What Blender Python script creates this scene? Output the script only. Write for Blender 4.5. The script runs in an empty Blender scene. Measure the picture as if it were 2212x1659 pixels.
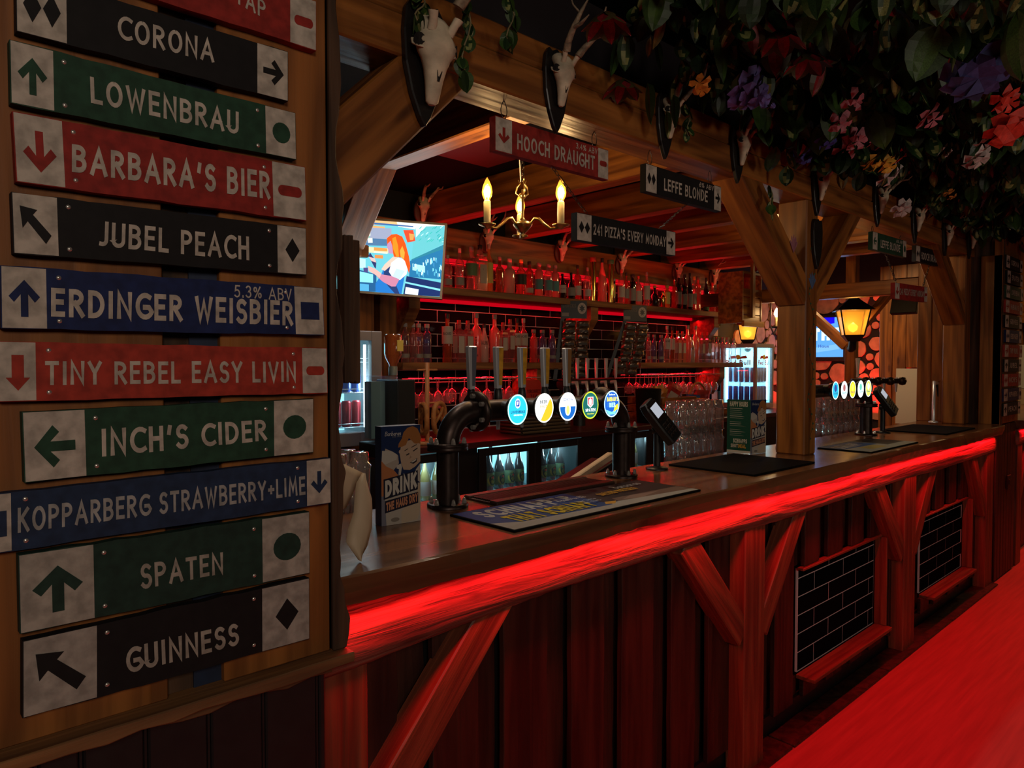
import bpy, bmesh, math, random
from mathutils import Vector, Matrix
V = Vector
PI = math.pi
rnd = random.Random(7)
C = bpy.context.scene.collection
SC = bpy.context.scene

# ------------------------------------------------------------------ camera, world, light
F_PX, CX, CY, ZC = 1540.0, 1106.0, 829.5, 1.55
YAW, PITCH = math.atan(1649 / 1540.0), math.atan(45.5 / 1540.0)
cd = bpy.data.cameras.new('camera'); cam = bpy.data.objects.new('camera', cd); C.objects.link(cam)
cd.sensor_fit = 'HORIZONTAL'; cd.sensor_width = 36.0; cd.lens = F_PX / 2212 * 36.0
cd.clip_start = 0.02
cam.location = (0, 0, ZC)
cam.rotation_euler = (PI / 2 - PITCH, 0, PI / 2 - YAW - PI / 2 + 0.0)
_fw = V((math.cos(YAW) * math.cos(PITCH), math.sin(YAW) * math.cos(PITCH), -math.sin(PITCH)))
cam.rotation_euler = _fw.to_track_quat('-Z', 'Y').to_euler()
SC.camera = cam
w = bpy.data.worlds.new('world'); SC.world = w; w.use_nodes = True
w.node_tree.nodes['Background'].inputs[0].default_value = (1.0, 0.55, 0.28, 1)
w.node_tree.nodes['Background'].inputs[1].default_value = 0.004
SC.view_settings.view_transform = 'Standard'; SC.view_settings.look = 'None'
SC.view_settings.exposure = 0.0; SC.view_settings.gamma = 1.0
SC.view_settings.use_curve_mapping = False
SC.cycles.max_bounces = 6; SC.cycles.diffuse_bounces = 3; SC.cycles.glossy_bounces = 3
SC.cycles.transmission_bounces = 4; SC.cycles.transparent_max_bounces = 12
SC.cycles.caustics_reflective = False; SC.cycles.caustics_refractive = False
SC.cycles.sample_clamp_indirect = 3.0
SC.cycles.use_denoising = True

RED = (1.0, 0.006, 0.014); WARM = (1.0, 0.60, 0.24)
def area(name, loc, size, power, col, aim, sizey=None, spread=None):
    l = bpy.data.lights.new(name, 'AREA'); l.energy = power; l.color = col
    l.shape = 'RECTANGLE'; l.size = size; l.size_y = sizey or size
    if spread: l.spread = spread
    o = bpy.data.objects.new(name, l); C.objects.link(o); o.location = loc
    o.rotation_euler = V(aim).to_track_quat('-Z', 'Y').to_euler(); return o
def point(name, loc, power, col, r=0.03):
    l = bpy.data.lights.new(name, 'POINT'); l.energy = power; l.color = col; l.shadow_soft_size = r
    o = bpy.data.objects.new(name, l); C.objects.link(o); o.location = loc; return o
def strip(name, x0, x1, y, z, power, aim, sy=0.02, col=RED):
    # an LED strip: its long side runs along x
    l = bpy.data.lights.new(name, 'AREA'); l.energy = power; l.color = col
    l.shape = 'RECTANGLE'; l.size = abs(x1 - x0); l.size_y = sy
    o = bpy.data.objects.new(name, l); C.objects.link(o); o.location = ((x0 + x1) / 2, y, z)
    a = V(aim).normalized(); zx = -a; xx = V((1, 0, 0)); yy = zx.cross(xx)
    o.rotation_euler = Matrix((xx, yy, zx)).transposed().to_euler(); return o

strip('counter_led', 0.68, 5.80, 1.283, 1.047, 17.0, (0, -0.10, -1))
strip('far_counter_led', 6.55, 8.6, 1.283, 1.046, 7.0, (0, 0, -1))
strip('beam_led', 2.5, 6.4, 3.83, 2.236, 12, (0, 0.4, -1))
strip('upper_shelf_led', 2.5, 6.4, 3.80, 1.955, 9, (0, -0.15, -1))
strip('lower_shelf_led_left', 2.5, 3.8, 3.80, 1.47, 5, (0, -0.3, -1))
strip('lower_shelf_led_right', 4.85, 6.4, 3.80, 1.47, 5, (0, -0.3, -1))
strip('joist_led', 2.5, 6.3, 3.66, 2.24, 5.5, (0, -0.55, 1))
def spot(name, loc, power, col, aim, ang):
    l = bpy.data.lights.new(name, 'SPOT'); l.energy = power; l.color = col; l.spot_size = ang; l.spot_blend = .6; l.shadow_soft_size = .03
    o = bpy.data.objects.new(name, l); C.objects.link(o); o.location = loc; o.rotation_euler = V(aim).to_track_quat('-Z', 'Y').to_euler(); return o
DOWN = ((1.35, 2.0), (2.32, 1.95), (4.55, 1.95), (2.05, 3.0))  # one ceiling spot is real; the rest are added to brighten the bar
for _x, _y in DOWN: spot('bar_downlight', (_x, _y, 2.63), 14, (1.0, 0.84, 0.66), (0, -.14, -1), 1.9)
area('room_lamp', (-0.7, -1.5, 2.35), 0.5, 17.0, (1.0, 0.85, 0.70), (0.75, 1.9, -0.45))
area('garland_lamp', (2.8, -1.9, 1.7), 0.6, 5.5, (1.0, 0.88, 0.70), (.25, 1, .45), spread=2.0)  # added fill to lift the leaves; no lamp hangs here
area('stage_lamp', (0.2, -2.6, 2.5), 0.6, 7, (1.0, 0.72, 0.52), (1.6, 2.6, 0.1))  # added fill for beam and hanging signs, in place of unseen room lamps

# ------------------------------------------------------------------ measuring helper: pixel -> point on a known plane
_c, _s = math.cos(YAW), math.sin(YAW)
def _ray(u, v):
    r = (u - CX) / F_PX; d = (v - CY) / F_PX
    fh = math.cos(PITCH) - d * math.sin(PITCH)
    return V((fh * _c + r * _s, fh * _s - r * _c, -math.sin(PITCH) - d * math.cos(PITCH)))
def atY(u, v, y):
    a = _ray(u, v); return V((0, 0, ZC)) + a * (y / a.y)
def atX(u, v, x):
    a = _ray(u, v); return V((0, 0, ZC)) + a * (x / a.x)
def atZ(u, v, z):
    a = _ray(u, v); return V((0, 0, ZC)) + a * ((z - ZC) / a.z)

# ------------------------------------------------------------------ materials
def _nt(name):
    m = bpy.data.materials.new(name); m.use_nodes = True; nt = m.node_tree
    return m, nt, nt.nodes['Principled BSDF']
def _set(b, k, v):
    if k in b.inputs: b.inputs[k].default_value = v
def pm(name, col, rough=0.5, metal=0.0, em=None, es=0.0, var=0.0, scale=12, bump=0.0, spec=0.5, alpha=1.0, stretch=(1, 1, 1), trans=0.0, coat=0.0):
    m, nt, b = _nt(name)
    _set(b, 'Base Color', (*col, 1)); _set(b, 'Roughness', rough); _set(b, 'Metallic', metal)
    _set(b, 'Specular IOR Level', spec); _set(b, 'Alpha', alpha); _set(b, 'Transmission Weight', trans); _set(b, 'Coat Weight', coat)
    if em: _set(b, 'Emission Color', (*em, 1)); _set(b, 'Emission Strength', es)
    if var or bump:
        tc = nt.nodes.new('ShaderNodeTexCoord'); mp = nt.nodes.new('ShaderNodeMapping'); mp.inputs['Scale'].default_value = stretch
        n = nt.nodes.new('ShaderNodeTexNoise'); n.inputs['Scale'].default_value = scale; n.inputs['Detail'].default_value = 5
        nt.links.new(tc.outputs['Object'], mp.inputs[0]); nt.links.new(mp.outputs[0], n.inputs['Vector'])
        if var:
            r = nt.nodes.new('ShaderNodeValToRGB'); r.color_ramp.elements[0].position = .3; r.color_ramp.elements[1].position = .7
            r.color_ramp.elements[0].color = (*[max(0, x * (1 - var)) for x in col], 1); r.color_ramp.elements[1].color = (*[min(1, x * (1 + var)) for x in col], 1)
            nt.links.new(n.outputs['Fac'], r.inputs[0]); nt.links.new(r.outputs[0], b.inputs['Base Color'])
        if bump:
            bp = nt.nodes.new('ShaderNodeBump'); bp.inputs['Strength'].default_value = bump; bp.inputs['Distance'].default_value = .01
            nt.links.new(n.outputs['Fac'], bp.inputs['Height']); nt.links.new(bp.outputs[0], b.inputs['Normal'])
    return m
def wood(name, dark, light, axis=0, rough=0.42, bump=0.35, scale=1.0, knots=True, spec=0.4):
    m, nt, b = _nt(name); L = nt.links.new; N = nt.nodes.new
    tc = N('ShaderNodeTexCoord'); mp = N('ShaderNodeMapping'); st = [30.0 * scale] * 3; st[axis] = 1.6 * scale; mp.inputs['Scale'].default_value = st
    n = N('ShaderNodeTexNoise'); n.inputs['Scale'].default_value = 1.0; n.inputs['Detail'].default_value = 6; n.inputs['Distortion'].default_value = .6
    L(tc.outputs['Object'], mp.inputs[0]); L(mp.outputs[0], n.inputs['Vector'])
    mp2 = N('ShaderNodeMapping'); st2 = [7.0 * scale] * 3; st2[axis] = .7 * scale; mp2.inputs['Scale'].default_value = st2
    n2 = N('ShaderNodeTexNoise'); n2.inputs['Scale'].default_value = 1.0; n2.inputs['Detail'].default_value = 2
    L(tc.outputs['Object'], mp2.inputs[0]); L(mp2.outputs[0], n2.inputs['Vector'])
    wv = N('ShaderNodeMath'); wv.operation = 'MULTIPLY'; wv.inputs[1].default_value = 34
    sn = N('ShaderNodeMath'); sn.operation = 'SINE'; L(n2.outputs['Fac'], wv.inputs[0]); L(wv.outputs[0], sn.inputs[0])
    ab = N('ShaderNodeMath'); ab.operation = 'MULTIPLY_ADD'; ab.inputs[1].default_value = .13; ab.inputs[2].default_value = 0
    L(sn.outputs[0], ab.inputs[0]); ad = N('ShaderNodeMath'); ad.operation = 'ADD'; L(n.outputs['Fac'], ad.inputs[0]); L(ab.outputs[0], ad.inputs[1])
    r = N('ShaderNodeValToRGB'); r.color_ramp.elements[0].position = .3; r.color_ramp.elements[1].position = .72
    r.color_ramp.elements[0].color = (*dark, 1); r.color_ramp.elements[1].color = (*light, 1)
    L(ad.outputs[0], r.inputs[0]); col = r.outputs[0]
    if knots:
        mp3 = N('ShaderNodeMapping'); st3 = [9.0 * scale] * 3; st3[axis] = 2.6 * scale; mp3.inputs['Scale'].default_value = st3
        vo = N('ShaderNodeTexVoronoi'); vo.inputs['Scale'].default_value = 1.0; L(tc.outputs['Object'], mp3.inputs[0]); L(mp3.outputs[0], vo.inputs['Vector'])
        r3 = N('ShaderNodeValToRGB'); r3.color_ramp.elements[0].position = .07; r3.color_ramp.elements[1].position = .15
        r3.color_ramp.elements[0].color = (.30, .24, .2, 1); r3.color_ramp.elements[1].color = (1, 1, 1, 1); L(vo.outputs['Distance'], r3.inputs[0])
        mx = N('ShaderNodeMix'); mx.data_type = 'RGBA'; mx.blend_type = 'MULTIPLY'; mx.inputs[0].default_value = .75
        L(col, mx.inputs[6]); L(r3.outputs[0], mx.inputs[7]); col = mx.outputs[2]
    L(col, b.inputs['Base Color']); _set(b, 'Roughness', rough); _set(b, 'Specular IOR Level', spec)
    bp = N('ShaderNodeBump'); bp.inputs['Strength'].default_value = bump; bp.inputs['Distance'].default_value = .006
    L(ad.outputs[0], bp.inputs['Height']); L(bp.outputs[0], b.inputs['Normal'])
    return m
def attr_mat(name, strength=None, rough=0.6, noise=0.0, nscale=60, spec=0.3, trl=False):
    m, nt, b = _nt(name); a = nt.nodes.new('ShaderNodeVertexColor'); a.layer_name = 'Col'; out = a.outputs[0]
    if noise:
        tc = nt.nodes.new('ShaderNodeTexCoord'); n = nt.nodes.new('ShaderNodeTexNoise'); n.inputs['Scale'].default_value = nscale; n.inputs['Detail'].default_value = 4
        nt.links.new(tc.outputs['Object'], n.inputs['Vector'])
        r = nt.nodes.new('ShaderNodeValToRGB'); r.color_ramp.elements[0].position = .35; r.color_ramp.elements[1].position = .65
        r.color_ramp.elements[0].color = (1 - noise,) * 3 + (1,); r.color_ramp.elements[1].color = (1, 1, 1, 1); nt.links.new(n.outputs['Fac'], r.inputs[0])
        mx = nt.nodes.new('ShaderNodeMix'); mx.data_type = 'RGBA'; mx.blend_type = 'MULTIPLY'; mx.inputs[0].default_value = 1
        nt.links.new(out, mx.inputs[6]); nt.links.new(r.outputs[0], mx.inputs[7]); out = mx.outputs[2]
    if strength is None:
        nt.links.new(out, b.inputs['Base Color']); _set(b, 'Roughness', rough); _set(b, 'Specular IOR Level', spec)
    else:
        _set(b, 'Base Color', (.01, .01, .01, 1)); nt.links.new(out, b.inputs['Emission Color']); _set(b, 'Emission Strength', strength); _set(b, 'Roughness', .2)
    return m
def thin_glass(name, tint, refl=0.5, dens=0.25, rough=0.05):
    m = bpy.data.materials.new(name); m.use_nodes = True; nt = m.node_tree; nt.nodes.clear(); N = nt.nodes.new; L = nt.links.new
    o = N('ShaderNodeOutputMaterial'); t = N('ShaderNodeBsdfTransparent'); t.inputs[0].default_value = (*[1 - (1 - c) * .6 for c in tint], 1)
    g = N('ShaderNodeBsdfGlossy'); g.inputs['Roughness'].default_value = rough; g.inputs[0].default_value = (1, 1, 1, 1)
    d = N('ShaderNodeBsdfDiffuse'); d.inputs[0].default_value = (*tint, 1); tl = N('ShaderNodeBsdfTranslucent'); tl.inputs[0].default_value = (*tint, 1)
    m0 = N('ShaderNodeMixShader'); L(d.outputs[0], m0.inputs[1]); L(tl.outputs[0], m0.inputs[2]); m0.inputs[0].default_value = .6
    m1 = N('ShaderNodeMixShader'); m1.inputs[0].default_value = dens; L(t.outputs[0], m1.inputs[1]); L(m0.outputs[0], m1.inputs[2])
    lw = N('ShaderNodeLayerWeight'); lw.inputs[0].default_value = refl; m2 = N('ShaderNodeMixShader')
    L(lw.outputs['Facing'], m2.inputs[0]); L(m1.outputs[0], m2.inputs[1]); L(g.outputs[0], m2.inputs[2]); L(m2.outputs[0], o.inputs[0])
    return m

M = {}
PD, PL = (.13, .042, .009), (.34, .125, .026)
for ax, n in enumerate('xyz'): M['pine_' + n] = wood('pine_' + n, PD, PL, ax)
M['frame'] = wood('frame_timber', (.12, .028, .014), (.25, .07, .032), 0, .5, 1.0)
M['clad'] = wood('cladding', (.020, .006, .004), (.06, .02, .012), 2, .5, .5)
M['rail'] = wood('rail_timber', (.10, .04, .03), (.34, .12, .08), 0, .5, 2.4, 1.0)
M['counter'] = wood('counter_timber', (.10, .04, .018), (.22, .095, .04), 0, .22, .10, .6, spec=.6)
M['signboard'] = wood('sign_board_timber', (.17, .055, .010), (.33, .115, .022), 2, .6, .3)
M['bark'] = wood('bark', (.03, .016, .009), (.10, .05, .025), 2, .8, 1.0)
M['ledge'] = wood('ledge_timber', (.10, .045, .018), (.30, .14, .05), 0, .6, .8)
M['shelf'] = wood('shelf_timber', (.15, .055, .018), (.34, .15, .05), 0, .5, .4)
M['black_panel'] = pm('black_paint_panel', (.012, .012, .012), .45, var=.2, scale=30)
M['black'] = pm('black_plastic', (.008, .008, .009), .4)
M['black_matte'] = pm('black_rubber', (.005, .004, .004), .85, var=.3, scale=200, spec=.08)
M['iron'] = pm('brown_black_iron', (.045, .030, .026), .38, .8, var=.3, scale=40)
M['nut'] = pm('bright_nut', (.62, .58, .52), .25, .7)
M['chrome'] = pm('chrome', (.66, .66, .69), .24, .5)
M['brass'] = pm('aged_brass', (.55, .38, .14), .28, 1.0, var=.3, scale=60)
M['gold'] = pm('polished_gold', (.85, .58, .16), .16, 1.0)
M['candle'] = pm('candle_sleeve', (.50, .42, .22), .5)
M['bulb'] = pm('bulb_glow', (1, .8, .4), .3, em=(1, .62, .2), es=9)
M['bulb_core'] = pm('bulb_filament', (1, .9, .6), .3, em=(1, .72, .30), es=22)
M['bone'] = pm('bone', (.62, .53, .38), .6, var=.25, scale=25, bump=.3)
M['horn'] = pm('antler', (.26, .20, .13), .65, var=.5, scale=50, bump=.6)
M['socket'] = pm('dark_hollow', (.008, .006, .005), .9)
M['plaque'] = pm('black_plaque', (.012, .010, .009), .35)
M['plaque_brown'] = pm('brown_plaque', (.10, .03, .015), .5)
M['tile'] = pm('black_glazed_tile', (.004, .004, .005), .14, var=.3, scale=9, spec=.06)
M['tile_front'] = pm('black_bar_tile', (.004, .004, .005), .35, spec=.0)
M['tile_pale'] = pm('grout', (.55, .48, .46), .8)
M['grout_dark'] = pm('grey_grout', (.75, .72, .74), .8)
M['dark_wall'] = pm('dark_wall', (.012, .008, .010), .8)
M['ceiling'] = pm('dark_violet_ceiling', (.015, .008, .022), .8)  # purplish light on the ceiling is put into its paint colour
M['chain'] = pm('dark_chain', (.04, .03, .025), .4, .8)
M['plate'] = pm('white_plate', (.55, .55, .52), .6)
M['fridge_grey'] = pm('fridge_grey', (.22, .20, .22), .4)
M['fridge_light'] = pm('fridge_tube', (.8, 1, 1), .4, em=(.62, .97, 1.0), es=6)
M['fridge_glow'] = pm('fridge_inside', (.35, .8, .85), .6, em=(.30, .75, .85), es=1.5)
M['glass'] = thin_glass('clear_glass', (.9, .92, .95), .35, .10)
M['pint'] = thin_glass('pint_glass', (.8, .72, .68), .5, .16)
M['pane'] = thin_glass('fridge_pane', (.9, .95, 1), .12, .02)
M['paper'] = pm('cream_paper', (.55, .42, .28), .6, var=.05, scale=20)
M['print'] = attr_mat('printed_card', None, .6, spec=.12)
M['paint'] = attr_mat('brushed_paint', None, .7, .38, 45)
M['leaf'] = attr_mat('foliage', None, .45, .5, 40)
M['screen'] = attr_mat('lit_screen', 1.0)
M['lens'] = attr_mat('lit_badge', 2.0)
M['vinyl'] = attr_mat('flat_print', None, .5)


# ------------------------------------------------------------------ mesh building
class MB:
    def __init__(s): s.v = []; s.f = []; s.m = []; s.c = []; s.sm = []
    def add(s, vs, fs, mi=0, col=None, smooth=False):
        k = len(s.v); s.v += [tuple(a) for a in vs]
        for f in fs: s.f.append([i + k for i in f]); s.m.append(mi); s.c.append(col or (1, 1, 1)); s.sm.append(smooth)
        return s
    def box(s, x0, x1, y0, y1, z0, z1, mi=0, col=None):
        vs = [(x, y, z) for z in (z0, z1) for y in (y0, y1) for x in (x0, x1)]
        return s.add(vs, [(0, 2, 3, 1), (4, 5, 7, 6), (0, 1, 5, 4), (2, 6, 7, 3), (0, 4, 6, 2), (1, 3, 7, 5)], mi, col)
    def tube(s, pts, r, seg=8, mi=0, caps=True, col=None, flat=1.0):
        pts = [V(p) for p in pts]; n = len(pts); rs = r if isinstance(r, (list, tuple)) else [r] * n
        k0 = []; up = V((0, 0, 1))
        t0 = (pts[1] - pts[0]).normalized()
        a = t0.cross(up); a = a.normalized() if a.length > .05 else V((1, 0, 0))
        vs = []
        for i, p in enumerate(pts):
            t = (pts[min(n - 1, i + 1)] - pts[max(0, i - 1)]).normalized()
            a = (a - t * a.dot(t)).normalized(); b = t.cross(a)
            for j in range(seg):
                th = 2 * PI * j / seg; vs.append(p + (a * math.cos(th) + b * math.sin(th) * flat) * rs[i])
        fs = [(i * seg + j, i * seg + (j + 1) % seg, (i + 1) * seg + (j + 1) % seg, (i + 1) * seg + j) for i in range(n - 1) for j in range(seg)]
        s.add(vs, fs, mi, col, True)
        if caps: s.add(vs[:seg][::-1], [tuple(range(seg))], mi, col); s.add(vs[-seg:], [tuple(range(seg))], mi, col)
        return s
    def lathe(s, prof, c=(0, 0, 0), seg=16, axis='z', mi=0, col=None, smooth=True, sx=1.0, sy=1.0):
        vs = []
        for r, h in prof:
            for j in range(seg):
                a = 2 * PI * j / seg; x, y = r * math.cos(a) * sx, r * math.sin(a) * sy
                p = {'z': (x, y, h), 'x': (h, x, y), 'y': (x, h, y)}[axis]
                vs.append((p[0] + c[0], p[1] + c[1], p[2] + c[2]))
        n = len(prof)
        fs = [(i * seg + j, i * seg + (j + 1) % seg, (i + 1) * seg + (j + 1) % seg, (i + 1) * seg + j) for i in range(n - 1) for j in range(seg)]
        if axis == 'y': fs = [f[::-1] for f in fs]
        s.add(vs, fs, mi, col, smooth)
        for i, rev in ((0, True), (n - 1, False)):
            if prof[i][0] > 1e-5:
                ring = vs[i * seg:(i + 1) * seg]; s.add(ring[::-1] if rev != (axis == 'y') else ring, [tuple(range(seg))], mi, col)
        return s
    def prism(s, pts, fn, d0, d1, mi=0, col=None):
        # pts 2-D outline, fn(a, b, d) -> point
        n = len(pts); vs = [fn(a, b, d0) for a, b in pts] + [fn(a, b, d1) for a, b in pts]
        fs = [tuple(range(n))[::-1], tuple(range(n, 2 * n))] + [(i, (i + 1) % n, n + (i + 1) % n, n + i) for i in range(n)]
        return s.add(vs, fs, mi, col)
    def xf(s, m): s.v = [tuple(m @ V(p)) for p in s.v]; return s
    def shift(s, d): s.v = [(p[0] + d[0], p[1] + d[1], p[2] + d[2]) for p in s.v]; return s
def mesh(name, mb, mats, bevel=0, fixn=True):
    me = bpy.data.meshes.new(name); me.from_pydata(mb.v, [], mb.f)
    for m in (mats if isinstance(mats, (list, tuple)) else [mats]): me.materials.append(m)
    me.polygons.foreach_set('material_index', mb.m); me.polygons.foreach_set('use_smooth', mb.sm)
    if any(c != (1, 1, 1) for c in mb.c):
        ca = me.color_attributes.new('Col', 'FLOAT_COLOR', 'CORNER'); arr = []
        for p, c in zip(me.polygons, mb.c): arr += [c[0], c[1], c[2], 1.0] * p.loop_total
        ca.data.foreach_set('color', arr)
    if bevel or fixn:
        bm = bmesh.new(); bm.from_mesh(me)
        if bevel:
            bmesh.ops.remove_doubles(bm, verts=bm.verts, dist=1e-6)
            bmesh.ops.bevel(bm, geom=list(bm.edges), offset=bevel, segments=1, affect='EDGES', clamp_overlap=True)
        bmesh.ops.recalc_face_normals(bm, faces=bm.faces); bm.to_mesh(me); bm.free()
    me.update(); return me
def tag(o, label=None, cat=None, group=None, kind=None):
    if label: o['label'] = label
    if cat: o['category'] = cat
    if group: o['group'] = group
    if kind: o['kind'] = kind
    return o
def obj(name, mb, mats, parent=None, world=False, bevel=0, loc=None, rot=None, me=None, label=None, fixn=True, **kw):
    if me is None:
        if world and parent is not None: mb.shift(-wloc(parent))
        me = mesh(name, mb, mats, bevel, fixn)
    o = bpy.data.objects.new(name, me); C.objects.link(o); o.parent = parent
    if loc is not None: o.location = loc
    if rot is not None: o.rotation_euler = rot
    if label or kw: tag(o, label, **kw)
    return o
def wloc(o):
    p = V(o.location)
    while o.parent is not None: o = o.parent; p = p + V(o.location)
    return p
def thing(name, label, cat, loc=(0, 0, 0), rot=None, group=None):
    o = bpy.data.objects.new(name, None); C.objects.link(o); o.location = loc; o.empty_display_size = .05
    if rot is not None: o.rotation_euler = rot
    return tag(o, label, cat, group)
def timber(name, p0, p1, w, d, mat, parent=None, up=(0, 0, 1), bevel=.004, wob=0.0, off=(0, 0), **kw):
    # a squared timber from p0 to p1; w across (side), d along 'up'; its own x axis follows the grain
    p0, p1 = V(p0), V(p1); L = (p1 - p0).length; x = (p1 - p0).normalized(); y = V(up).cross(x).normalized(); z = x.cross(y)
    mb = MB(); n = max(1, int(L / .25)) if wob else 1
    vs = []
    for i in range(n + 1):
        a = L * i / n; q = [rnd.uniform(-wob, wob) for _ in range(8)]
        vs += [(a, -w / 2 + off[0] + q[0], -d / 2 + off[1] + q[1]), (a, w / 2 + off[0] + q[2], -d / 2 + off[1] + q[3]), (a, w / 2 + off[0] + q[4], d / 2 + off[1] + q[5]), (a, -w / 2 + off[0] + q[6], d / 2 + off[1] + q[7])]
    fs = [(0, 1, 2, 3), tuple(4 * n + i for i in (3, 2, 1, 0))] + [(4 * i + j, 4 * i + 4 + j, 4 * i + 4 + (j + 1) % 4, 4 * i + (j + 1) % 4) for i in range(n) for j in range(4)]
    mb.add(vs, fs)
    o = obj(name, mb, mat, parent, bevel=bevel, **kw)
    o.matrix_local = Matrix.Translation(p0 - (wloc(parent) if parent else V((0, 0, 0)))) @ Matrix((x, y, z)).transposed().to_4x4()
    return o

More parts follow.
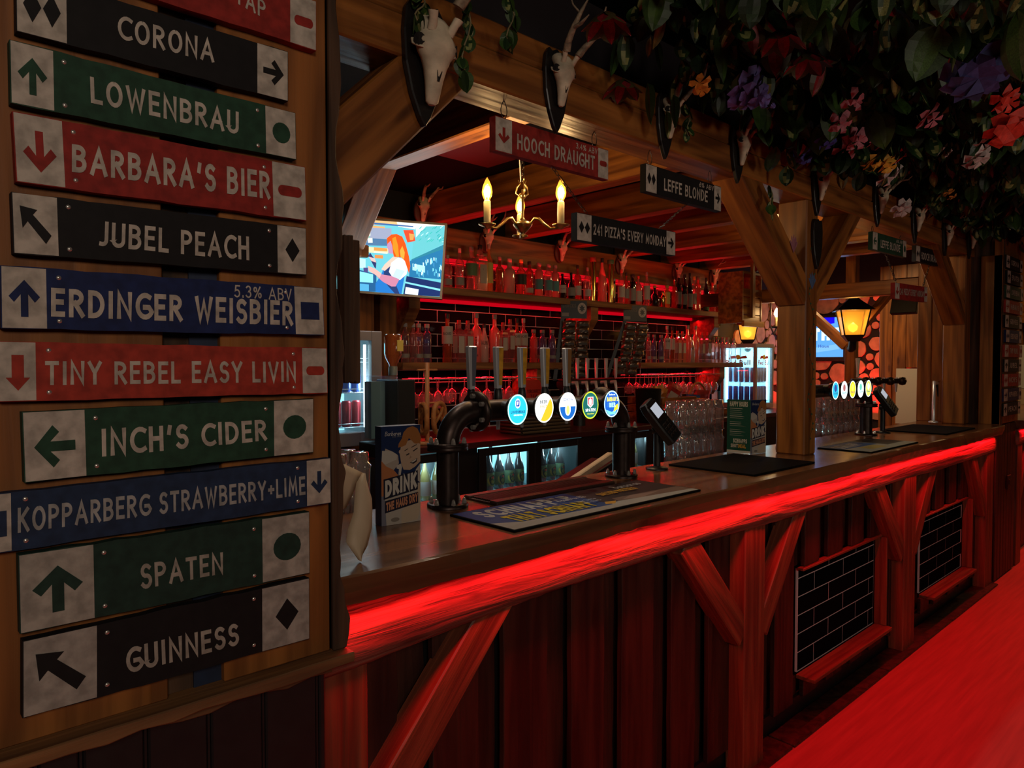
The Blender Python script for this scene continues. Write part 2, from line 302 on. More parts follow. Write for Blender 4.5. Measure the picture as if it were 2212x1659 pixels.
# ------------------------------------------------------------------ brush lettering
def arc(cx, cy, rx, ry, a0, a1, n=9):
    return [(cx + rx * math.cos(math.radians(a0 + (a1 - a0) * i / n)), cy + ry * math.sin(math.radians(a0 + (a1 - a0) * i / n))) for i in range(n + 1)]
G = {
 'A': (.60, [[(0, 0), (.30, 1), (.60, 0)], [(.11, .32), (.49, .32)]]),
 'B': (.46, [[(0, 0), (0, 1)], [(0, 1), (.16, 1)] + arc(.18, .77, .24, .23, 90, -90) + [(0, .54)], [(0, .54), (.18, .54)] + arc(.2, .27, .26, .27, 90, -90) + [(0, 0)]]),
 'C': (.50, [arc(.36, .5, .36, .5, 58, 302, 14)]),
 'D': (.52, [[(0, 0), (0, 1)], [(0, 1), (.12, 1)] + arc(.14, .5, .38, .5, 90, -90, 12) + [(0, 0)]]),
 'E': (.38, [[(.38, 1), (0, 1), (0, 0), (.38, 0)], [(0, .52), (.33, .52)]]),
 'F': (.38, [[(.38, 1), (0, 1), (0, 0)], [(0, .52), (.32, .52)]]),
 'G': (.54, [arc(.36, .5, .36, .5, 58, 330, 15) + [(.54, .45), (.34, .45)]]),
 'H': (.48, [[(0, 0), (0, 1)], [(.48, 0), (.48, 1)], [(0, .52), (.48, .52)]]),
 'I': (.04, [[(.02, 0), (.02, 1)]]),
 'J': (.30, [[(.30, 1), (.30, .22)] + arc(.12, .2, .18, .2, 0, -110, 6)]),
 'K': (.46, [[(0, 0), (0, 1)], [(.44, 1), (.02, .45)], [(.14, .58), (.46, 0)]]),
 'L': (.36, [[(0, 1), (0, 0), (.36, 0)]]),
 'M': (.62, [[(0, 0), (.08, 1), (.31, .25), (.54, 1), (.62, 0)]]),
 'N': (.50, [[(0, 0), (0, 1), (.50, 0), (.50, 1)]]),
 'O': (.58, [arc(.29, .5, .29, .5, 90, 450, 20)]),
 'P': (.44, [[(0, 0), (0, 1)], [(0, 1), (.16, 1)] + arc(.18, .74, .26, .26, 90, -90) + [(0, .48)]]),
 'Q': (.58, [arc(.29, .5, .29, .5, 90, 450, 20), [(.36, .2), (.56, -.05)]]),
 'R': (.46, [[(0, 0), (0, 1)], [(0, 1), (.16, 1)] + arc(.18, .75, .25, .25, 90, -90) + [(0, .5)], [(.16, .5), (.46, 0)]]),
 'S': (.42, [arc(.22, .75, .20, .25, 40, 250, 9) + arc(.21, .25, .22, .27, 75, -145, 10)]),
 'T': (.46, [[(0, 1), (.46, 1)], [(.23, 1), (.23, 0)]]),
 'U': (.48, [[(0, 1), (0, .26)] + arc(.24, .26, .24, .26, 180, 360, 10) + [(.48, 1)]]),
 'V': (.52, [[(0, 1), (.26, 0), (.52, 1)]]),
 'W': (.74, [[(0, 1), (.18, 0), (.37, .85), (.56, 0), (.74, 1)]]),
 'X': (.50, [[(0, 0), (.5, 1)], [(0, 1), (.5, 0)]]),
 'Y': (.50, [[(0, 1), (.25, .5), (.5, 1)], [(.25, .5), (.25, 0)]]),
 'Z': (.44, [[(0, 1), (.44, 1), (0, 0), (.44, 0)]]),
 '0': (.44, [arc(.22, .5, .22, .5, 90, 450, 16)]), '1': (.14, [[(0, .8), (.14, 1), (.14, 0)]]),
 '2': (.42, [arc(.2, .72, .2, .28, 160, -30, 9) + [(0, 0), (.42, 0)]]),
 '3': (.40, [arc(.18, .76, .19, .24, 150, -80, 9) + arc(.18, .27, .22, .27, 80, -150, 9)]),
 '4': (.46, [[(.34, 0), (.34, 1), (0, .3), (.46, .3)]]), '5': (.40, [[(.38, 1), (.06, 1), (.03, .56)] + arc(.17, .31, .23, .31, 110, -140, 10)]),
 '6': (.42, [[(.34, 1), (.06, .45)] + arc(.21, .27, .21, .27, 150, 510, 14)]),
 '8': (.42, [arc(.21, .76, .17, .24, 90, 450, 12), arc(.21, .27, .21, .27, 90, 450, 12)]),
 '9': (.42, [[(.08, 0), (.36, .55)] + arc(.21, .73, .21, .27, -30, 330, 14)]),
 '%': (.70, [arc(.14, .76, .12, .2, 90, 450, 10), arc(.56, .24, .12, .2, 90, 450, 10), [(.12, 0), (.58, 1)]]),
 '.': (.06, [[(.03, 0), (.03, .10)]]), "'": (.08, [[(.06, 1), (.02, .74)]]), '+': (.36, [[(0, .48), (.36, .48)], [(.18, .3), (.18, .66)]]),
 '-': (.24, [[(0, .45), (.24, .45)]]), '/': (.3, [[(0, 0), (.3, 1)]]),
 '£': (.40, [arc(.24, .76, .14, .22, 20, 180, 6) + [(.1, .4), (.02, 0), (.4, 0)], [(0, .45), (.3, .45)]]),
 'a': (.38, [arc(.19, .27, .19, .27, 20, 380, 12), [(.38, .54), (.38, 0)]]), 'b': (.38, [[(0, 1), (0, 0)], arc(.19, .27, .19, .27, 90, 450, 12)]),
 'r': (.24, [[(0, .54), (0, 0)], arc(.16, .36, .16, .18, 180, 60, 5)]), 's': (.28, [arc(.14, .41, .13, .14, 40, 250, 7) + arc(.14, .14, .14, .15, 75, -145, 8)]),
 'e': (.36, [[(0, .28), (.36, .28)] + arc(.18, .27, .18, .27, 10, 310, 10)]), 'd': (.38, [[(.38, 1), (.38, 0)], arc(.19, .27, .19, .27, 90, 450, 12)]),
 'u': (.34, [[(0, .54), (0, .16)] + arc(.17, .17, .17, .17, 180, 360, 6) + [(.34, .54), (.34, 0)]]), 'l': (.04, [[(.02, 1), (.02, 0)]]),
 'o': (.36, [arc(.18, .27, .18, .27, 90, 450, 12)]), 'n': (.34, [[(0, .54), (0, 0)], [(0, .36)] + arc(.17, .36, .17, .18, 180, 0, 6) + [(.34, 0)]]),
 'h': (.34, [[(0, 1), (0, 0)], [(0, .36)] + arc(.17, .36, .17, .18, 180, 0, 6) + [(.34, 0)]]), 'i': (.04, [[(.02, .54), (.02, 0)]]), 't': (.24, [[(.1, .85), (.1, 0)], [(0, .54), (.24, .54)]]), 'm': (.54, [[(0, .54), (0, 0)], arc(.13, .36, .13, .18, 180, 0, 6) + [(.26, 0)], arc(.4, .36, .14, .18, 180, 0, 6) + [(.54, 0)]]), 'c': (.34, [arc(.2, .27, .19, .27, 50, 310, 9)]),
}
def text_polys(txt, t=.15, gap=.17, slant=0.0, jit=0.0):
    """quads of brush strokes and the width of the line; cap height 1"""
    out = []; x = 0
    for ch in txt:
        if ch == ' ': x += .32 + gap; continue
        if ch not in G: ch = '-'
        wd, strokes = G[ch]; k = 1 - t; ja = rnd.uniform(-jit, jit); jb = rnd.uniform(-jit, jit)
        for st in strokes:
            p = [V((a + x + t / 2, b * k + t / 2 + ja)) for a, b in st]
            q = []
            for i, a in enumerate(p):
                d0 = (a - p[i - 1]).normalized() if i else None; d1 = (p[i + 1] - a).normalized() if i < len(p) - 1 else None
                if d0 is None: d0 = d1; a = a - (d1 * t / 2 if (p[0] - p[-1]).length > .02 else d1 * 0)
                if d1 is None: d1 = d0; a = a + (d0 * t / 2 if (p[0] - p[-1]).length > .02 else d0 * 0)
                d = (d0 + d1); d = d.normalized() if d.length > .1 else d0
                n = V((-d.y, d.x)); k2 = 1 / max(.45, abs(n.dot(V((-d0.y, d0.x)))))
                q.append((a + n * t / 2 * k2, a - n * t / 2 * k2))
            for i in range(len(q) - 1): out.append([q[i][0], q[i][1], q[i + 1][1], q[i + 1][0]])
        x += wd + t + gap
    W = max(.01, x - gap)
    return [[(a.x + a.y * slant, a.y) for a in q] for q in out], W
def quad_fn(bl, br, tr, tl, n, flip=False):
    """unit square -> quad in space, third value lifts along n"""
    bl, br, tr, tl, n = V(bl), V(br), V(tr), V(tl), V(n)
    return lambda a, b, d=0.0: (bl * (1 - a) + br * a) * (1 - b) + (tl * (1 - a) + tr * a) * b + n * d
def put_text(mb, txt, fn, lift, col=None, t=.15, gap=.17, mi=0, box=(0, 0, 1, 1), slant=0.0, jit=0.0):
    ps, W = text_polys(txt, t, gap, slant, jit); x0, y0, x1, y1 = box
    for i, q in enumerate(ps):
        mb.add([fn(x0 + a / W * (x1 - x0), y0 + b * (y1 - y0), lift + i * 3e-6) for a, b in q], [(0, 1, 2, 3)], mi, col)
SYM = {
 'up': [[(.5, .92), (.92, .55), (.78, .42), (.60, .60), (.60, .10), (.40, .10), (.40, .60), (.22, .42), (.08, .55)]],
 'fat_down': [[(.30, .9), (.70, .9), (.70, .38), (.9, .38), (.5, .08), (.1, .38), (.30, .38)]],
 'circle': [[(.5 + .36 * math.cos(i * PI / 10), .5 + .36 * math.sin(i * PI / 10)) for i in range(20)]],
 'diamond': [[(.5, .92), (.8, .5), (.5, .08), (.2, .5)]],
 'diamonds': [[(.26, .88), (.48, .5), (.26, .12), (.04, .5)], [(.74, .88), (.96, .5), (.74, .12), (.52, .5)]],
 'pill': [[(.22 + .16 * math.cos(a), .5 + .16 * math.sin(a)) for a in [PI / 2 + i * PI / 8 for i in range(9)]] + [(.78 + .16 * math.cos(a), .5 + .16 * math.sin(a)) for a in [-PI / 2 + i * PI / 8 for i in range(9)]]],
 'square': [[(.12, .2), (.9, .2), (.9, .8), (.12, .8)]],
 'upleft': [[(.08, .92), (.55, .86), (.43, .74), (.92, .30), (.76, .10), (.28, .58), (.14, .42)]],
}
SYM['down'] = [[(a, 1 - b) for a, b in SYM['up'][0]]]
SYM['left'] = [[(1 - b, a) for a, b in SYM['up'][0]]]
SYM['right'] = [[(b, a) for a, b in SYM['up'][0]]]
def clean(poly):
    return poly
def put_sym(mb, kind, fn, lift, col, box, mi=0):
    x0, y0, x1, y1 = box
    for p in SYM[kind]: mb.add([fn(x0 + a * (x1 - x0), y0 + b * (y1 - y0), lift) for a, b in p], [tuple(range(len(p)))], mi, col)

CREAM = (.56, .50, .42); INK = (.012, .012, .014); SRED = (.33, .025, .018); SGREEN = (.018, .065, .035); SBLUE = (.010, .022, .10); SBLACK = (.008, .007, .0075)
def plank_sign(name, label, px, y, wl, wr, base, lsym, rsym, texts, thick=.018, cat='sign', sides=True, group=None, small=None, lcell=None, screws=True, cream_as_lit=CREAM, txtcol=None):
    """a painted plank: px = bl, br, tr, tl pixels on plane y; wl, wr = where the cream ends begin (fractions)"""
    bl, br, tr, tl = [atY(a, b, y) for a, b in px]
    if wl > 1.5: wl = (atY(wl, (px[0][1] + px[3][1]) / 2, y).x - bl.x) / (br.x - bl.x)
    if wr > 1.5: wr = (atY(wr, (px[1][1] + px[2][1]) / 2, y).x - bl.x) / (br.x - bl.x)
    base_loc = (bl + br) / 2; n = V((0, -1, 0)); o = thing(name, label, cat, base_loc, group=group)
    f = quad_fn(bl, br, tr, tl, n)
    mb = MB(); N = 14
    top = [(i / N, 1 + (rnd.uniform(-.012, .012) if 0 < i < N else 0)) for i in range(N + 1)]; bot = [(i / N, (rnd.uniform(-.012, .012) if 0 < i < N else 0)) for i in range(N + 1)]
    mb.prism(bot + top[::-1], lambda a, b, d: f(a, b, d), -thick, 0, 0, base)
    obj('plank', mb, M['paint'], o, world=True)
    for a0, a1 in ((0.0, wl), (wr, 1.0)):
        if a1 - a0 > .01:
            ends = MB().add([f(a0 + .003, .01, .0005), f(a1 - .002, .01, .0005), f(a1 - .002, .99, .0005), f(a0 + .003, .99, .0005)], [(0, 1, 2, 3)], 0, cream_as_lit); obj('painted_end', ends, M['paint'], o, world=True)
    for kd, bx in ((lsym, lcell or (wl * .10, .12, wl * .90, .85)), (rsym, (wr + (1 - wr) * .12, .2, 1 - (1 - wr) * .08, .8))):
        if kd: sy = MB(); put_sym(sy, kd, f, .0011, base, bx); obj('symbol', sy, M['paint'], o, world=True)
    for k, (txt, tp, tt) in enumerate(texts):
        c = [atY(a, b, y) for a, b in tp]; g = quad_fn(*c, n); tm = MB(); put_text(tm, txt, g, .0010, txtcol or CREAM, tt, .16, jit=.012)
        obj('lettering', tm, M['paint'], o, world=True)
    if screws:
        for a, b in ((wl + .03, .86), (wl + .03, .14), (wr - .03, .86), (wr - .03, .14)):
            s = MB(); s.lathe([(.0, -.0012), (.0026, -.001), (.0034, 0)], f(a, b, 0), 8, 'y'); obj('screw', s, M['nut'], o, world=True)
    return o

# ================================================================== THE ROOM
def floor_mat():
    m, nt, b = _nt('worn_floor'); L = nt.links.new; N = nt.nodes.new
    tc = N('ShaderNodeTexCoord'); mp = N('ShaderNodeMapping'); mp.inputs['Scale'].default_value = (1.2, 22, 1); mp.inputs['Rotation'].default_value = (0, 0, .9)
    n = N('ShaderNodeTexNoise'); n.inputs['Scale'].default_value = 2.0; n.inputs['Detail'].default_value = 8
    L(tc.outputs['Object'], mp.inputs[0]); L(mp.outputs[0], n.inputs['Vector'])
    r = N('ShaderNodeValToRGB'); r.color_ramp.elements[0].position = .3; r.color_ramp.elements[1].position = .7
    r.color_ramp.elements[0].color = (.50, .07, .07, 1); r.color_ramp.elements[1].color = (.68, .10, .10, 1)
    L(n.outputs['Fac'], r.inputs[0]); L(r.outputs[0], b.inputs['Base Color']); _set(b, 'Roughness', .48)
    bp = N('ShaderNodeBump'); bp.inputs['Strength'].default_value = .06; bp.inputs['Distance'].default_value = .004; L(n.outputs['Fac'], bp.inputs['Height']); L(bp.outputs[0], b.inputs['Normal'])
    return m
M['floor'] = floor_mat()
X0, X1, Y0, Y1, ZT = -2.2, 9.6, -3.2, 3.9, 3.0
def st(name, mb, mat, **k): return obj(name, mb, mat, kind='structure', **k)
st('floor', MB().box(X0, X1, Y0, Y1, -.1, 0), M['floor'])
st('ceiling', MB().box(X0, X1, Y0, Y1, ZT, ZT + .1), M['ceiling'])
st('wall_front', MB().box(X0, X1, Y0 - .1, Y0, 0, ZT), M['dark_wall'])
st('wall_near', MB().box(X0 - .1, X0, Y0, Y1 + .1, 0, ZT), M['dark_wall'])
wb = st('wall_back', MB().box(X0, X1, Y1, Y1 + .1, 0, ZT), M['dark_wall'])
obj('grout', MB().box(2.3, 6.52, Y1 - .003, Y1, 1.08, 2.36), M['tile_pale'], wb)
# the tiled face behind the shelves: every tile a part of the wall
tm_ = mesh('tile', MB().box(-.154, .154, -.007, 0, -.0375, .0375), M['tile'], .0025)
for r in range(15):
    z = 1.135 + r * .0815
    for k in range(15):
        x = 2.47 + k * .315 + (0 if r % 2 else .157)
        if x > 6.5: continue
        o = bpy.data.objects.new('tile', tm_); C.objects.link(o); o.parent = wb; o.location = (x, Y1 - .002, z)
wf = st('wall_far', MB().box(X1, X1 + .1, Y0, Y1 + .1, 0, ZT), M['dark_wall'])
for k in range(36):   # planks on the far wall
    y = -1.0 + k * .136
    timber('plank', (X1 - .012, y, .02), (X1 - .012, y, 2.95), .13, .024 + .004 * (k % 3), M['pine_x'], wf, up=(1, 0, 0), bevel=.002)

# ---------------------------------------------------------------- partition at the left with the plank signs
YS, YP = 1.205, 1.2245
wl_ = st('wall_left', MB().box(-2.1, .672, 1.262, 1.42, 0, 1.0), M['black_panel'])
def xs(u): return atY(u, 800, 1.25).x
xg = [-.75, -.6, -.45, -.3, -.15] + [xs(-150), xs(60), xs(160), xs(303), xs(442), xs(562), xs(680), .672]
for a, b in zip(xg[:-1], xg[1:]):
    mb = MB().box(a + .0035, b - .0035, 1.248, 1.262, 0, .985); obj('board', mb, M['black_panel'], wl_, bevel=.003)
    mb = MB().box(a - .002, a + .002, 1.252, 1.262, 0, .985); obj('bead', mb, M['black_panel'], wl_)
st('trim_partition', MB().box(-2.1, .60, 1.262, 1.40, 1.0, ZT), M['bark'])
b_ = thing('sign_board', 'tall varnished pine board wall carrying the painted plank signs, dark bark at its right edge', 'board', (.2, 1.24, 1.0))
xa, xb, xc, xd, xe = -.9, atY(352, 700, YP).x, atY(415, 700, YP).x, atY(476, 700, YP).x, atY(708, 700, YP).x
for (a, b, y, m, n) in ((xa, -.25, YP + .002, 'signboard', 'plank'), (-.248, xb, YP, 'signboard', 'plank'), (xd, xe, YP, 'signboard', 'plank'), (xe + .002, .668, YP - .004, 'signboard', 'edge_trim')):
    obj(n, MB().box(a, b, y, y + .038, 1.0, 2.7), M[m], b_, world=True, bevel=.002)
obj('backing_strip', MB().box(xb, xc, YP + .018, YP + .035, 1.0, 2.7), M['bark'], b_, world=True)
M['blue_paint'] = pm('worn_blue_paint', (.012, .022, .055), .6, var=.5, scale=18)
obj('backing_strip', MB().box(xc, xd, YP + .014, YP + .035, 1.0, 2.7), M['blue_paint'], b_, world=True, label='blue painted backing strip')
# bark edge: wavy strip
mb = MB(); N = 60; L_, R_ = [], []
for i in range(N + 1):
    z = 1.0 + 1.7 * i / N; L_.append((.668, z)); R_.append((.690 + .006 * math.sin(i * .7) + rnd.uniform(-.004, .004) + (.006 if i < 3 else 0), z))
mb.prism(L_ + R_[::-1], lambda a, b, d: V((a, YP - .012 + d, b)), 0, .05)
obj('bark_edge', mb, M['bark'], b_, world=True, bevel=.003)
lg = thing('ledge', 'rough sawn ledge under the lowest plank sign, broken along its lower edge', 'ledge', (0, 1.2, 1.0))
def rough_strip(x0, x1, z0, z1, y0, y1, n, j):
    lo = [(x0 + (x1 - x0) * i / n, z0 + rnd.uniform(-j, j)) for i in range(n + 1)]; hi = [(x0 + (x1 - x0) * i / n, z1 + rnd.uniform(-j * .15, j * .15)) for i in range(n + 1)]
    return MB().prism(lo + hi[::-1], lambda a, b, d: V((a, y0 + d, b)), 0, y1 - y0)
obj('upper_plank', rough_strip(-.9, .70, .978, .999, 1.188, 1.262, 34, .004), M['ledge'], lg, world=True, bevel=.002)
obj('lower_plank', rough_strip(-.9, .672, .958, .979, 1.222, 1.262, 34, .006), M['ledge'], lg, world=True, bevel=.002)
# dark rough plank edge fixed to the bar side of the partition
pk = thing('rough_plank', 'dark rough plank fixed upright on the bar side of the partition, below the screen', 'plank', (.86, 1.62, 1.37))
for i, (ua, ub, v0, v1) in enumerate(((735, 757, 508, 826), (756, 776, 518, 826))):
    a = atY(ua, v0, 1.62); b = atY(ub, v1, 1.62); obj('board', rough_strip(a.x, b.x, b.z, a.z, 1.60 + i * .012, 1.64 + i * .012, 3, .004), M['bark'], pk, world=True, bevel=.002)

SY = YS - .0
plank_sign('sign', 'red plank sign at the very top of the board, red lozenge on its right end', [(60, -92), (683, 110), (683, 3), (58, -215)], SY, .12, 625, SRED, 'circle', 'pill',
  [('ON TAP', [(440, -32), (573, 42), (573, 4), (440, -80)], .15)], screws=False)
plank_sign('sign', 'black plank sign with two diamonds on the left and a right arrow', [(35, 67), (622, 219), (622, 112), (33, -66)], SY, 144, 554, SBLACK, 'diamonds', 'right',
  [('CORONA', [(254, 84), (462, 136), (462, 88), (254, 32)], .16)], screws=False)
plank_sign('sign', 'green plank sign with an up arrow, second from the top of the wall signs', [(23, 222), (640, 345), (638, 244), (20, 85)], SY, 117, 573, SGREEN, 'up', 'circle',
  [('LOWENBRAU', [(196, 222), (515, 291), (515, 242), (194, 165)], .17)])
plank_sign('sign', 'red plank sign with a thin down arrow on its scuffed cream end', [(35, 392), (662, 477), (659, 361), (26, 240)], SY, 141, 589, SRED, 'down', 'pill',
  [("BARBARA'S BIER", [(155, 372), (583, 431), (582, 372), (155, 312)], .19)])
plank_sign('sign', 'black plank sign with an up-left arrow and a small diamond', [(29, 547), (662, 594), (661, 493), (24, 414)], SY, 127, 598, SBLACK, 'upleft', 'diamond',
  [('JUBEL PEACH', [(211, 531), (538, 563), (537, 512), (213, 477)], .17)])
plank_sign('sign', 'blue plank sign with a large up arrow and two lines of lettering', [(2, 709), (701, 724), (697, 622), (0, 573)], SY, 102, 637, SBLUE, 'up', 'square',
  [('ERDINGER WEISBIER', [(110, 684), (632, 703), (632, 651), (110, 622)], .19), ('5.3% ABV', [(506, 642), (630, 650), (629, 624), (506, 615)], .12)])
plank_sign('sign', 'bright red plank sign with a fat down arrow, in the middle of the board', [(-3, 868), (708, 849), (706, 752), (-5, 737)], SY, 79, 652, (.42, .04, .022), 'fat_down', 'pill',
  [('TINY REBEL EASY LIVIN', [(97, 832), (639, 825), (638, 781), (97, 780)], .17)])
plank_sign('sign', 'green plank sign with a left arrow, paint chipped at its lower left corner', [(53, 1043), (677, 977), (677, 861), (47, 890)], SY, 187, 590, SGREEN, 'left', 'circle',
  [("INCH'S CIDER", [(219, 987), (576, 951), (574, 906), (218, 927)], .18)])
plank_sign('sign', 'blue plank sign with a small down arrow on the right, longest lettering', [(-40, 1200), (715, 1086), (714, 989), (-42, 1071)], SY, 26, 661, (.016, .035, .085), 'square', 'down',
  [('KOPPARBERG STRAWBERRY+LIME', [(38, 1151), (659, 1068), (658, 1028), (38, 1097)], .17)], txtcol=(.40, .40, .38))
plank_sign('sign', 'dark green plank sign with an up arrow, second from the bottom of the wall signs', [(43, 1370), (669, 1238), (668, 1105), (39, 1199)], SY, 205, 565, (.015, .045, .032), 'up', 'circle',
  [('SPATEN', [(304, 1273), (482, 1238), (481, 1192), (302, 1219)], .17)], cream_as_lit=(.44, .40, .34), txtcol=(.42, .38, .32))  # darker cream and letters carry the weaker light low on the board
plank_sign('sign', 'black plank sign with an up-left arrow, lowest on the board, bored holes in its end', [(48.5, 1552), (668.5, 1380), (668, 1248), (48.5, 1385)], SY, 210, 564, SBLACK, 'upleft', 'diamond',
  [('GUINNESS', [(273, 1456), (516, 1392), (514, 1345), (271, 1400)], .18)], cream_as_lit=(.42, .38, .33), txtcol=(.42, .38, .32))  # cream and letters darkened again for the dim foot of the board

# ================================================================== THE BAR
bar = thing('bar_counter', 'long timber bar counter with live-edge top, log rail, braced posts and board front', 'bar', (.7, 1.5, 0))
# worktop with a wavy live edge
def worktop(x0, x1, yf, yb, z0, z1, n):
    mb = MB(); vs = []
    for i in range(n + 1):
        x = x0 + (x1 - x0) * i / n; w1 = .004 * math.sin(x * 5.1) + .003 * math.sin(x * 13); w2 = .006 * math.sin(x * 3.3 + 1) + rnd.uniform(-.002, .002)
        vs += [(x, yf + .004 + w1 * .3, z1), (x, yf + w1, z1 - .004), (x, yf - .003 + w2 * .5, (z0 + z1) / 2 + w2 * .5), (x, yf + .002 + w2, z0 + .006 + w2), (x, yf + .012, z0), (x, yb, z0), (x, yb, z1)]
    k = 7
    fs = [(k * i + j, k * i + (j + 1) % k, k * (i + 1) + (j + 1) % k, k * (i + 1) + j) for i in range(n) for j in range(k)] + [tuple(range(k)), tuple(k * n + j for j in range(k))[::-1]]
    return mb.add(vs, fs)
obj('worktop', worktop(.66, 5.845, 1.268, 1.80, 1.056, 1.12, 120), M['counter'], bar, world=True)
def rail(x0, x1, n, zt=1.044, zb=.926, yf=1.312, yb=1.40):
    mb = MB(); vs = []; k = 10
    for i in range(n + 1):
        x = x0 + (x1 - x0) * i / n; dr = -.030 * max(0, (1.5 - x) / .8) ** 1.3; t = .006 * math.sin(x * 4.3) + .004 * math.sin(x * 11.7 + 1) + rnd.uniform(-.0015, .0015); b = .004 * math.sin(x * 3.1 + 2) + rnd.uniform(-.0015, .0015); f = .004 * math.sin(x * 6.5) + rnd.uniform(-.001, .001)
        for a in range(k):
            th = math.radians(100 + a * 160 / (k - 1)); cy = yf + .05; zz = (zt + zb) / 2
            vs.append((x, cy + .05 * math.copysign(abs(math.cos(th)) ** .45, math.cos(th)) + (f if 0 < a < k - 1 else 0), zz + (zt - zb) / 2 * math.copysign(abs(math.sin(th)) ** .8, math.sin(th)) + (t if math.sin(th) > 0 else b) * abs(math.sin(th)) + dr))
        vs += [(x, yb, zb + dr), (x, yb, zt + dr)]
    kk = k + 2
    fs = [(kk * i + j, kk * i + (j + 1) % kk, kk * (i + 1) + (j + 1) % kk, kk * (i + 1) + j) for i in range(n) for j in range(kk)] + [tuple(range(kk)), tuple(kk * n + j for j in range(kk))[::-1]]
    mb.add(vs, fs); mb.sm = [j % kk < k - 1 for j in range(len(mb.sm))]; return mb
obj('rail', rail(.668, 5.84, 200), M['rail'], bar, world=True, label='rough half-log rail under the worktop')
YF, YC = 1.325, 1.402
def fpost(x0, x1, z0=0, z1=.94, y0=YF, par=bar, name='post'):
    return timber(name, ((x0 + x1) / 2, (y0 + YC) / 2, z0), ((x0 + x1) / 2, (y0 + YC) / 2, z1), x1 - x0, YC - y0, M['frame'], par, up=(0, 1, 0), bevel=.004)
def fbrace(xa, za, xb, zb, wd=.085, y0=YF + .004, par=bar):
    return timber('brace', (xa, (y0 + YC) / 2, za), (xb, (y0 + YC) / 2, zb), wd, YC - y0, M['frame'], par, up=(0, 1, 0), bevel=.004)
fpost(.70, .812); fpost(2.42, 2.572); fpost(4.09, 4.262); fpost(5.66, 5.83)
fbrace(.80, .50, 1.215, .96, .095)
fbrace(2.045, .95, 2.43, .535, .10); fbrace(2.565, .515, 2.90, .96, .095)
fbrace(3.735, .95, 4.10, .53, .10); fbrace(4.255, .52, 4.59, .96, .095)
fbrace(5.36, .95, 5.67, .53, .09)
# upright boards of the front, alternately proud and set back
x = .76; k = 0
pan = [(3.02, 3.93), (4.60, 5.46)]
while x < 5.85:
    wd = (.17, .10, .15, .085)[k % 4]
    y0 = YC - .014 if k % 2 == 0 else YC + .018
    segs = [(.08, .95)]
    for a, b in pan:
        if x + wd > a + .01 and x < b - .01: segs = [(.08, .17), (.66, .95)]
    for z0, z1 in segs:
        lo = [(x + .001, z0), (x + wd * .5, z0), (x + wd - .001, z0)]; nz = 10
        l = [(x + .001 + rnd.uniform(-.002, .002), z0 + (z1 - z0) * i / nz) for i in range(nz + 1)]; r = [(x + wd - .001 + rnd.uniform(-.003, .003), z0 + (z1 - z0) * i / nz) for i in range(nz + 1)]
        obj('board', MB().prism(l + r[::-1], lambda a, b, d, y0=y0: V((a, y0 + d, b)), 0, .02), M['clad'], bar, world=True, bevel=.002)
    x += wd; k += 1
obj('back_board', MB().box(.68, 5.84, YC + .04, YC + .06, 0, 1.05), M['black_panel'], bar, world=True)
obj('kickboard', MB().box(.7, 5.84, YC + .004, YC + .036, .0, .085), M['black_panel'], bar, world=True)
fl_ = MB()
for i in range(5):
    a = .7 + i * 1.03; obj('floor_strip', MB().box(a, a + 1.02, 1.288 + rnd.uniform(-.003, .003), YC, .0, .012), M['clad'], bar, world=True, bevel=.003, label='low strip of boarding along the foot of the bar')
ptile = mesh('tile', MB().box(-.157, .157, -.006, 0, -.0395, .0395), M['tile'], .002)
for q, (xa, xb_) in enumerate(pan):
    za, zb_ = .185, .645; par = thing('tile_panel', '', '', (0, 0, 0)); par.name = 'panel'
    for kk in list(par.keys()): del par[kk]
    par.parent = bar; par.location = V((xa, YC, za)) - bar.location
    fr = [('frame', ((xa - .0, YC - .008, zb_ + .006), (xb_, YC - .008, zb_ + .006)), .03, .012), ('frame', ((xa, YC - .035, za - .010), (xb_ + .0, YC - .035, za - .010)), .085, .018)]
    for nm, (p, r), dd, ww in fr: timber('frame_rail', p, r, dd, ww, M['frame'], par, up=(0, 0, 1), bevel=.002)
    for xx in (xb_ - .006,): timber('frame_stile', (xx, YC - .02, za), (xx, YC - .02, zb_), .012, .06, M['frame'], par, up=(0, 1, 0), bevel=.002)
    gy = YC + .012
    obj('grout', MB().box(xa + .02, xb_ - .02, gy, gy + .01, za, zb_), M['grout_dark'], par, world=True)
    for r in range(6):
        for j in range(4):
            xx = xa + .02 + (j + (.5 if r % 2 else 0.02)) * .318; l, rr = max(xa + .024, xx - .1565), min(xb_ - .024, xx + .1565)
            if rr - l < .02: continue
            zz = za + .045 + r * .0825
            if zz - .03 > zb_: continue
            mb = MB().box(l, rr, gy - .0012, gy, zz - .039, min(zb_, zz + .039)); obj('tile', mb, M['tile_front'], par, world=True, bevel=.0004)

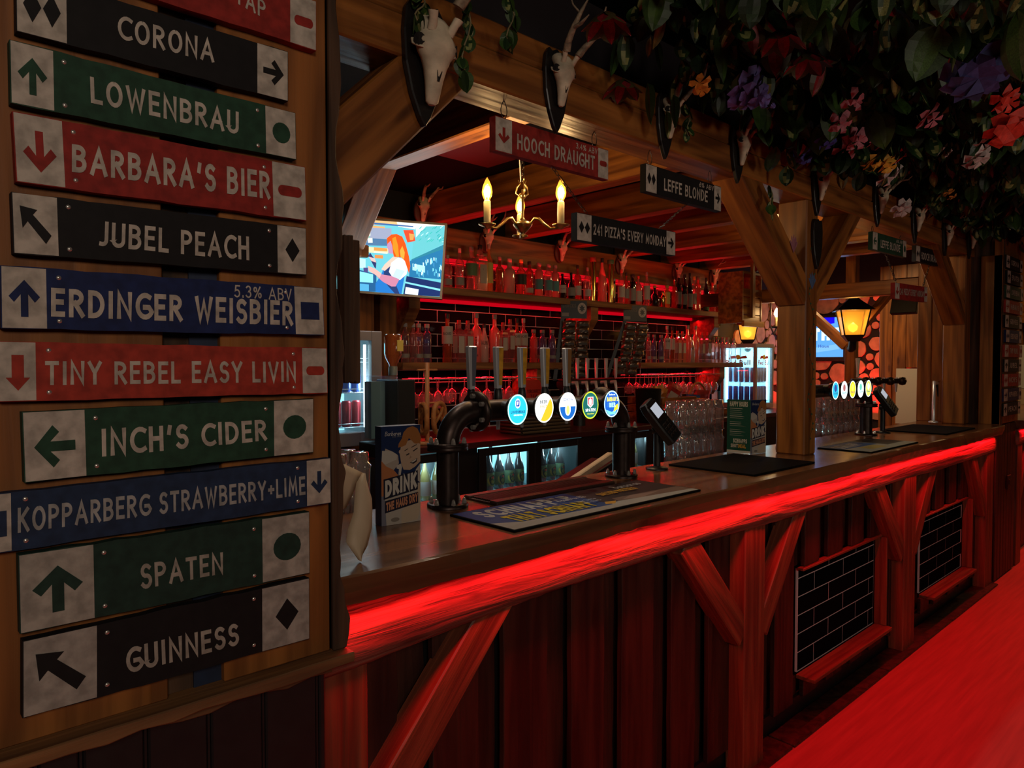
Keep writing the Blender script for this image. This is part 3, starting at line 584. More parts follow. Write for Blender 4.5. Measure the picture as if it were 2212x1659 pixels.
# ------------------------------------------------------------------ overhead timbers
bm_ = thing('front_beam', 'heavy double pine beam above the bar, hung with skulls and signs', 'beam', (.3, 1.55, 2.303))
timber('lower_beam', (.3, 1.55, 2.355), (6.2, 1.55, 2.355), .14, .104, M['pine_x'], bm_, bevel=.005)
timber('upper_beam', (.3, 1.552, 2.450), (6.2, 1.552, 2.450), .135, .08, M['pine_x'], bm_, bevel=.005)
def y_post(name, label, x, braces, base=1.12, wd=.10):
    t = thing(name, label, 'post', (x, 1.55, base))
    timber('post', (x, 1.55, base), (x, 1.55, 2.303), wd, .14, M['pine_x'], t, up=(0, 1, 0), bevel=.006)
    for sgn, dz, dx in braces:
        timber('brace', (x + sgn * wd * .25, 1.552, 1.86 - .0), (x + sgn * (wd / 2 + dx), 1.552, 2.36), .115 if sgn < 0 else .10, .138, M['pine_x'], t, up=(0, 1, 0), bevel=.005)
    return t
p1 = y_post('timber_post', 'square pine post standing on the bar with braces and painted ivy', 3.290, ((-1, 0, .56), (1, 0, .50)), wd=.118)
# painted ivy on the customer side of the post
iv = MB()
for k in range(26):
    z = 1.2 + k * .035; x = 3.285 + .028 * math.sin(k * .9); a = .8 if k % 2 else -.8; sz = .011
    g = (.03, .12, .06) if k % 3 else (.02, .09, .05)
    pts = [(x, z)] + [(x + sz * 1.6 * math.cos(t + a), z + sz * math.sin(t + a)) for t in (-.6, 0, .6)]
    iv.add([(p[0], 1.479, p[1]) for p in pts], [(0, 1, 2, 3)], 0, g)
for k in range(25):
    z = 1.2 + k * .035; x = 3.285 + .028 * math.sin(k * .9); x2 = 3.285 + .028 * math.sin((k + 1) * .9)
    iv.add([(x - .0015, 1.4792, z), (x + .0015, 1.4792, z), (x2 + .0015, 1.4792, z + .035), (x2 - .0015, 1.4792, z + .035)], [(0, 1, 2, 3)], 0, (.05, .03, .02))
obj('painted_ivy', iv, M['vinyl'], p1, world=True, label='painted green ivy trailing up the post')
fw = MB()
for cx_, cz_, col in ((3.10, 2.08, (.30, .12, .16)), (3.29, 1.93, (.08, .13, .25))):
    for k in range(5):
        a = PI * (.1 + .2 * k); fw.add([(cx_, 1.4788, cz_ - .04), (cx_ + .03 * math.cos(a) - .008, 1.4788, cz_ + .03 * math.sin(a)), (cx_ + .035 * math.cos(a), 1.4788, cz_ + .045 * math.sin(a)), (cx_ + .03 * math.cos(a) + .01, 1.4788, cz_ + .02 * math.sin(a))], [(0, 1, 2, 3)], 0, col)
obj('painted_flower', fw, M['vinyl'], p1, world=True)
# near left brace under the beam
p0 = thing('near_brace', 'broad pine brace rising to the beam beside the sign board', 'brace', (.8, 1.55, 1.9))
timber('brace', (.62, 1.552, 1.80), (1.19, 1.552, 2.37), .165, .138, M['pine_x'], p0, up=(0, 1, 0), bevel=.005)
timber('post', (.60, 1.55, 1.12), (.60, 1.55, 2.303), .12, .14, M['pine_x'], p0, up=(0, 1, 0), bevel=.005)
# joists from the beam to the back
for k, x in enumerate((1.80, 2.80, 3.56, 4.16, 4.83, 5.50, 6.15)):
    ordn = ('first', 'second', 'third', 'fourth', 'fifth', 'sixth', 'last')[k]
    o = timber('joist', (x + .055, 1.625, 2.556), (x + .055, 3.89 if k else 3.0, 2.556), .11, .20, M['pine_x'], bevel=.005, label=f'pine joist over the bar, {ordn} from the sign board', cat='joist', group='joists over the bar')
bb = thing('back_beam', 'long pine beam over the bottle shelves, small skulls fixed to it', 'beam', (2.4, 3.84, 2.243))
timber('timber', (1.2, 3.84, 2.348), (6.7, 3.84, 2.348), .12, .21, M['pine_x'], bb, bevel=.005)
pl = thing('back_pillar', 'knotty pine pillar and corbel left of the shelves, below the screen', 'pillar', (2.2, 3.68, 0))
timber('post', (2.20, 3.70, 1.0905), (2.20, 3.70, 2.62), .16, .14, M['pine_x'], pl, up=(0, 1, 0))
timber('post', (2.40, 3.72, 1.0905), (2.40, 3.72, 2.21), .12, .12, M['pine_x'], pl, up=(0, 1, 0))
timber('brace', (2.05, 3.62, 2.10), (1.83, 2.85, 2.50), .16, .07, M['pine_x'], pl, bevel=.004)
timber('block', (1.88, 3.45, 2.16), (2.20, 3.45, 2.16), .10, .07, M['pine_x'], pl, bevel=.006)
M['led'] = pm('red_led_diffuser', (.4, .02, .02), .5, em=(1, .0, .015), es=.5)  # glow stands for red light caught on the beam and shelf edges
for nm, x0, x1, y0, y1, z0, z1 in (('the back beam', 2.45, 6.5, 3.768, 3.78, 2.222, 2.246), ('the upper shelf', 2.5, 6.42, 3.86, 3.885, 1.958, 1.982)):
    o = obj('led_strip', MB().box(x0, x1, y0, y1, z0, z1), M['led']); tag(o, f'glowing red led strip running under {nm}', 'light strip')
for k, (x, y) in enumerate(DOWN):
    t = thing('downlight', ('first', 'second', 'third', 'last')[k] + ' small round downlight between the joists over the bar', 'light', (x, y, 2.64)); obj('rim', MB().lathe([(.030, 0), (.042, -.004), (.046, .004), (.046, .018)], seg=20), M['nut'], t); obj('lens', MB().lathe([(.0, .004), (.030, .004)], seg=20), M['bulb'], t)  # fixtures for the ceiling spots, most of them added
# dark roofing and red panel between the joists
st('trim_roof', MB().box(1.0, 6.6, 1.62, 3.9, 2.66, 2.70), pm('dark_blue_board', (.004, .004, .008), .8, spec=.1))
rp = obj('red_board', MB().box(2.20, 2.62, 2.5, 3.0, 2.63, 2.655), pm('red_painted_board', (.14, .008, .012), .6)); tag(rp, 'red painted ceiling board between the first two joists', 'board')

st('trim_fascia', MB().box(.7, 6.25, 1.600, 1.622, 2.46, 2.76), M['dark_wall'])  # dark sheet added above the beam so the gap reads unlit
# ------------------------------------------------------------------ back shelves
M['shelf_y'] = M['shelf']
def shelf(name, label, x0, x1, z, brackets, lip=.045):
    t = thing(name, label, 'shelf', ((x0 + x1) / 2, 3.75, z - lip))
    timber('board', (x0, 3.745, z - lip / 2), (x1, 3.745, z - lip / 2), .29, lip, M['shelf'], t, bevel=.003)
    for bx in brackets:
        prof = [(3.89, z - lip), (3.62, z - lip), (3.62, z - lip - .10), (3.74, z - lip - .26), (3.89, z - lip - .26)]
        obj('bracket', MB().prism(prof, lambda a, b, d, bx=bx: V((bx + d, a, b)), 0, .085), M['shelf'], t, world=True, bevel=.003)
    return t
shelf('shelf', 'upper back-bar shelf crowded with spirit bottles', 2.50, 6.44, 2.03, (2.52, 4.22, 5.99))
shelf('shelf', 'lower left back-bar shelf above the hanging wine glasses', 2.46, 3.95, 1.553, (3.63,))
shelf('shelf', 'lower right back-bar shelf ending beside the drinks fridge', 4.83, 6.50, 1.553, (6.1,))
bc = thing('back_counter', 'black back-bar counter with bottle fridges below', 'counter', (3.5, 3.5, 0))
obj('top', MB().box(1.7, 6.9, 3.155, 3.88, 1.055, 1.09), pm('dark_red_worktop', (.05, .012, .012), .3), bc, world=True, bevel=.003)
for x0, x1 in ((1.7, 2.14), (2.50, 2.70), (3.62, 4.13), (4.38, 4.60), (4.86, 6.9)): obj('carcass', MB().box(x0, x1, 3.19, 3.86, .02, 1.05), M['black'], bc, world=True)

# ================================================================== HANGING SIGNS
def chain(parent, p, q, r=.0009, link=.014, name='chain'):
    p, q = V(p), V(q); L = (q - p).length; n = max(2, int(L / (link * .8))); mb = MB(); d = (q - p).normalized(); a = d.cross(V((0, 1, 0))); a = a.normalized() if a.length > .1 else V((1, 0, 0)); b = d.cross(a)
    for i in range(n):
        c = p + d * (L * (i + .5) / n); s = a if i % 2 else b
        mb.tube([c + d * math.cos(t) * link * .58 + s * math.sin(t) * link * .26 for t in [k * 2 * PI / 8 for k in range(9)]], r, 4, caps=False)
    return obj(name, mb, M['chain'], parent, world=True)
def hook(parent, p, q, sw=.012):
    p, q = V(p), V(q); pts = [p.lerp(q, t) + V((sw * math.sin(t * PI), 0, 0)) for t in [i / 8 for i in range(9)]]; pts += [p.lerp(q, 1 - t) + V((-sw * math.sin(t * PI), 0, 0)) for t in [i / 8 for i in range(9)]]
    return obj('hook', MB().tube(pts, .0013, 5, caps=False), M['chain'], parent, world=True)
def hang_sign(label, x0, x1, z1, h, base, ls, rs, txt, small=None, y=1.52, tilt=0, hooks=(), wl=.13, tb=(.17, .20, .86, .66), sb=None, fixed_group='signs hanging under the beam'):
    t = thing('hanging_sign', label, 'sign', ((x0 + x1) / 2, y + .012, z1 - h), group=fixed_group)
    f = quad_fn((x0, y, z1 - h), (x1, y, z1 - h + tilt), (x1, y, z1 + tilt), (x0, y, z1), (0, -1, 0))
    mb = MB().prism([(0, 0), (1, 0), (1, 1), (0, 1)], f, -.024, 0, 0, base); obj('plank', mb, M['paint'], t, world=True)
    for a0, a1, kd in ((.003, wl, ls), (1 - wl * .8, .997, rs)):
        obj('painted_end', MB().add([f(a0, .02, .0006), f(a1, .02, .0006), f(a1, .98, .0006), f(a0, .98, .0006)], [(0, 1, 2, 3)], 0, CREAM), M['paint'], t, world=True)
        sy = MB(); put_sym(sy, kd, f, .0012, base, (a0 + .01, .22, a1 - .01, .78)); obj('symbol', sy, M['paint'], t, world=True)
    g = MB(); put_text(g, txt, f, .0011, CREAM, .17, .15, 0, tb, jit=.01); obj('lettering', g, M['paint'], t, world=True)
    if small: g = MB(); put_text(g, small, f, .0011, CREAM, .13, .15, 0, sb or (.68, .74, .885, .93)); obj('lettering', g, M['paint'], t, world=True)
    for hx in hooks: hook(t, (x0 + (x1 - x0) * hx, y + .012, z1 + tilt * hx - .004), (x0 + (x1 - x0) * hx, y + .012, 2.306))
    return t
HZ, HH = 2.249, .098
s1 = hang_sign('red hanging sign with a down arrow, nearest under the beam', 1.354, 1.855, HZ, HH, SRED, 'down', 'pill', 'HOOCH DRAUGHT', '3.4% ABV', tilt=.003, hooks=(.09, .885))
s2 = hang_sign('black hanging sign with two diamonds, two words of lettering, near the timber post', 2.06, 2.557, HZ, HH, SBLACK, 'diamonds', 'right', 'LEFFE BLONDE', '6% ABV', hooks=(.08, .87), tb=(.22, .22, .80, .66))
s3 = hang_sign('black hanging sign with two diamonds, lower row, four words of lettering', 1.70, 2.243, 2.027, .088, SBLACK, 'diamonds', 'right', "241 PIZZA'S EVERY MONDAY", tilt=.005, tb=(.148, .30, .885, .70))
chain(s3, (1.60, 1.532, 2.152), (1.765, 1.532, 2.03), .0012, .02); chain(s3, (2.34, 1.532, 2.154), (2.16, 1.532, 2.035), .0009, .016)
s4 = hang_sign('dark green hanging sign with a left arrow, beyond the timber post', 4.12, 4.64, 2.27, .098, SGREEN, 'left', 'circle', 'LEFFE BLONDE', '6% ABV', tilt=.006, hooks=(.05, .88), tb=(.22, .22, .80, .66))
s5 = hang_sign('black hanging sign with two diamonds, farthest under the beam', 4.81, 5.36, 2.272, .098, SBLACK, 'diamonds', 'right', 'HOOCH DRAUGHT', '3.4% ABV', tilt=.01, hooks=(.06, .84))
s6 = hang_sign('red hanging sign with a down arrow in the far lower row', 4.465, 5.03, 2.018, .095, SRED, 'down', 'pill', "241 PIZZA'S EVERY MONDAY", tilt=.012, tb=(.15, .30, .885, .70))
chain(s6, (4.35, 1.532, 2.17), (4.52, 1.532, 2.02), .0015, .022); chain(s6, (5.10, 1.532, 2.18), (4.98, 1.532, 2.03), .0015, .022)

# ================================================================== SKULLS
def loft(mb, st_, seg=12, mi=0):
    vs = []
    for z, yc, hw, hd in st_:
        for j in range(seg):
            a = 2 * PI * j / seg; ca, sa = math.cos(a), math.sin(a)
            vs.append((hw * ca * (1 if sa < 0 else .9), yc + hd * sa, z))
    n = len(st_)
    mb.add(vs, [(i * seg + j, i * seg + (j + 1) % seg, (i + 1) * seg + (j + 1) % seg, (i + 1) * seg + j) for i in range(n - 1) for j in range(seg)], mi, None, True)
    mb.add(vs[:seg], [tuple(range(seg))[::-1]], mi); mb.add(vs[-seg:], [tuple(range(seg))], mi); return mb
def skull_meshes():
    sk = loft(MB(), [(-.118, -.040, .006, .005), (-.112, -.041, .012, .008), (-.09, -.044, .014, .012), (-.065, -.047, .016, .016), (-.04, -.050, .020, .020), (-.02, -.052, .026, .023), (-.006, -.053, .034, .025), (.010, -.053, .038, .027), (.024, -.052, .034, .028), (.038, -.050, .028, .029), (.055, -.044, .030, .031), (.072, -.036, .026, .028), (.085, -.028, .014, .018), (.09, -.024, .005, .008)])
    for s in (-1, 1): sk.tube([(s * .016, -.068, .035), (s * .020, -.080, .055), (s * .024, -.086, .068)], [.008, .007, .0085], 8)
    for s in (-1, 1): sk.tube([(s * .028, -.064, -.006), (s * .036, -.058, -.003), (s * .038, -.048, .004), (s * .036, -.042, .018)], .003, 6)
    so = MB()
    so2 = []
    for s in (-1, 1):
        so = MB(); so2.append(so)
        c = V((s * .0335, -.060, .010)); n = V((s * .80, -.60, 0)); a = V((0, 0, 1)); b = n.cross(a)
        so.add([c + n * .004] + [c + n * (.0040 - .0035 * math.sin(t) ** 2) + (a * math.cos(t) * .0145 + b * math.sin(t) * .0105) for t in [k * PI / 6 for k in range(12)]], [(0, 1 + k, 1 + (k + 1) % 12) for k in range(12)])
    nh = MB().add([(-.005, -.0665, -.05), (0, -.068, -.036), (.005, -.0665, -.05), (.002, -.062, -.072), (-.002, -.062, -.072)], [(0, 1, 2, 3, 4)])
    pq = [(0, .12), (.022, .108), (.036, .118), (.050, .098), (.056, .05), (.052, -.02), (.036, -.085), (.014, -.135), (0, -.155), (-.014, -.135), (-.036, -.085), (-.052, -.02), (-.056, .05), (-.050, .098), (-.036, .118), (-.022, .108)]
    pm_ = MB().prism(pq, lambda a, b, d: V((a, -d, b)), 0, .018)
    ant = []
    for s in (-1, 1):
        m = MB(); p = [(s * .024, -.086, .066), (s * .034, -.105, .095), (s * .044, -.135, .125), (s * .046, -.165, .165), (s * .036, -.19, .215)]
        m.tube(p, [.012, .0105, .009, .0065, .002], 8); m.tube([p[2], (s * .05, -.175, .125), (s * .046, -.20, .145)], [.0075, .006, .0015], 6); m.tube([p[3], (s * .06, -.150, .195), (s * .066, -.145, .225)], [.004, .003, .001], 6)
        ant.append(mesh('antler', m, M['horn']))
    return mesh('skull', sk, M['bone']), [mesh('eye_hollow', q, M['socket']) for q in so2], mesh('nose', nh, M['socket']), mesh('plaque', pm_, M['plaque'], .003), ant
SK, SKO, SKN, SKP, SKA = skull_meshes()
SKP2 = mesh('plaque', MB().lathe([(.0, 0), (.055, 0), (.055, -.014), (.048, -.018), (0, -.018)], (0, 0, 0), 20, 'y', sy=1.5), M['plaque_brown'])
def skull(label, loc, s=1.0, group='skulls on the front beam', brown=False, antl=True, twist=0.0, bare=False):
    t = thing('mounted_skull', label, 'skull', loc, (0, 0, twist), group)
    t.scale = (s, s, s)
    def ch(nm, me): o = bpy.data.objects.new(nm, me); C.objects.link(o); o.parent = t; return o
    ch('plaque', SKP2 if brown else SKP)
    if bare: return t
    k = .84 if s < 1.02 else .95
    o = ch('skull_bone', SK); o.scale = (k * 1.5, k * 1.25, k); o.location = (0, .010, .028 if s < 1.02 else .0)
    for q in SKO: e = ch('eye_hollow', q); e.parent = o
    n = ch('nose_hollow', SKN); n.parent = o
    if antl: [setattr(a_, 'scale', (k * 1.35, k * 1.2, k)) or setattr(a_, 'location', (0, .004, .028)) for a_ in (ch('antler', SKA[0]), ch('antler', SKA[1]))]
    return t
YB = 1.4795
sk_px = [((925, 128), 'large darkened skull on a black plaque, nearest on the beam', 1.12, True), ((1212, 190), 'white skull with long rough antlers above the red hanging sign', 1.0, False), ((1448, 268), 'skull half hidden by heart-shaped leaves, third along the beam', .95, False), ((1604, 330), 'skull with thin upright antlers just before the post brace', .95, False), ((1775, 410), 'skull directly above the timber post', .95, False), ((1905, 442), 'skull above the dark green hanging sign', .95, False), ((1985, 482), 'skull just left of the far black hanging sign, second from the end plaque', .95, False), ((2050, 515), 'small skull almost covered by leaves near the far end', .9, False), ((2102, 522), 'last skull on the beam, at the far planks', .95, False)]
for (u, v), lab, s, br in sk_px:
    p = atY(u, v, YB - .03); skull(lab, (p.x, YB, p.z + .01), s * (.87 if s < 1 else .9 if s == 1 else 1), brown=False)
p = atY(1765, 530, YB - .01); b0 = skull('bare black shield plaque without a skull, on the timber post', (p.x, YB - .001, p.z + .02), .85, bare=True); b0.name = 'bare_plaque'; b0['category'] = 'plaque'; del b0['group']
for (u, v), lab in (((915, 455), 'small skull mostly behind the big screen, tall antlers showing'), ((1055, 522), 'small red-lit skull behind the left chandelier candle'), ((1215, 545), 'small red-lit skull left of the lower black hanging sign'), ((1345, 572), 'small red-lit skull below the lower black hanging sign'), ((1466, 590), 'small red-lit skull right of the lower black hanging sign'), ((1545, 600), 'small red-lit skull at the right end of the back beam')):
    p = atY(u, v, 3.74); skull(lab, (p.x, 3.779, p.z), .95, 'skulls on the back beam', brown=True)

# ================================================================== CHANDELIERS
def chandelier(label, c, power, top=2.66, rot=0.35, K=1.15):
    t = thing('chandelier', label, 'chandelier', c); x, y, z = c; t.scale = (K, K, K)
    def p(nm, mb, m, par=t, **k): return obj(nm, mb, m, par, **k)
    p('body', MB().lathe([(.0, -.05), (.008, -.046), (.012, -.035), (.006, -.028), (.018, -.018), (.03, -.004), (.040, .008), (.042, .016), (.030, .024), (.012, .032), (.008, .04)], seg=20), M['brass'])
    p('stem', MB().lathe([(.006, .03), (.006, .12), (.012, .125), (.014, .135), (.006, .145), (.006, .16)], seg=12), M['brass'])
    for k in range(3):
        a = k * 2 * PI / 3; q = MB().tube([(math.cos(a) * .010, math.sin(a) * .010, .13), (math.cos(a) * .030, math.sin(a) * .030, .145), (math.cos(a) * .026, math.sin(a) * .026, .17), (math.cos(a) * .012, math.sin(a) * .012, .185), (math.cos(a) * .020, math.sin(a) * .020, .20)], [.003, .004, .004, .003, .002], 6); p('crown_scroll', q, M['brass'])
    for k in range(3):
        a = rot + k * 2 * PI / 3; ca, sa = math.cos(a), math.sin(a); R = .175
        pts = [(.035, .012), (.055, .034), (.075, .030), (.10, .006), (.13, -.016), (R, -.014)]
        arm = p('arm', MB().tube([(r * ca, r * sa, h) for r, h in pts], [.005, .007, .0065, .006, .0055, .005], 8), M['brass'])
        p('drip_cup', MB().lathe([(.0, -.022), (.008, -.022), (.012, -.016), (.034, -.008), (.036, -.003), (.010, -.006), (0, -.006)], (R * ca, R * sa, 0), 18), M['brass'], arm)
        p('candle_tube', MB().lathe([(.0145, -.006), (.0145, .088), (.011, .092), (0, .092)], (R * ca, R * sa, 0), 14), M['candle'], arm)
        b = p('bulb', MB().lathe([(.008, .09), (.012, .095), (.020, .113), (.022, .127), (.018, .150), (.009, .172), (.0008, .186)], (R * ca, R * sa, 0), 14), thin_bulb, arm)
        p('filament', MB().lathe([(.0, .104), (.006, .110), (.007, .135), (.004, .148), (0, .15)], (R * ca, R * sa, 0), 8), M['bulb_core'], arm)
        point('candle_light', (x + R * ca * K, y + R * sa * K, z + .135 * K), power, WARM, .02)
    chain(t, (x, y, z + .2), (x, y, z + (top - z) / K), .0016, .03); p('flex', MB().tube([(-.012, 0, .19), (-.02, 0, .30), (-.008, 0, (top - z) / K)], .0025, 6), M['plate'])
    return t
thin_bulb = pm('glowing_bulb', (.10, .04, .005), .1, em=(1.0, .40, .05), es=1.0, alpha=.5)
chandelier('brass three-candle chandelier hanging in front of the bottle shelves', (2.04, 2.12, 2.105), 11.0, rot=.87, K=.97)
chandelier('second brass chandelier farther along, mostly behind the post brace', (4.75, 2.2, 2.225), 9)

def flat_part(name, polys, fn, parent, mat, world=True, base=0.0, step=.0003):
    """flat printed or lit picture: each (colour, outline) a shape just above the last"""
    mb = MB()
    for i, (c, p) in enumerate(polys): mb.add([fn(a, b, base + step * i) for a, b in p], [tuple(range(len(p)))], 0, c)
    return obj(name, mb, mat, parent, world=world)
def circ(cx, cy, rx, ry=None, n=20): ry = ry or rx; return [(cx + rx * math.cos(2 * PI * i / n), cy + ry * math.sin(2 * PI * i / n)) for i in range(n)]
# ================================================================== BOTTLES
def glassmat(name, col, dens=.35, refl=.45): M[name] = thin_glass(name, col, refl, dens, .06); return M[name]
for n, c, d in (('g_clear', (.95, .62, .62), .20), ('g_pinkfrost', (1.0, .30, .28), .9), ('g_white', (.75, .66, .60), .92), ('g_amber', (.55, .16, .04), .55), ('g_dark', (.03, .02, .02), .93), ('g_green', (.08, .22, .06), .7), ('g_pink', (.95, .25, .25), .45), ('g_yellow', (.8, .6, .15), .6), ('g_red', (.8, .08, .06), .6), ('g_blue', (.25, .3, .6), .4)): glassmat(n, c, d * .8 if d < .7 else d)  # pink tint of the clear glass holds the red shelf light
for n, c in (('l_white', (.42, .37, .34)), ('l_black', (.015, .015, .015)), ('l_gold', (.6, .4, .1)), ('l_teal', (.05, .22, .24)), ('l_green', (.08, .16, .07)), ('l_grey', (.2, .19, .18)), ('l_yellow', (.6, .5, .12)), ('l_navy', (.03, .04, .15)), ('l_red', (.5, .04, .03))): M[n] = pm(n, c, .55)
PROF = {
 'round': [(.42, 0), (.5, .02), (.5, .60), (.44, .68), (.24, .75), (.17, .80), (.16, .92)],
 'slope': [(.42, 0), (.5, .02), (.5, .48), (.42, .60), (.22, .76), (.17, .84), (.16, .93)],
 'tall': [(.45, 0), (.5, .01), (.5, .66), (.46, .72), (.26, .77), (.22, .80), (.22, .93)],
 'vodka': [(.46, 0), (.5, .02), (.5, .68), (.46, .75), (.30, .79), (.25, .81), (.25, .93)],
 'dome': [(.40, 0), (.44, .01), (.46, .35), (.5, .56), (.48, .64), (.36, .70), (.22, .735), (.19, .76), (.18, .93)],
 'squat': [(.3, 0), (.48, .06), (.5, .25), (.46, .45), (.3, .60), (.15, .66), (.14, .9)],
 'block': [(.49, 0), (.5, .01), (.5, .70), (.44, .75), (.24, .79), (.2, .81), (.2, .93)],
 'tube': [(.5, 0), (.5, .9), (.46, .92)],
}
_bc = {}
def bottle(label, x, y, z, w, h, prof, gl, cap='l_black', lab='l_white', lz=(.18, .48), group='bottles', words=None, wcol=(.02, .02, .02), wsl=0, name='bottle', capr=None, disc=False):
    t = thing(name, label, 'bottle', (x, y, z), group=group)
    key = (prof, round(w, 3), round(h, 3), gl, cap, lab, lz)
    if key not in _bc:
        pr = PROF[prof]; seg = 4 if prof == 'block' else 14
        nk = pr[-1][0]; k = w / .7071 * .5 if seg == 4 else w * .5 / .5
        prof_m = [(r * (w * (1.38 if seg == 4 else 1.0)), hh * h) for r, hh in pr]
        if seg == 4:
            b = MB(); b.lathe([(r * 1.0, hh) for r, hh in prof_m], (0, 0, 0), 4, smooth=False); b.xf(Matrix.Rotation(PI / 4, 4, 'Z'))
        else: b = MB().lathe(prof_m, seg=seg)
        g = mesh('glass', b, M[gl]); cr = (capr or nk * 1.12) * w
        c = mesh('cap', MB().lathe([(cr, h * .90), (cr, h * .995), (cr * .9, h), (0, h)], seg=12), M[cap])
        l = None
        if lab:
            r = w * .5 * 1.012
            if seg == 4: l = MB().box(-r * .8, r * .8, -r - .0006, -r, lz[0] * h, lz[1] * h); l.add([(-r - .0006, -r * .8, lz[0] * h), (-r - .0006, r * .8, lz[0] * h), (-r - .0006, r * .8, lz[1] * h), (-r - .0006, -r * .8, lz[1] * h)], [(0, 1, 2, 3)])
            else:
                l = MB(); n = 12; a0, a1 = math.radians(150), math.radians(330)
                vs = [(r * math.cos(a0 + (a1 - a0) * i / n), r * math.sin(a0 + (a1 - a0) * i / n), zz * h) for zz in lz for i in range(n + 1)]
                l.add(vs, [(i, i + 1, n + 2 + i, n + 1 + i) for i in range(n)], smooth=True)
            l = mesh('label', l, M[lab], fixn=False)
        _bc[key] = (g, c, l)
    g, c, l = _bc[key]
    for nm, me in (('glass', g), ('cap', c), ('label', l)):
        if me: o = bpy.data.objects.new(nm, me); C.objects.link(o); o.parent = t
    if disc:
        r = w * .5 + .001; f = lambda a, b, d=0.0: V((a * w * .42, -r * math.sqrt(max(.2, 1 - (a * .8) ** 2)) - .001 - d, (.27 + b * .15) * h))
        flat_part('round_label', [((.30, .32, .06), circ(0, 0, 1, 1)), ((.01, .03, .02), circ(.12, 0, .82, .85)), ((.18, .22, .05), circ(.1, -.2, .5, .35)), ((.5, .04, .02), circ(.15, .45, .25, .2))], f, t, M['print'], world=False, step=.0001)
    if words:
        mb = MB(); wd, z0, z1 = words[1] * w, words[2] * h, words[3] * h; ang = math.radians(-128)
        ps, W = text_polys(words[0], .16, .16); r = w * .5 * 1.03
        def fn(a, b): th = ang + (a - .5) * wd / r; return (r * math.cos(th), r * math.sin(th), z0 + (z1 - z0) * b)
        def fv(a, b): th = ang + (b - .5) * .5; return (r * math.cos(th), r * math.sin(th), z0 + (z1 - z0) * a)
        for q in ps: mb.add([(fv if wsl else fn)(a / W, b) for a, b in q], [(0, 1, 2, 3)], 0, wcol)
        obj('lettering', mb, M['vinyl'], t)
    return t
ORD = ['first', 'second', 'third', 'fourth', 'fifth', 'sixth', 'seventh', 'eighth', 'ninth', 'tenth', 'eleventh', 'twelfth', 'thirteenth', 'fourteenth', 'fifteenth', 'sixteenth', 'seventeenth', 'eighteenth', 'nineteenth', 'twentieth']
def ordw(i):
    if i < 20: return ORD[i]
    tens = {2: 'twenty', 3: 'thirty', 4: 'forty'}; n = i + 1
    return (tens[n // 10][:-1] + 'ieth') if n % 10 == 0 else tens[n // 10] + '-' + ORD[n % 10 - 1]
YBo = 3.70
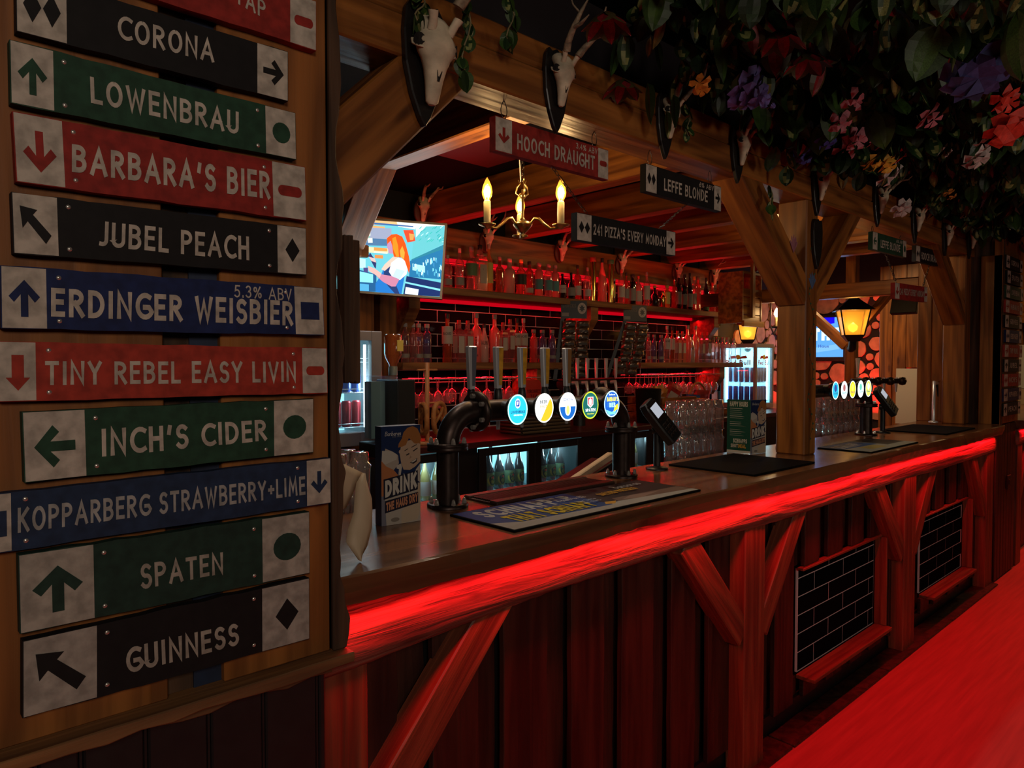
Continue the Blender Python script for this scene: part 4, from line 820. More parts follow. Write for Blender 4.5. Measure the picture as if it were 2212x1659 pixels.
U = [ # pixel x, pixel top, pixel width, profile, glass, cap, label, label span, look
 (968, 552, 20, 'round', 'g_clear', 'l_white', 'l_grey', (.12, .3), 'dimpled clear'), (993, 538, 21, 'round', 'g_clear', 'l_white', 'l_grey', (.12, .3), 'dimpled clear pale-capped'),
 (1016, 535, 25, 'dome', 'g_clear', 'l_grey', 'l_green', (.34, .62), 'clear bottle with large green medallion'), (1037, 531, 23, 'block', 'g_clear', 'l_black', 'l_white', (.18, .58), 'square bottle with pale label'),
 (1058, 529, 19, 'round', 'g_yellow', 'l_white', 'l_yellow', (.2, .62), 'white-necked bottle with yellow label'), (1077, 556, 20, 'dome', 'g_amber', 'l_grey', None, (0, 0), 'dark amber'),
 (1099, 560, 27, 'dome', 'g_white', 'l_white', None, (0, 0), 'frosted white'), (1123, 562, 24, 'dome', 'g_pink', 'l_gold', 'l_black', (.3, .58), 'bottle with round black label'),
 (1143, 566, 18, 'tall', 'g_red', 'l_black', 'l_white', (.1, .24), 'pink gin'), (1162, 569, 19, 'vodka', 'g_pinkfrost', 'l_grey', 'l_teal', (.22, .52), 'frosted pink with teal disc'),
 (1183, 572, 19, 'vodka', 'g_clear', 'l_grey', 'l_teal', (.22, .52), 'clear with teal disc'), (1200, 574, 18, 'vodka', 'g_pinkfrost', 'l_grey', 'l_teal', (.22, .52), 'right frosted pink with teal disc'),
 (1215, 592, 17, 'slope', 'g_dark', 'l_black', 'l_white', (.25, .55), 'black with diamond label'), (1232, 590, 20, 'squat', 'g_dark', 'l_black', 'l_grey', (.15, .45), 'round dark'),
 (1249, 574, 17, 'round', 'g_red', 'l_black', 'l_white', (.15, .42), 'red with long black neck'), (1267, 579, 17, 'round', 'g_clear', 'l_grey', 'l_white', (.15, .35), 'clear broad'),
 (1283, 557, 14, 'tube', 'gold', 'l_red', None, (0, 0), 'polished gold'), (1300, 559, 20, 'slope', 'g_pinkfrost', 'l_black', None, (0, 0), 'tall frosted red'), (1317, 563, 14, 'tube', 'gold', 'l_green', None, (0, 0), 'polished gold green-capped'),
 (1327, 603, 9, 'tube', 'g_dark', 'l_white', 'l_yellow', (.3, .8), 'slim dark'), (1341, 583, 16, 'round', 'g_clear', 'l_red', 'l_white', (.2, .5), 'red-lit clear'), (1352, 590, 14, 'round', 'g_red', 'l_black', 'l_grey', (.2, .5), 'small dark-capped'),
 (1365, 594, 16, 'vodka', 'g_dark', 'l_black', 'l_grey', (.15, .55), 'dark square-shouldered'), (1379, 597, 17, 'round', 'g_pinkfrost', 'l_red', 'l_white', (.15, .5), 'pink-necked'), (1394, 589, 15, 'round', 'g_clear', 'l_grey', 'l_white', (.2, .6), 'clear with tall label'),
 (1413, 618, 22, 'squat', 'g_dark', 'l_gold', None, (0, 0), 'squat black'), (1430, 631, 10, 'tall', 'gold', 'l_gold', None, (0, 0), 'small golden'), (1442, 617, 14, 'vodka', 'g_yellow', 'l_gold', 'l_yellow', (.2, .7), 'yellow-labelled'),
 (1453, 598, 11, 'slope', 'g_red', 'l_black', None, (0, 0), 'red long-necked'), (1466, 593, 13, 'tall', 'g_dark', 'l_white', 'l_grey', (.15, .5), 'dark white-capped'), (1477, 594, 13, 'tall', 'g_dark', 'l_black', 'l_grey', (.15, .45), 'dark slim'),
 (1489, 591, 14, 'slope', 'g_dark', 'l_black', 'l_grey', (.1, .45), 'tall black wine-shaped'), (1499, 598, 12, 'vodka', 'g_clear', 'l_gold', 'l_white', (.2, .5), 'clear gold-capped'), (1508, 598, 14, 'vodka', 'g_pinkfrost', 'l_grey', None, (0, 0), 'frosted red'),
 (1523, 601, 14, 'slope', 'g_dark', 'l_black', 'l_green', (.05, .3), 'dark green tapering'), (1537, 611, 14, 'round', 'g_pink', 'l_red', None, (0, 0), 'small pink'), (1548, 608, 13, 'round', 'g_amber', 'l_black', None, (0, 0), 'small amber'),
 (1562, 606, 15, 'slope', 'g_red', 'l_black', 'l_grey', (.2, .5), 'reddish'), (1574, 612, 11, 'tall', 'g_yellow', 'l_black', None, (0, 0), 'slim amber'), (1583, 611, 13, 'slope', 'g_green', 'l_black', 'l_black', (.3, .55), 'green')]
def row(lst, z, group, where, y=YBo, words=None):
    for i, (u, vt, wpx, pf, gl, cap, lab, lz, look) in enumerate(lst):
        p = atY(u, 700, y); dep = p.x * _c + p.y * _s; hh = (ZC + (784 - vt) / F_PX * dep) - z; ww = wpx / F_PX * dep
        yy = y + rnd.uniform(-.012, .012)
        bottle(f'{look} bottle, {ordw(i)} from the left on {where}' if 'bottle' not in look else f'{look}, {ordw(i)} from the left on {where}', p.x, yy, z, ww, hh, pf, gl, cap, lab, lz, group, **((words or {}).get(i, {})))
row(U, 2.0305, 'spirit bottles on the upper shelf', 'the upper shelf', words={3: dict(words=('TEREMANA', .7, .46, .52)), 12: dict(words=('MILANO', .6, .38, .42))})
LL = [(875, 698, 19, 'vodka', 'g_clear', 'l_white', 'l_grey', (.12, .22), 'clear white-capped'), (893, 699, 16, 'vodka', 'g_clear', 'l_white', None, (0, 0), 'clear'), (906, 699, 19, 'vodka', 'g_clear', 'l_white', 'l_grey', (.12, .22), 'clear with blue lettering'), (924, 700, 20, 'vodka', 'g_blue', 'l_white', 'l_grey', (.12, .22), 'clear bluish'),
 (967, 678, 24, 'dome', 'g_amber', 'l_black', 'l_white', (.38, .74), 'dark rum'), (990, 692, 19, 'block', 'g_clear', 'l_red', 'l_white', (.22, .62), 'red-capped square gin'), (1009, 693, 19, 'block', 'g_clear', 'l_red', 'l_white', (.22, .62), 'second red-capped square gin'),
 (1028, 677, 25, 'dome', 'g_pinkfrost', 'l_grey', None, (0, 0), 'tall frosted pink'), (1048, 700, 21, 'slope', 'g_white', 'l_black', None, (0, 0), 'white coconut rum'), (1067, 680, 25, 'dome', 'g_pinkfrost', 'l_grey', None, (0, 0), 'tall frosted pink right-hand'),
 (1084, 697, 16, 'block', 'g_clear', 'l_red', 'l_white', (.3, .62), 'square gin'), (1100, 690, 16, 'block', 'g_clear', 'l_red', 'l_white', (.3, .62), 'pourer-topped gin'), (1116, 688, 18, 'dome', 'g_amber', 'l_black', 'l_white', (.38, .66), 'amber rum'), (1133, 688, 20, 'dome', 'g_clear', 'l_white', 'l_white', (.38, .66), 'white-necked rum'),
 (1153, 712, 18, 'vodka', 'g_pink', 'l_grey', None, (0, 0), 'pinkish vodka'), (1170, 713, 19, 'vodka', 'g_blue', 'l_grey', 'l_grey', (.12, .22), 'bluish vodka'), (1190, 713, 18, 'vodka', 'g_blue', 'l_grey', 'l_grey', (.12, .22), 'last dim vodka')]
bw = dict(words=('BACARDI', .75, .56, .62)); 
row(LL, 1.5535, 'spirit bottles on the lower left shelf', 'the lower left shelf', words={2: dict(words=('ABSOLUT', .7, .55, .66), wcol=(.03, .05, .3)), 3: dict(words=('VODKA', .6, .5, .6), wcol=(.03, .05, .3)), 4: bw, 12: bw, 13: bw, 7: dict(words=('Teichenne', .9, .12, .52), wcol=(.15, .01, .02), wsl=1), 8: dict(words=('MALIBU', .8, .46, .56))})
LR = [(1401, 721, 12, 'vodka', 'g_clear', 'l_grey', 'l_grey', (.12, .22), 'clear narrow'), (1414, 723, 13, 'vodka', 'g_blue', 'l_grey', 'l_grey', (.12, .22), 'bluish vodka'), (1427, 724, 14, 'vodka', 'g_blue', 'l_grey', 'l_grey', (.12, .22), 'second bluish vodka'), (1439, 704, 15, 'dome', 'g_clear', 'l_white', 'l_white', (.36, .66), 'white-capped rum'), (1452, 706, 13, 'dome', 'g_amber', 'l_black', 'l_white', (.36, .66), 'dark-capped rum'),
 (1463, 715, 13, 'block', 'g_clear', 'l_red', 'l_white', (.3, .62), 'square gin'), (1474, 716, 12, 'block', 'g_clear', 'l_red', 'l_white', (.3, .62), 'second square gin'), (1485, 703, 19, 'dome', 'g_pinkfrost', 'l_grey', None, (0, 0), 'frosted red'), (1494, 722, 13, 'slope', 'g_white', 'l_black', None, (0, 0), 'white coconut rum'), (1504, 704, 19, 'dome', 'g_pinkfrost', 'l_grey', None, (0, 0), 'frosted red right-hand'),
 (1516, 718, 12, 'block', 'g_clear', 'l_red', 'l_white', (.3, .62), 'red-capped gin'), (1527, 718, 12, 'block', 'g_clear', 'l_red', 'l_white', (.3, .62), 'second red-capped gin'), (1540, 728, 11, 'vodka', 'g_clear', 'l_grey', None, (0, 0), 'clear'), (1551, 728, 13, 'vodka', 'g_clear', 'l_grey', None, (0, 0), 'pale clear'), (1562, 729, 13, 'vodka', 'g_clear', 'l_grey', None, (0, 0), 'blue-lit clear'), (1573, 729, 13, 'vodka', 'g_clear', 'l_grey', None, (0, 0), 'bright blue-lit clear'), (1584, 731, 12, 'vodka', 'g_clear', 'l_grey', None, (0, 0), 'end clear')]
row(LR, 1.5535, 'spirit bottles on the lower right shelf', 'the lower right shelf', words={3: dict(words=('BACARDI', .7, .55, .6)), 8: dict(words=('MALIBU', .7, .46, .56))})

# ================================================================== SCREEN, FRIDGE, DISPENSER AT THE LEFT
TR_, TL_, BL_ = V((2.42, 3.11, 2.312)), V((1.998, 3.5, 2.354)), V((1.992, 3.5, 1.940))
ex = (TR_ - TL_).normalized(); ez = (TL_ - BL_); ez = (ez - ex * ez.dot(ex)).normalized(); ey = ex.cross(ez)  # ey points away from the viewer? fixed below
nrm = ez.cross(ex); nrm = nrm if nrm.dot(V((0, 0, ZC)) - TR_) > 0 else -nrm
TVO = TR_ - ex * .74 - ez * .414
tv = thing('wall_screen', 'large lit television screen with a pale frame, a red-haired barmaid on it', 'television', TVO)
tvf = lambda a, b, d=0.0: TVO + ex * (a * .74) + ez * (b * .414) + nrm * d
obj('casing', MB().prism([(0, 0), (1, 0), (1, 1), (0, 1)], tvf, -.05, -.004), M['black'], tv, world=True, bevel=.003)
for q in ([(0, 0), (1, 0), (1, .028), (0, .028)], [(0, .972), (1, .972), (1, 1), (0, 1)], [(.984, .028), (1, .028), (1, .972), (.984, .972)], [(0, .028), (.016, .028), (.016, .972), (0, .972)]):
    obj('bezel', MB().prism(q, tvf, -.006, .006), pm('pale_bezel', (.32, .28, .22), .4) if 'pale_bezel' not in bpy.data.materials else bpy.data.materials['pale_bezel'], tv, world=True)
def tvuv(x, y):   # picture coordinates of the crop (2212 wide, 5.53 px per pixel) -> unit on the screen
    d = _ray(730 + x / 5.53, 430 + y / 5.53); t = (TVO - V((0, 0, ZC))).dot(nrm) / d.dot(nrm); p = V((0, 0, ZC)) + d * t - TVO
    return (p.dot(ex) / .74, p.dot(ez) / .414)
M['screen'].node_tree.nodes['Principled BSDF'].inputs['Emission Strength'].default_value = 1.25
def P(c, *xy): return (c, [tvuv(xy[i], xy[i + 1]) for i in range(0, len(xy), 2)])
art = [((.16, .62, .72), [(.016, .028), (.984, .028), (.984, .972), (.016, .972)]),
 P((.9, .55, .25), 40, 205, 1270, 300, 1270, 330, 40, 300), P((1, .95, .8), 700, 270, 1275, 312, 1275, 420, 720, 330),
 P((.05, .16, .42), 40, 245, 900, 322, 900, 336, 40, 275), P((.95, .45, .15), 40, 285, 560, 330, 560, 350, 40, 318),
 P((.85, .22, .06), 40, 318, 110, 320, 110, 460, 45, 440), P((.25, .25, .65), 110, 320, 250, 330, 250, 470, 110, 460), P((.35, .40, .55), 380, 340, 640, 350, 640, 480, 380, 470), P((.25, .55, .45), 250, 330, 380, 340, 380, 470, 250, 470),
 P((.08, .20, .38), 50, 450, 590, 480, 590, 560, 240, 550, 235, 505, 50, 500), P((.95, .75, .45), 240, 560, 600, 590, 600, 650, 240, 630), P((.95, .35, .08), 430, 575, 590, 590, 590, 625, 430, 615), P((1, .9, .7), 430, 625, 590, 640, 590, 655, 430, 640), P((.85, .3, .08), 440, 665, 540, 672, 540, 712, 440, 705),
 P((.15, .60, .65), 930, 330, 1275, 320, 1268, 530, 880, 720, 900, 500), P((.75, 1, .95), 930, 330, 1060, 320, 930, 460), P((.03, .25, .35), 880, 720, 1262, 545, 1258, 640, 870, 760),
 P((.02, .20, .42), 860, 740, 1255, 600, 1240, 960, 850, 930), P((.01, .03, .14), 820, 920, 1235, 1000, 1232, 1165, 780, 1140), P((.25, .75, .85), 800, 985, 1230, 1075, 1230, 1100, 800, 1005), P((.85, 1, 1), 810, 1050, 965, 1080, 955, 1150, 800, 1130), P((.45, .95, 1), 890, 770, 1040, 800, 1040, 880, 890, 850),
 P((.85, .08, .03), 780, 370, 900, 370, 925, 500, 830, 520), P((.9, .4, .1), 850, 410, 915, 420, 900, 490, 860, 490),
 P((.02, .12, .30), 235, 840, 460, 900, 460, 1110, 240, 1100), P((.30, .85, .95), 245, 860, 420, 900, 420, 1000, 245, 990), P((.55, .95, 1), 245, 700, 330, 720, 330, 830, 245, 820), P((.1, .45, .75), 260, 1010, 370, 1020, 370, 1100, 260, 1095)]
for k in range(46):
    x, y = rnd.uniform(880, 1240), rnd.uniform(640, 900)
    if y < 540 + (1262 - x) * .47 + 60: continue
    art.append(P(rnd.choice([(.25, .8, .95), (.05, .3, .6), (.7, 1, 1), (.1, .5, .7)]), x, y, x + 14, y + 3, x + 14, y + rnd.uniform(30, 70), x, y + 40))
for k in range(26):
    x = rnd.uniform(950, 1250); y = rnd.uniform(340, 520); art.append(P(rnd.choice([(.02, .45, .45), (.6, 1, .95), (.05, .55, .5)]), x, y, x + 30, y - 26, x + 34, y - 18, x + 4, y + 8))
for x, y, r in ((180, 350, 22), (190, 475, 26), (275, 430, 20), (285, 500, 24), (370, 420, 18), (385, 495, 28)): art.append(P((.9, 1, .8), x - r, y - r, x + r, y - r, x + r * 1.1, y + r, x - r * .9, y + r))
art += [P((.02, .20, .62), 450, 1010, 520, 900, 560, 790, 700, 720, 800, 900, 760, 1140, 450, 1110), P((.02, .05, .18), 560, 800, 640, 800, 640, 960, 700, 1040, 740, 1140, 690, 1140, 600, 1040, 540, 960),
 P((.95, .62, .50), 560, 780, 660, 690, 720, 690, 640, 790, 560, 860, 520, 840), P((.95, .95, .98), 640, 760, 720, 700, 800, 720, 840, 810, 820, 900, 740, 970, 650, 930, 610, 870), P((.60, .78, .95), 700, 830, 800, 860, 740, 960, 650, 930),
 P((.55, .30, .50), 595, 520, 650, 500, 700, 560, 690, 640, 650, 655, 608, 650, 600, 600, 585, 570), P((.95, .10, .01), 585, 470, 640, 425, 700, 418, 770, 450, 810, 540, 850, 690, 865, 800, 850, 890, 800, 740, 760, 700, 670, 690, 660, 650, 650, 560, 630, 500, 590, 540), P((1, .30, .02), 650, 470, 690, 450, 720, 560, 730, 690, 700, 690, 660, 600), P((1, .42, .05), 770, 560, 800, 640, 790, 720, 750, 690, 740, 620),
 P((.65, .25, .38), 440, 850, 520, 900, 640, 920, 735, 960, 690, 1045, 640, 1045, 540, 990, 470, 930), P((.95, .50, .45), 360, 800, 440, 830, 520, 890, 500, 945, 440, 900, 370, 860), P((.03, .04, .15), 365, 680, 385, 640, 460, 750, 455, 830, 440, 820), P((.95, .55, .5), 370, 690, 440, 710, 460, 760, 400, 740), P((.08, .07, .25), 305, 820, 360, 820, 360, 880, 310, 870)]
flat_part('picture', art, tvf, tv, M['screen'], base=.0002, step=.00003)
tvc = TVO + ex * .45 + ez * .2; area('screen_light', tvc + nrm * .03, .6, 1.3, (.95, .90, .82), nrm, .35)

def tall_fridge(name, label, px, y, words=None, group=None, cans=True, short='near drinks fridge'):
    (u0, v0), (u1, v1) = px; a = atY(u0, v0, y); b = atY(u1, v1, y); x0, x1, z1, z0 = a.x, b.x, a.z, b.z; d = .38
    t = thing(name, label, 'fridge', ((x0 + x1) / 2, y, z0), group=group); W, H = x1 - x0, z1 - z0
    g = .055 * W / .23
    obj('back', MB().box(x0, x1, y + d - .02, y + d, z0, z1), M['fridge_grey'], t, world=True)
    for q in ((x0, x0 + .012), (x1 - .012, x1)): obj('side', MB().box(q[0], q[1], y + .02, y + d - .02, z0, z1), M['fridge_grey'], t, world=True)
    obj('roof', MB().box(x0, x1, y + .02, y + d - .02, z1 - .03, z1), M['fridge_grey'], t, world=True); obj('plinth', MB().box(x0, x1, y + .02, y + d - .02, z0, z0 + .05), M['fridge_grey'], t, world=True)
    dr = thing('door', None, None); dr.parent = t; dr.location = V((x0, y, z0)) - t.location
    fx = min(.045, W * .2)
    for nm, q in (('door_stile', (x0, x0 + fx, z0, z1)), ('door_stile', (x1 - fx * 1.4, x1, z0, z1)), ('door_rail', (x0 + fx, x1 - fx * 1.4, z1 - .05, z1)), ('door_rail', (x0 + fx, x1 - fx * 1.4, z0, z0 + .07))):
        obj(nm, MB().box(q[0], q[1], y - .02, y + .018, q[2], q[3]), M['fridge_grey'], dr, world=True, bevel=.003)
    obj('pane', MB().box(x0 + fx, x1 - fx * 1.4, y - .004, y, z0 + .07, z1 - .05), M['pane'], dr, world=True)
    obj('lit_back', MB().box(x0 + .014, x1 - .014, y + d - .03, y + d - .021, z0 + .05, z1 - .03), M['fridge_glow'], t, world=True)
    obj('light_tube', MB().lathe([(.007, z0 + .09), (.007, z1 - .07)], (x1 - fx * 1.4 - .012, y + .03, 0), 10), M['fridge_light'], t, world=True)
    point('fridge_lamp', (x1 - .05, y + .06, (z0 + z1) / 2), 2.6, (.6, .95, 1.0), .03)
    for k, zz in enumerate((z0 + .09, z0 + .27, z0 + .43)):
        m = MB()
        for j in range(6): m.tube([(x0 + .02, y + .05 + j * .05, zz), (x1 - .03, y + .05 + j * .05, zz)], .0022, 5)
        m.tube([(x0 + .02, y + .045, zz + .02), (x1 - .03, y + .045, zz + .02)], .0022, 5); obj('wire_shelf', m, M['chrome'], t, world=True)
        n = int((x1 - x0 - .06) / .058); col = [(.45, .02, .03), (.05, .1, .45), (.30, .35, .6)][k]
        for j in range(n):
            if k == 2 and z1 - zz < .2: continue
            c = MB().lathe([(.020, 0), (.026, .008), (.026, .125), (.020, .135), (.0, .135)], (x0 + .055 + j * .058, y + .09, zz + .003), 12)
            o = obj('drink_can', c, [bpy.data.materials.get(f'can_{k}') or pm(f'can_{k}', col, .3, .5)][0]); tag(o, f'{("red","blue","silver-blue")[k]} can, {ordw(j)} on the {("bottom","middle","top")[k]} rack, {short}', 'can', 'cans in the drinks fridges')
    if words:
        for wt, z0_, z1_, cc in words:
            tm = MB(); f = quad_fn((x0 + fx + .01, y - .0205, z0_), (x1 - fx * 1.4 - .01, y - .0205, z0_), (x1 - fx * 1.4 - .01, y - .0205, z1_), (x0 + fx + .01, y - .0205, z1_), (0, -1, 0)); put_text(tm, wt, f, .0, cc, .18, .14); obj('lettering', tm, M['vinyl'], t, world=True)
    return t
tall_fridge('drinks_fridge', 'grey drinks fridge on the counter at the left, white light tube inside', ((700, 712), (822, 958)), 3.22)
fr2 = thing('drinks_fridge', 'far drinks fridge glazed on two sides, beside the timber post', 'fridge', (6.74, 3.69, 1.095))
fx0, fx1, fy0, fy1, fz0, fz1 = 6.56, 6.93, 3.50, 3.885, 1.095, 1.742
for a, b in ((fx0, fy0), (fx1 - .03, fy0), (fx0, fy1 - .03), (fx1 - .03, fy1 - .03)): obj('corner_frame', MB().box(a, a + .03, b, b + .03, fz0 + .05, fz1 - .04), M['fridge_grey'], fr2, world=True, bevel=.003)
obj('plinth', MB().box(fx0, fx1, fy0, fy1, fz0, fz0 + .05), M['fridge_grey'], fr2, world=True, bevel=.003); obj('roof', MB().box(fx0, fx1, fy0, fy1, fz1 - .04, fz1), M['fridge_grey'], fr2, world=True, bevel=.003)
obj('pane', MB().box(fx0 + .03, fx1 - .03, fy0 + .008, fy0 + .012, fz0 + .05, fz1 - .04), M['pane'], fr2, world=True); obj('pane', MB().box(fx0 + .008, fx0 + .012, fy0 + .03, fy1 - .03, fz0 + .05, fz1 - .04), M['pane'], fr2, world=True)
obj('lit_back', MB().box(fx0 + .03, fx1 - .03, fy1 - .02, fy1 - .01, fz0 + .05, fz1 - .04), M['fridge_glow'], fr2, world=True); obj('lit_side', MB().box(fx1 - .02, fx1 - .01, fy0 + .03, fy1 - .03, fz0 + .05, fz1 - .04), M['fridge_glow'], fr2, world=True)
for a, b in ((fx1 - .05, fy0 + .05), (fx0 + .04, fy1 - .05)): obj('light_tube', MB().lathe([(.008, fz0 + .08), (.008, fz1 - .06)], (a, b, 0), 10), M['fridge_light'], fr2, world=True)
point('fridge_lamp', (6.74, 3.68, 1.66), 3.0, (.6, .95, 1.0), .03)
for nm, f in (('lettering', quad_fn((fx0 + .06, fy0 + .006, 1.53), (fx1 - .08, fy0 + .006, 1.53), (fx1 - .08, fy0 + .006, 1.58), (fx0 + .06, fy0 + .006, 1.58), (0, -1, 0))), ('lettering', quad_fn((fx0 + .006, fy1 - .05, 1.53), (fx0 + .006, fy0 + .06, 1.53), (fx0 + .006, fy0 + .06, 1.58), (fx0 + .006, fy1 - .05, 1.58), (-1, 0, 0)))):
    tm = MB(); put_text(tm, 'Red Bull', f, 0, (.5, .03, .06), .2, .14)
    for a_, c_ in ((.28, (.6, .05, .02)), (.72, (.6, .05, .02))): tm.add([f(a_ - .16, 1.2, .0002), f(a_ + .16, 1.35, .0002), f(a_ + .10, 1.9, .0002), f(a_ - .08, 1.75, .0002)], [(0, 1, 2, 3)], 0, c_)
    tm.add([f(.5 + .11 * math.cos(a), 1.55 + .5 * math.sin(a), .0001) for a in [k * PI / 8 for k in range(16)]], [tuple(range(16))], 0, (.7, .5, .03)); obj(nm, tm, M['vinyl'], fr2, world=True)
for k, zz in enumerate((fz0 + .07, fz0 + .26)):
    m = MB()
    for j in range(7): m.tube([(fx0 + .03, fy0 + .04 + j * .05, zz), (fx1 - .03, fy0 + .04 + j * .05, zz)], .0022, 5)
    obj('wire_shelf', m, M['chrome'], fr2, world=True); mc = bpy.data.materials.get(('can_1', 'can_2')[k]) or pm(('can_1', 'can_2')[k], ((.05, .12, .5), (.3, .35, .6))[k], .3, .5)
    for j in range(5):
        for l in range(5):
            if j and l: continue
            o = obj('drink_can', MB().lathe([(.020, 0), (.026, .008), (.026, .140), (.020, .148), (.0, .148)], (0, 0, 0), 12), mc, loc=(fx0 + .07 + l * .057, fy0 + .07 + j * .062, zz + .003)); tag(o, f'{("blue", "silver-blue")[k]} can on the {("lower", "upper")[k]} rack of the far fridge, ' + (f'{ORD[l]} along the front' if j == 0 else f'{ORD[j]} along the glazed side'), 'can', 'cans in the drinks fridges')
# dispenser with an upturned bottle
dp = thing('shot_dispenser', 'black chilled shot dispenser left of the beer font', 'dispenser', (1.98, 2.85, 1.09))
ax_ = atY(822, 830, 2.9).x; bx_ = atY(898, 830, 2.9).x; zt_ = atY(822, 812, 2.9).z
obj('cabinet', MB().box(ax_ + .10, bx_, 2.9, 3.1, 1.10, zt_ - .02), M['black'], dp, world=True, bevel=.006)
obj('clear_front', MB().box(ax_, ax_ + .10, 2.9, 3.08, 1.16, zt_), M['pane'], dp, world=True, bevel=.004)
obj('cold_plate', MB().box(ax_ + .01, ax_ + .09, 3.0, 3.06, 1.18, zt_ - .03), pm('pale_blue_inside', (.12, .22, .26), .4), dp, world=True)
obj('foot', MB().box(ax_, bx_, 2.88, 3.1, 1.092, 1.16), M['black'], dp, world=True, bevel=.004)
tm = MB(); put_text(tm, 'ICE COLD', quad_fn((ax_ + .004, 2.8985, 1.40), (ax_ + .098, 2.8985, 1.40), (ax_ + .098, 2.8985, 1.418), (ax_ + .004, 2.8985, 1.418), (0, -1, 0)), 0, (.35, .08, .07), .16); 
pb = atY(849, 790, 2.95)
ub = thing('upturned_bottle', 'amber bottle standing upside down in the black dispenser', 'bottle', (pb.x, 2.95, zt_)); zb = atY(849, 812, 2.95).z; ztp = atY(849, 722, 2.95).z
obj('glass', MB().lathe([(.014, zb + .03), (.02, zb + .055), (.038, zb + .09), (.043, zb + .11), (.043, ztp - .01), (.038, ztp), (0, ztp)], (pb.x, 2.95, 0), 16), M['g_amber'], ub, world=True)
obj('neck_collar', MB().lathe([(.022, zt_ + .001), (.022, zb + .045), (.012, zb + .05)], (pb.x, 2.95, 0), 14), pm('grey_collar', (.12, .16, .18), .4), ub, world=True)
obj('label', MB().box(pb.x - .005, pb.x + .03, 2.905, 2.907, zb + .12, ztp - .03), M['l_yellow'], ub, world=True)

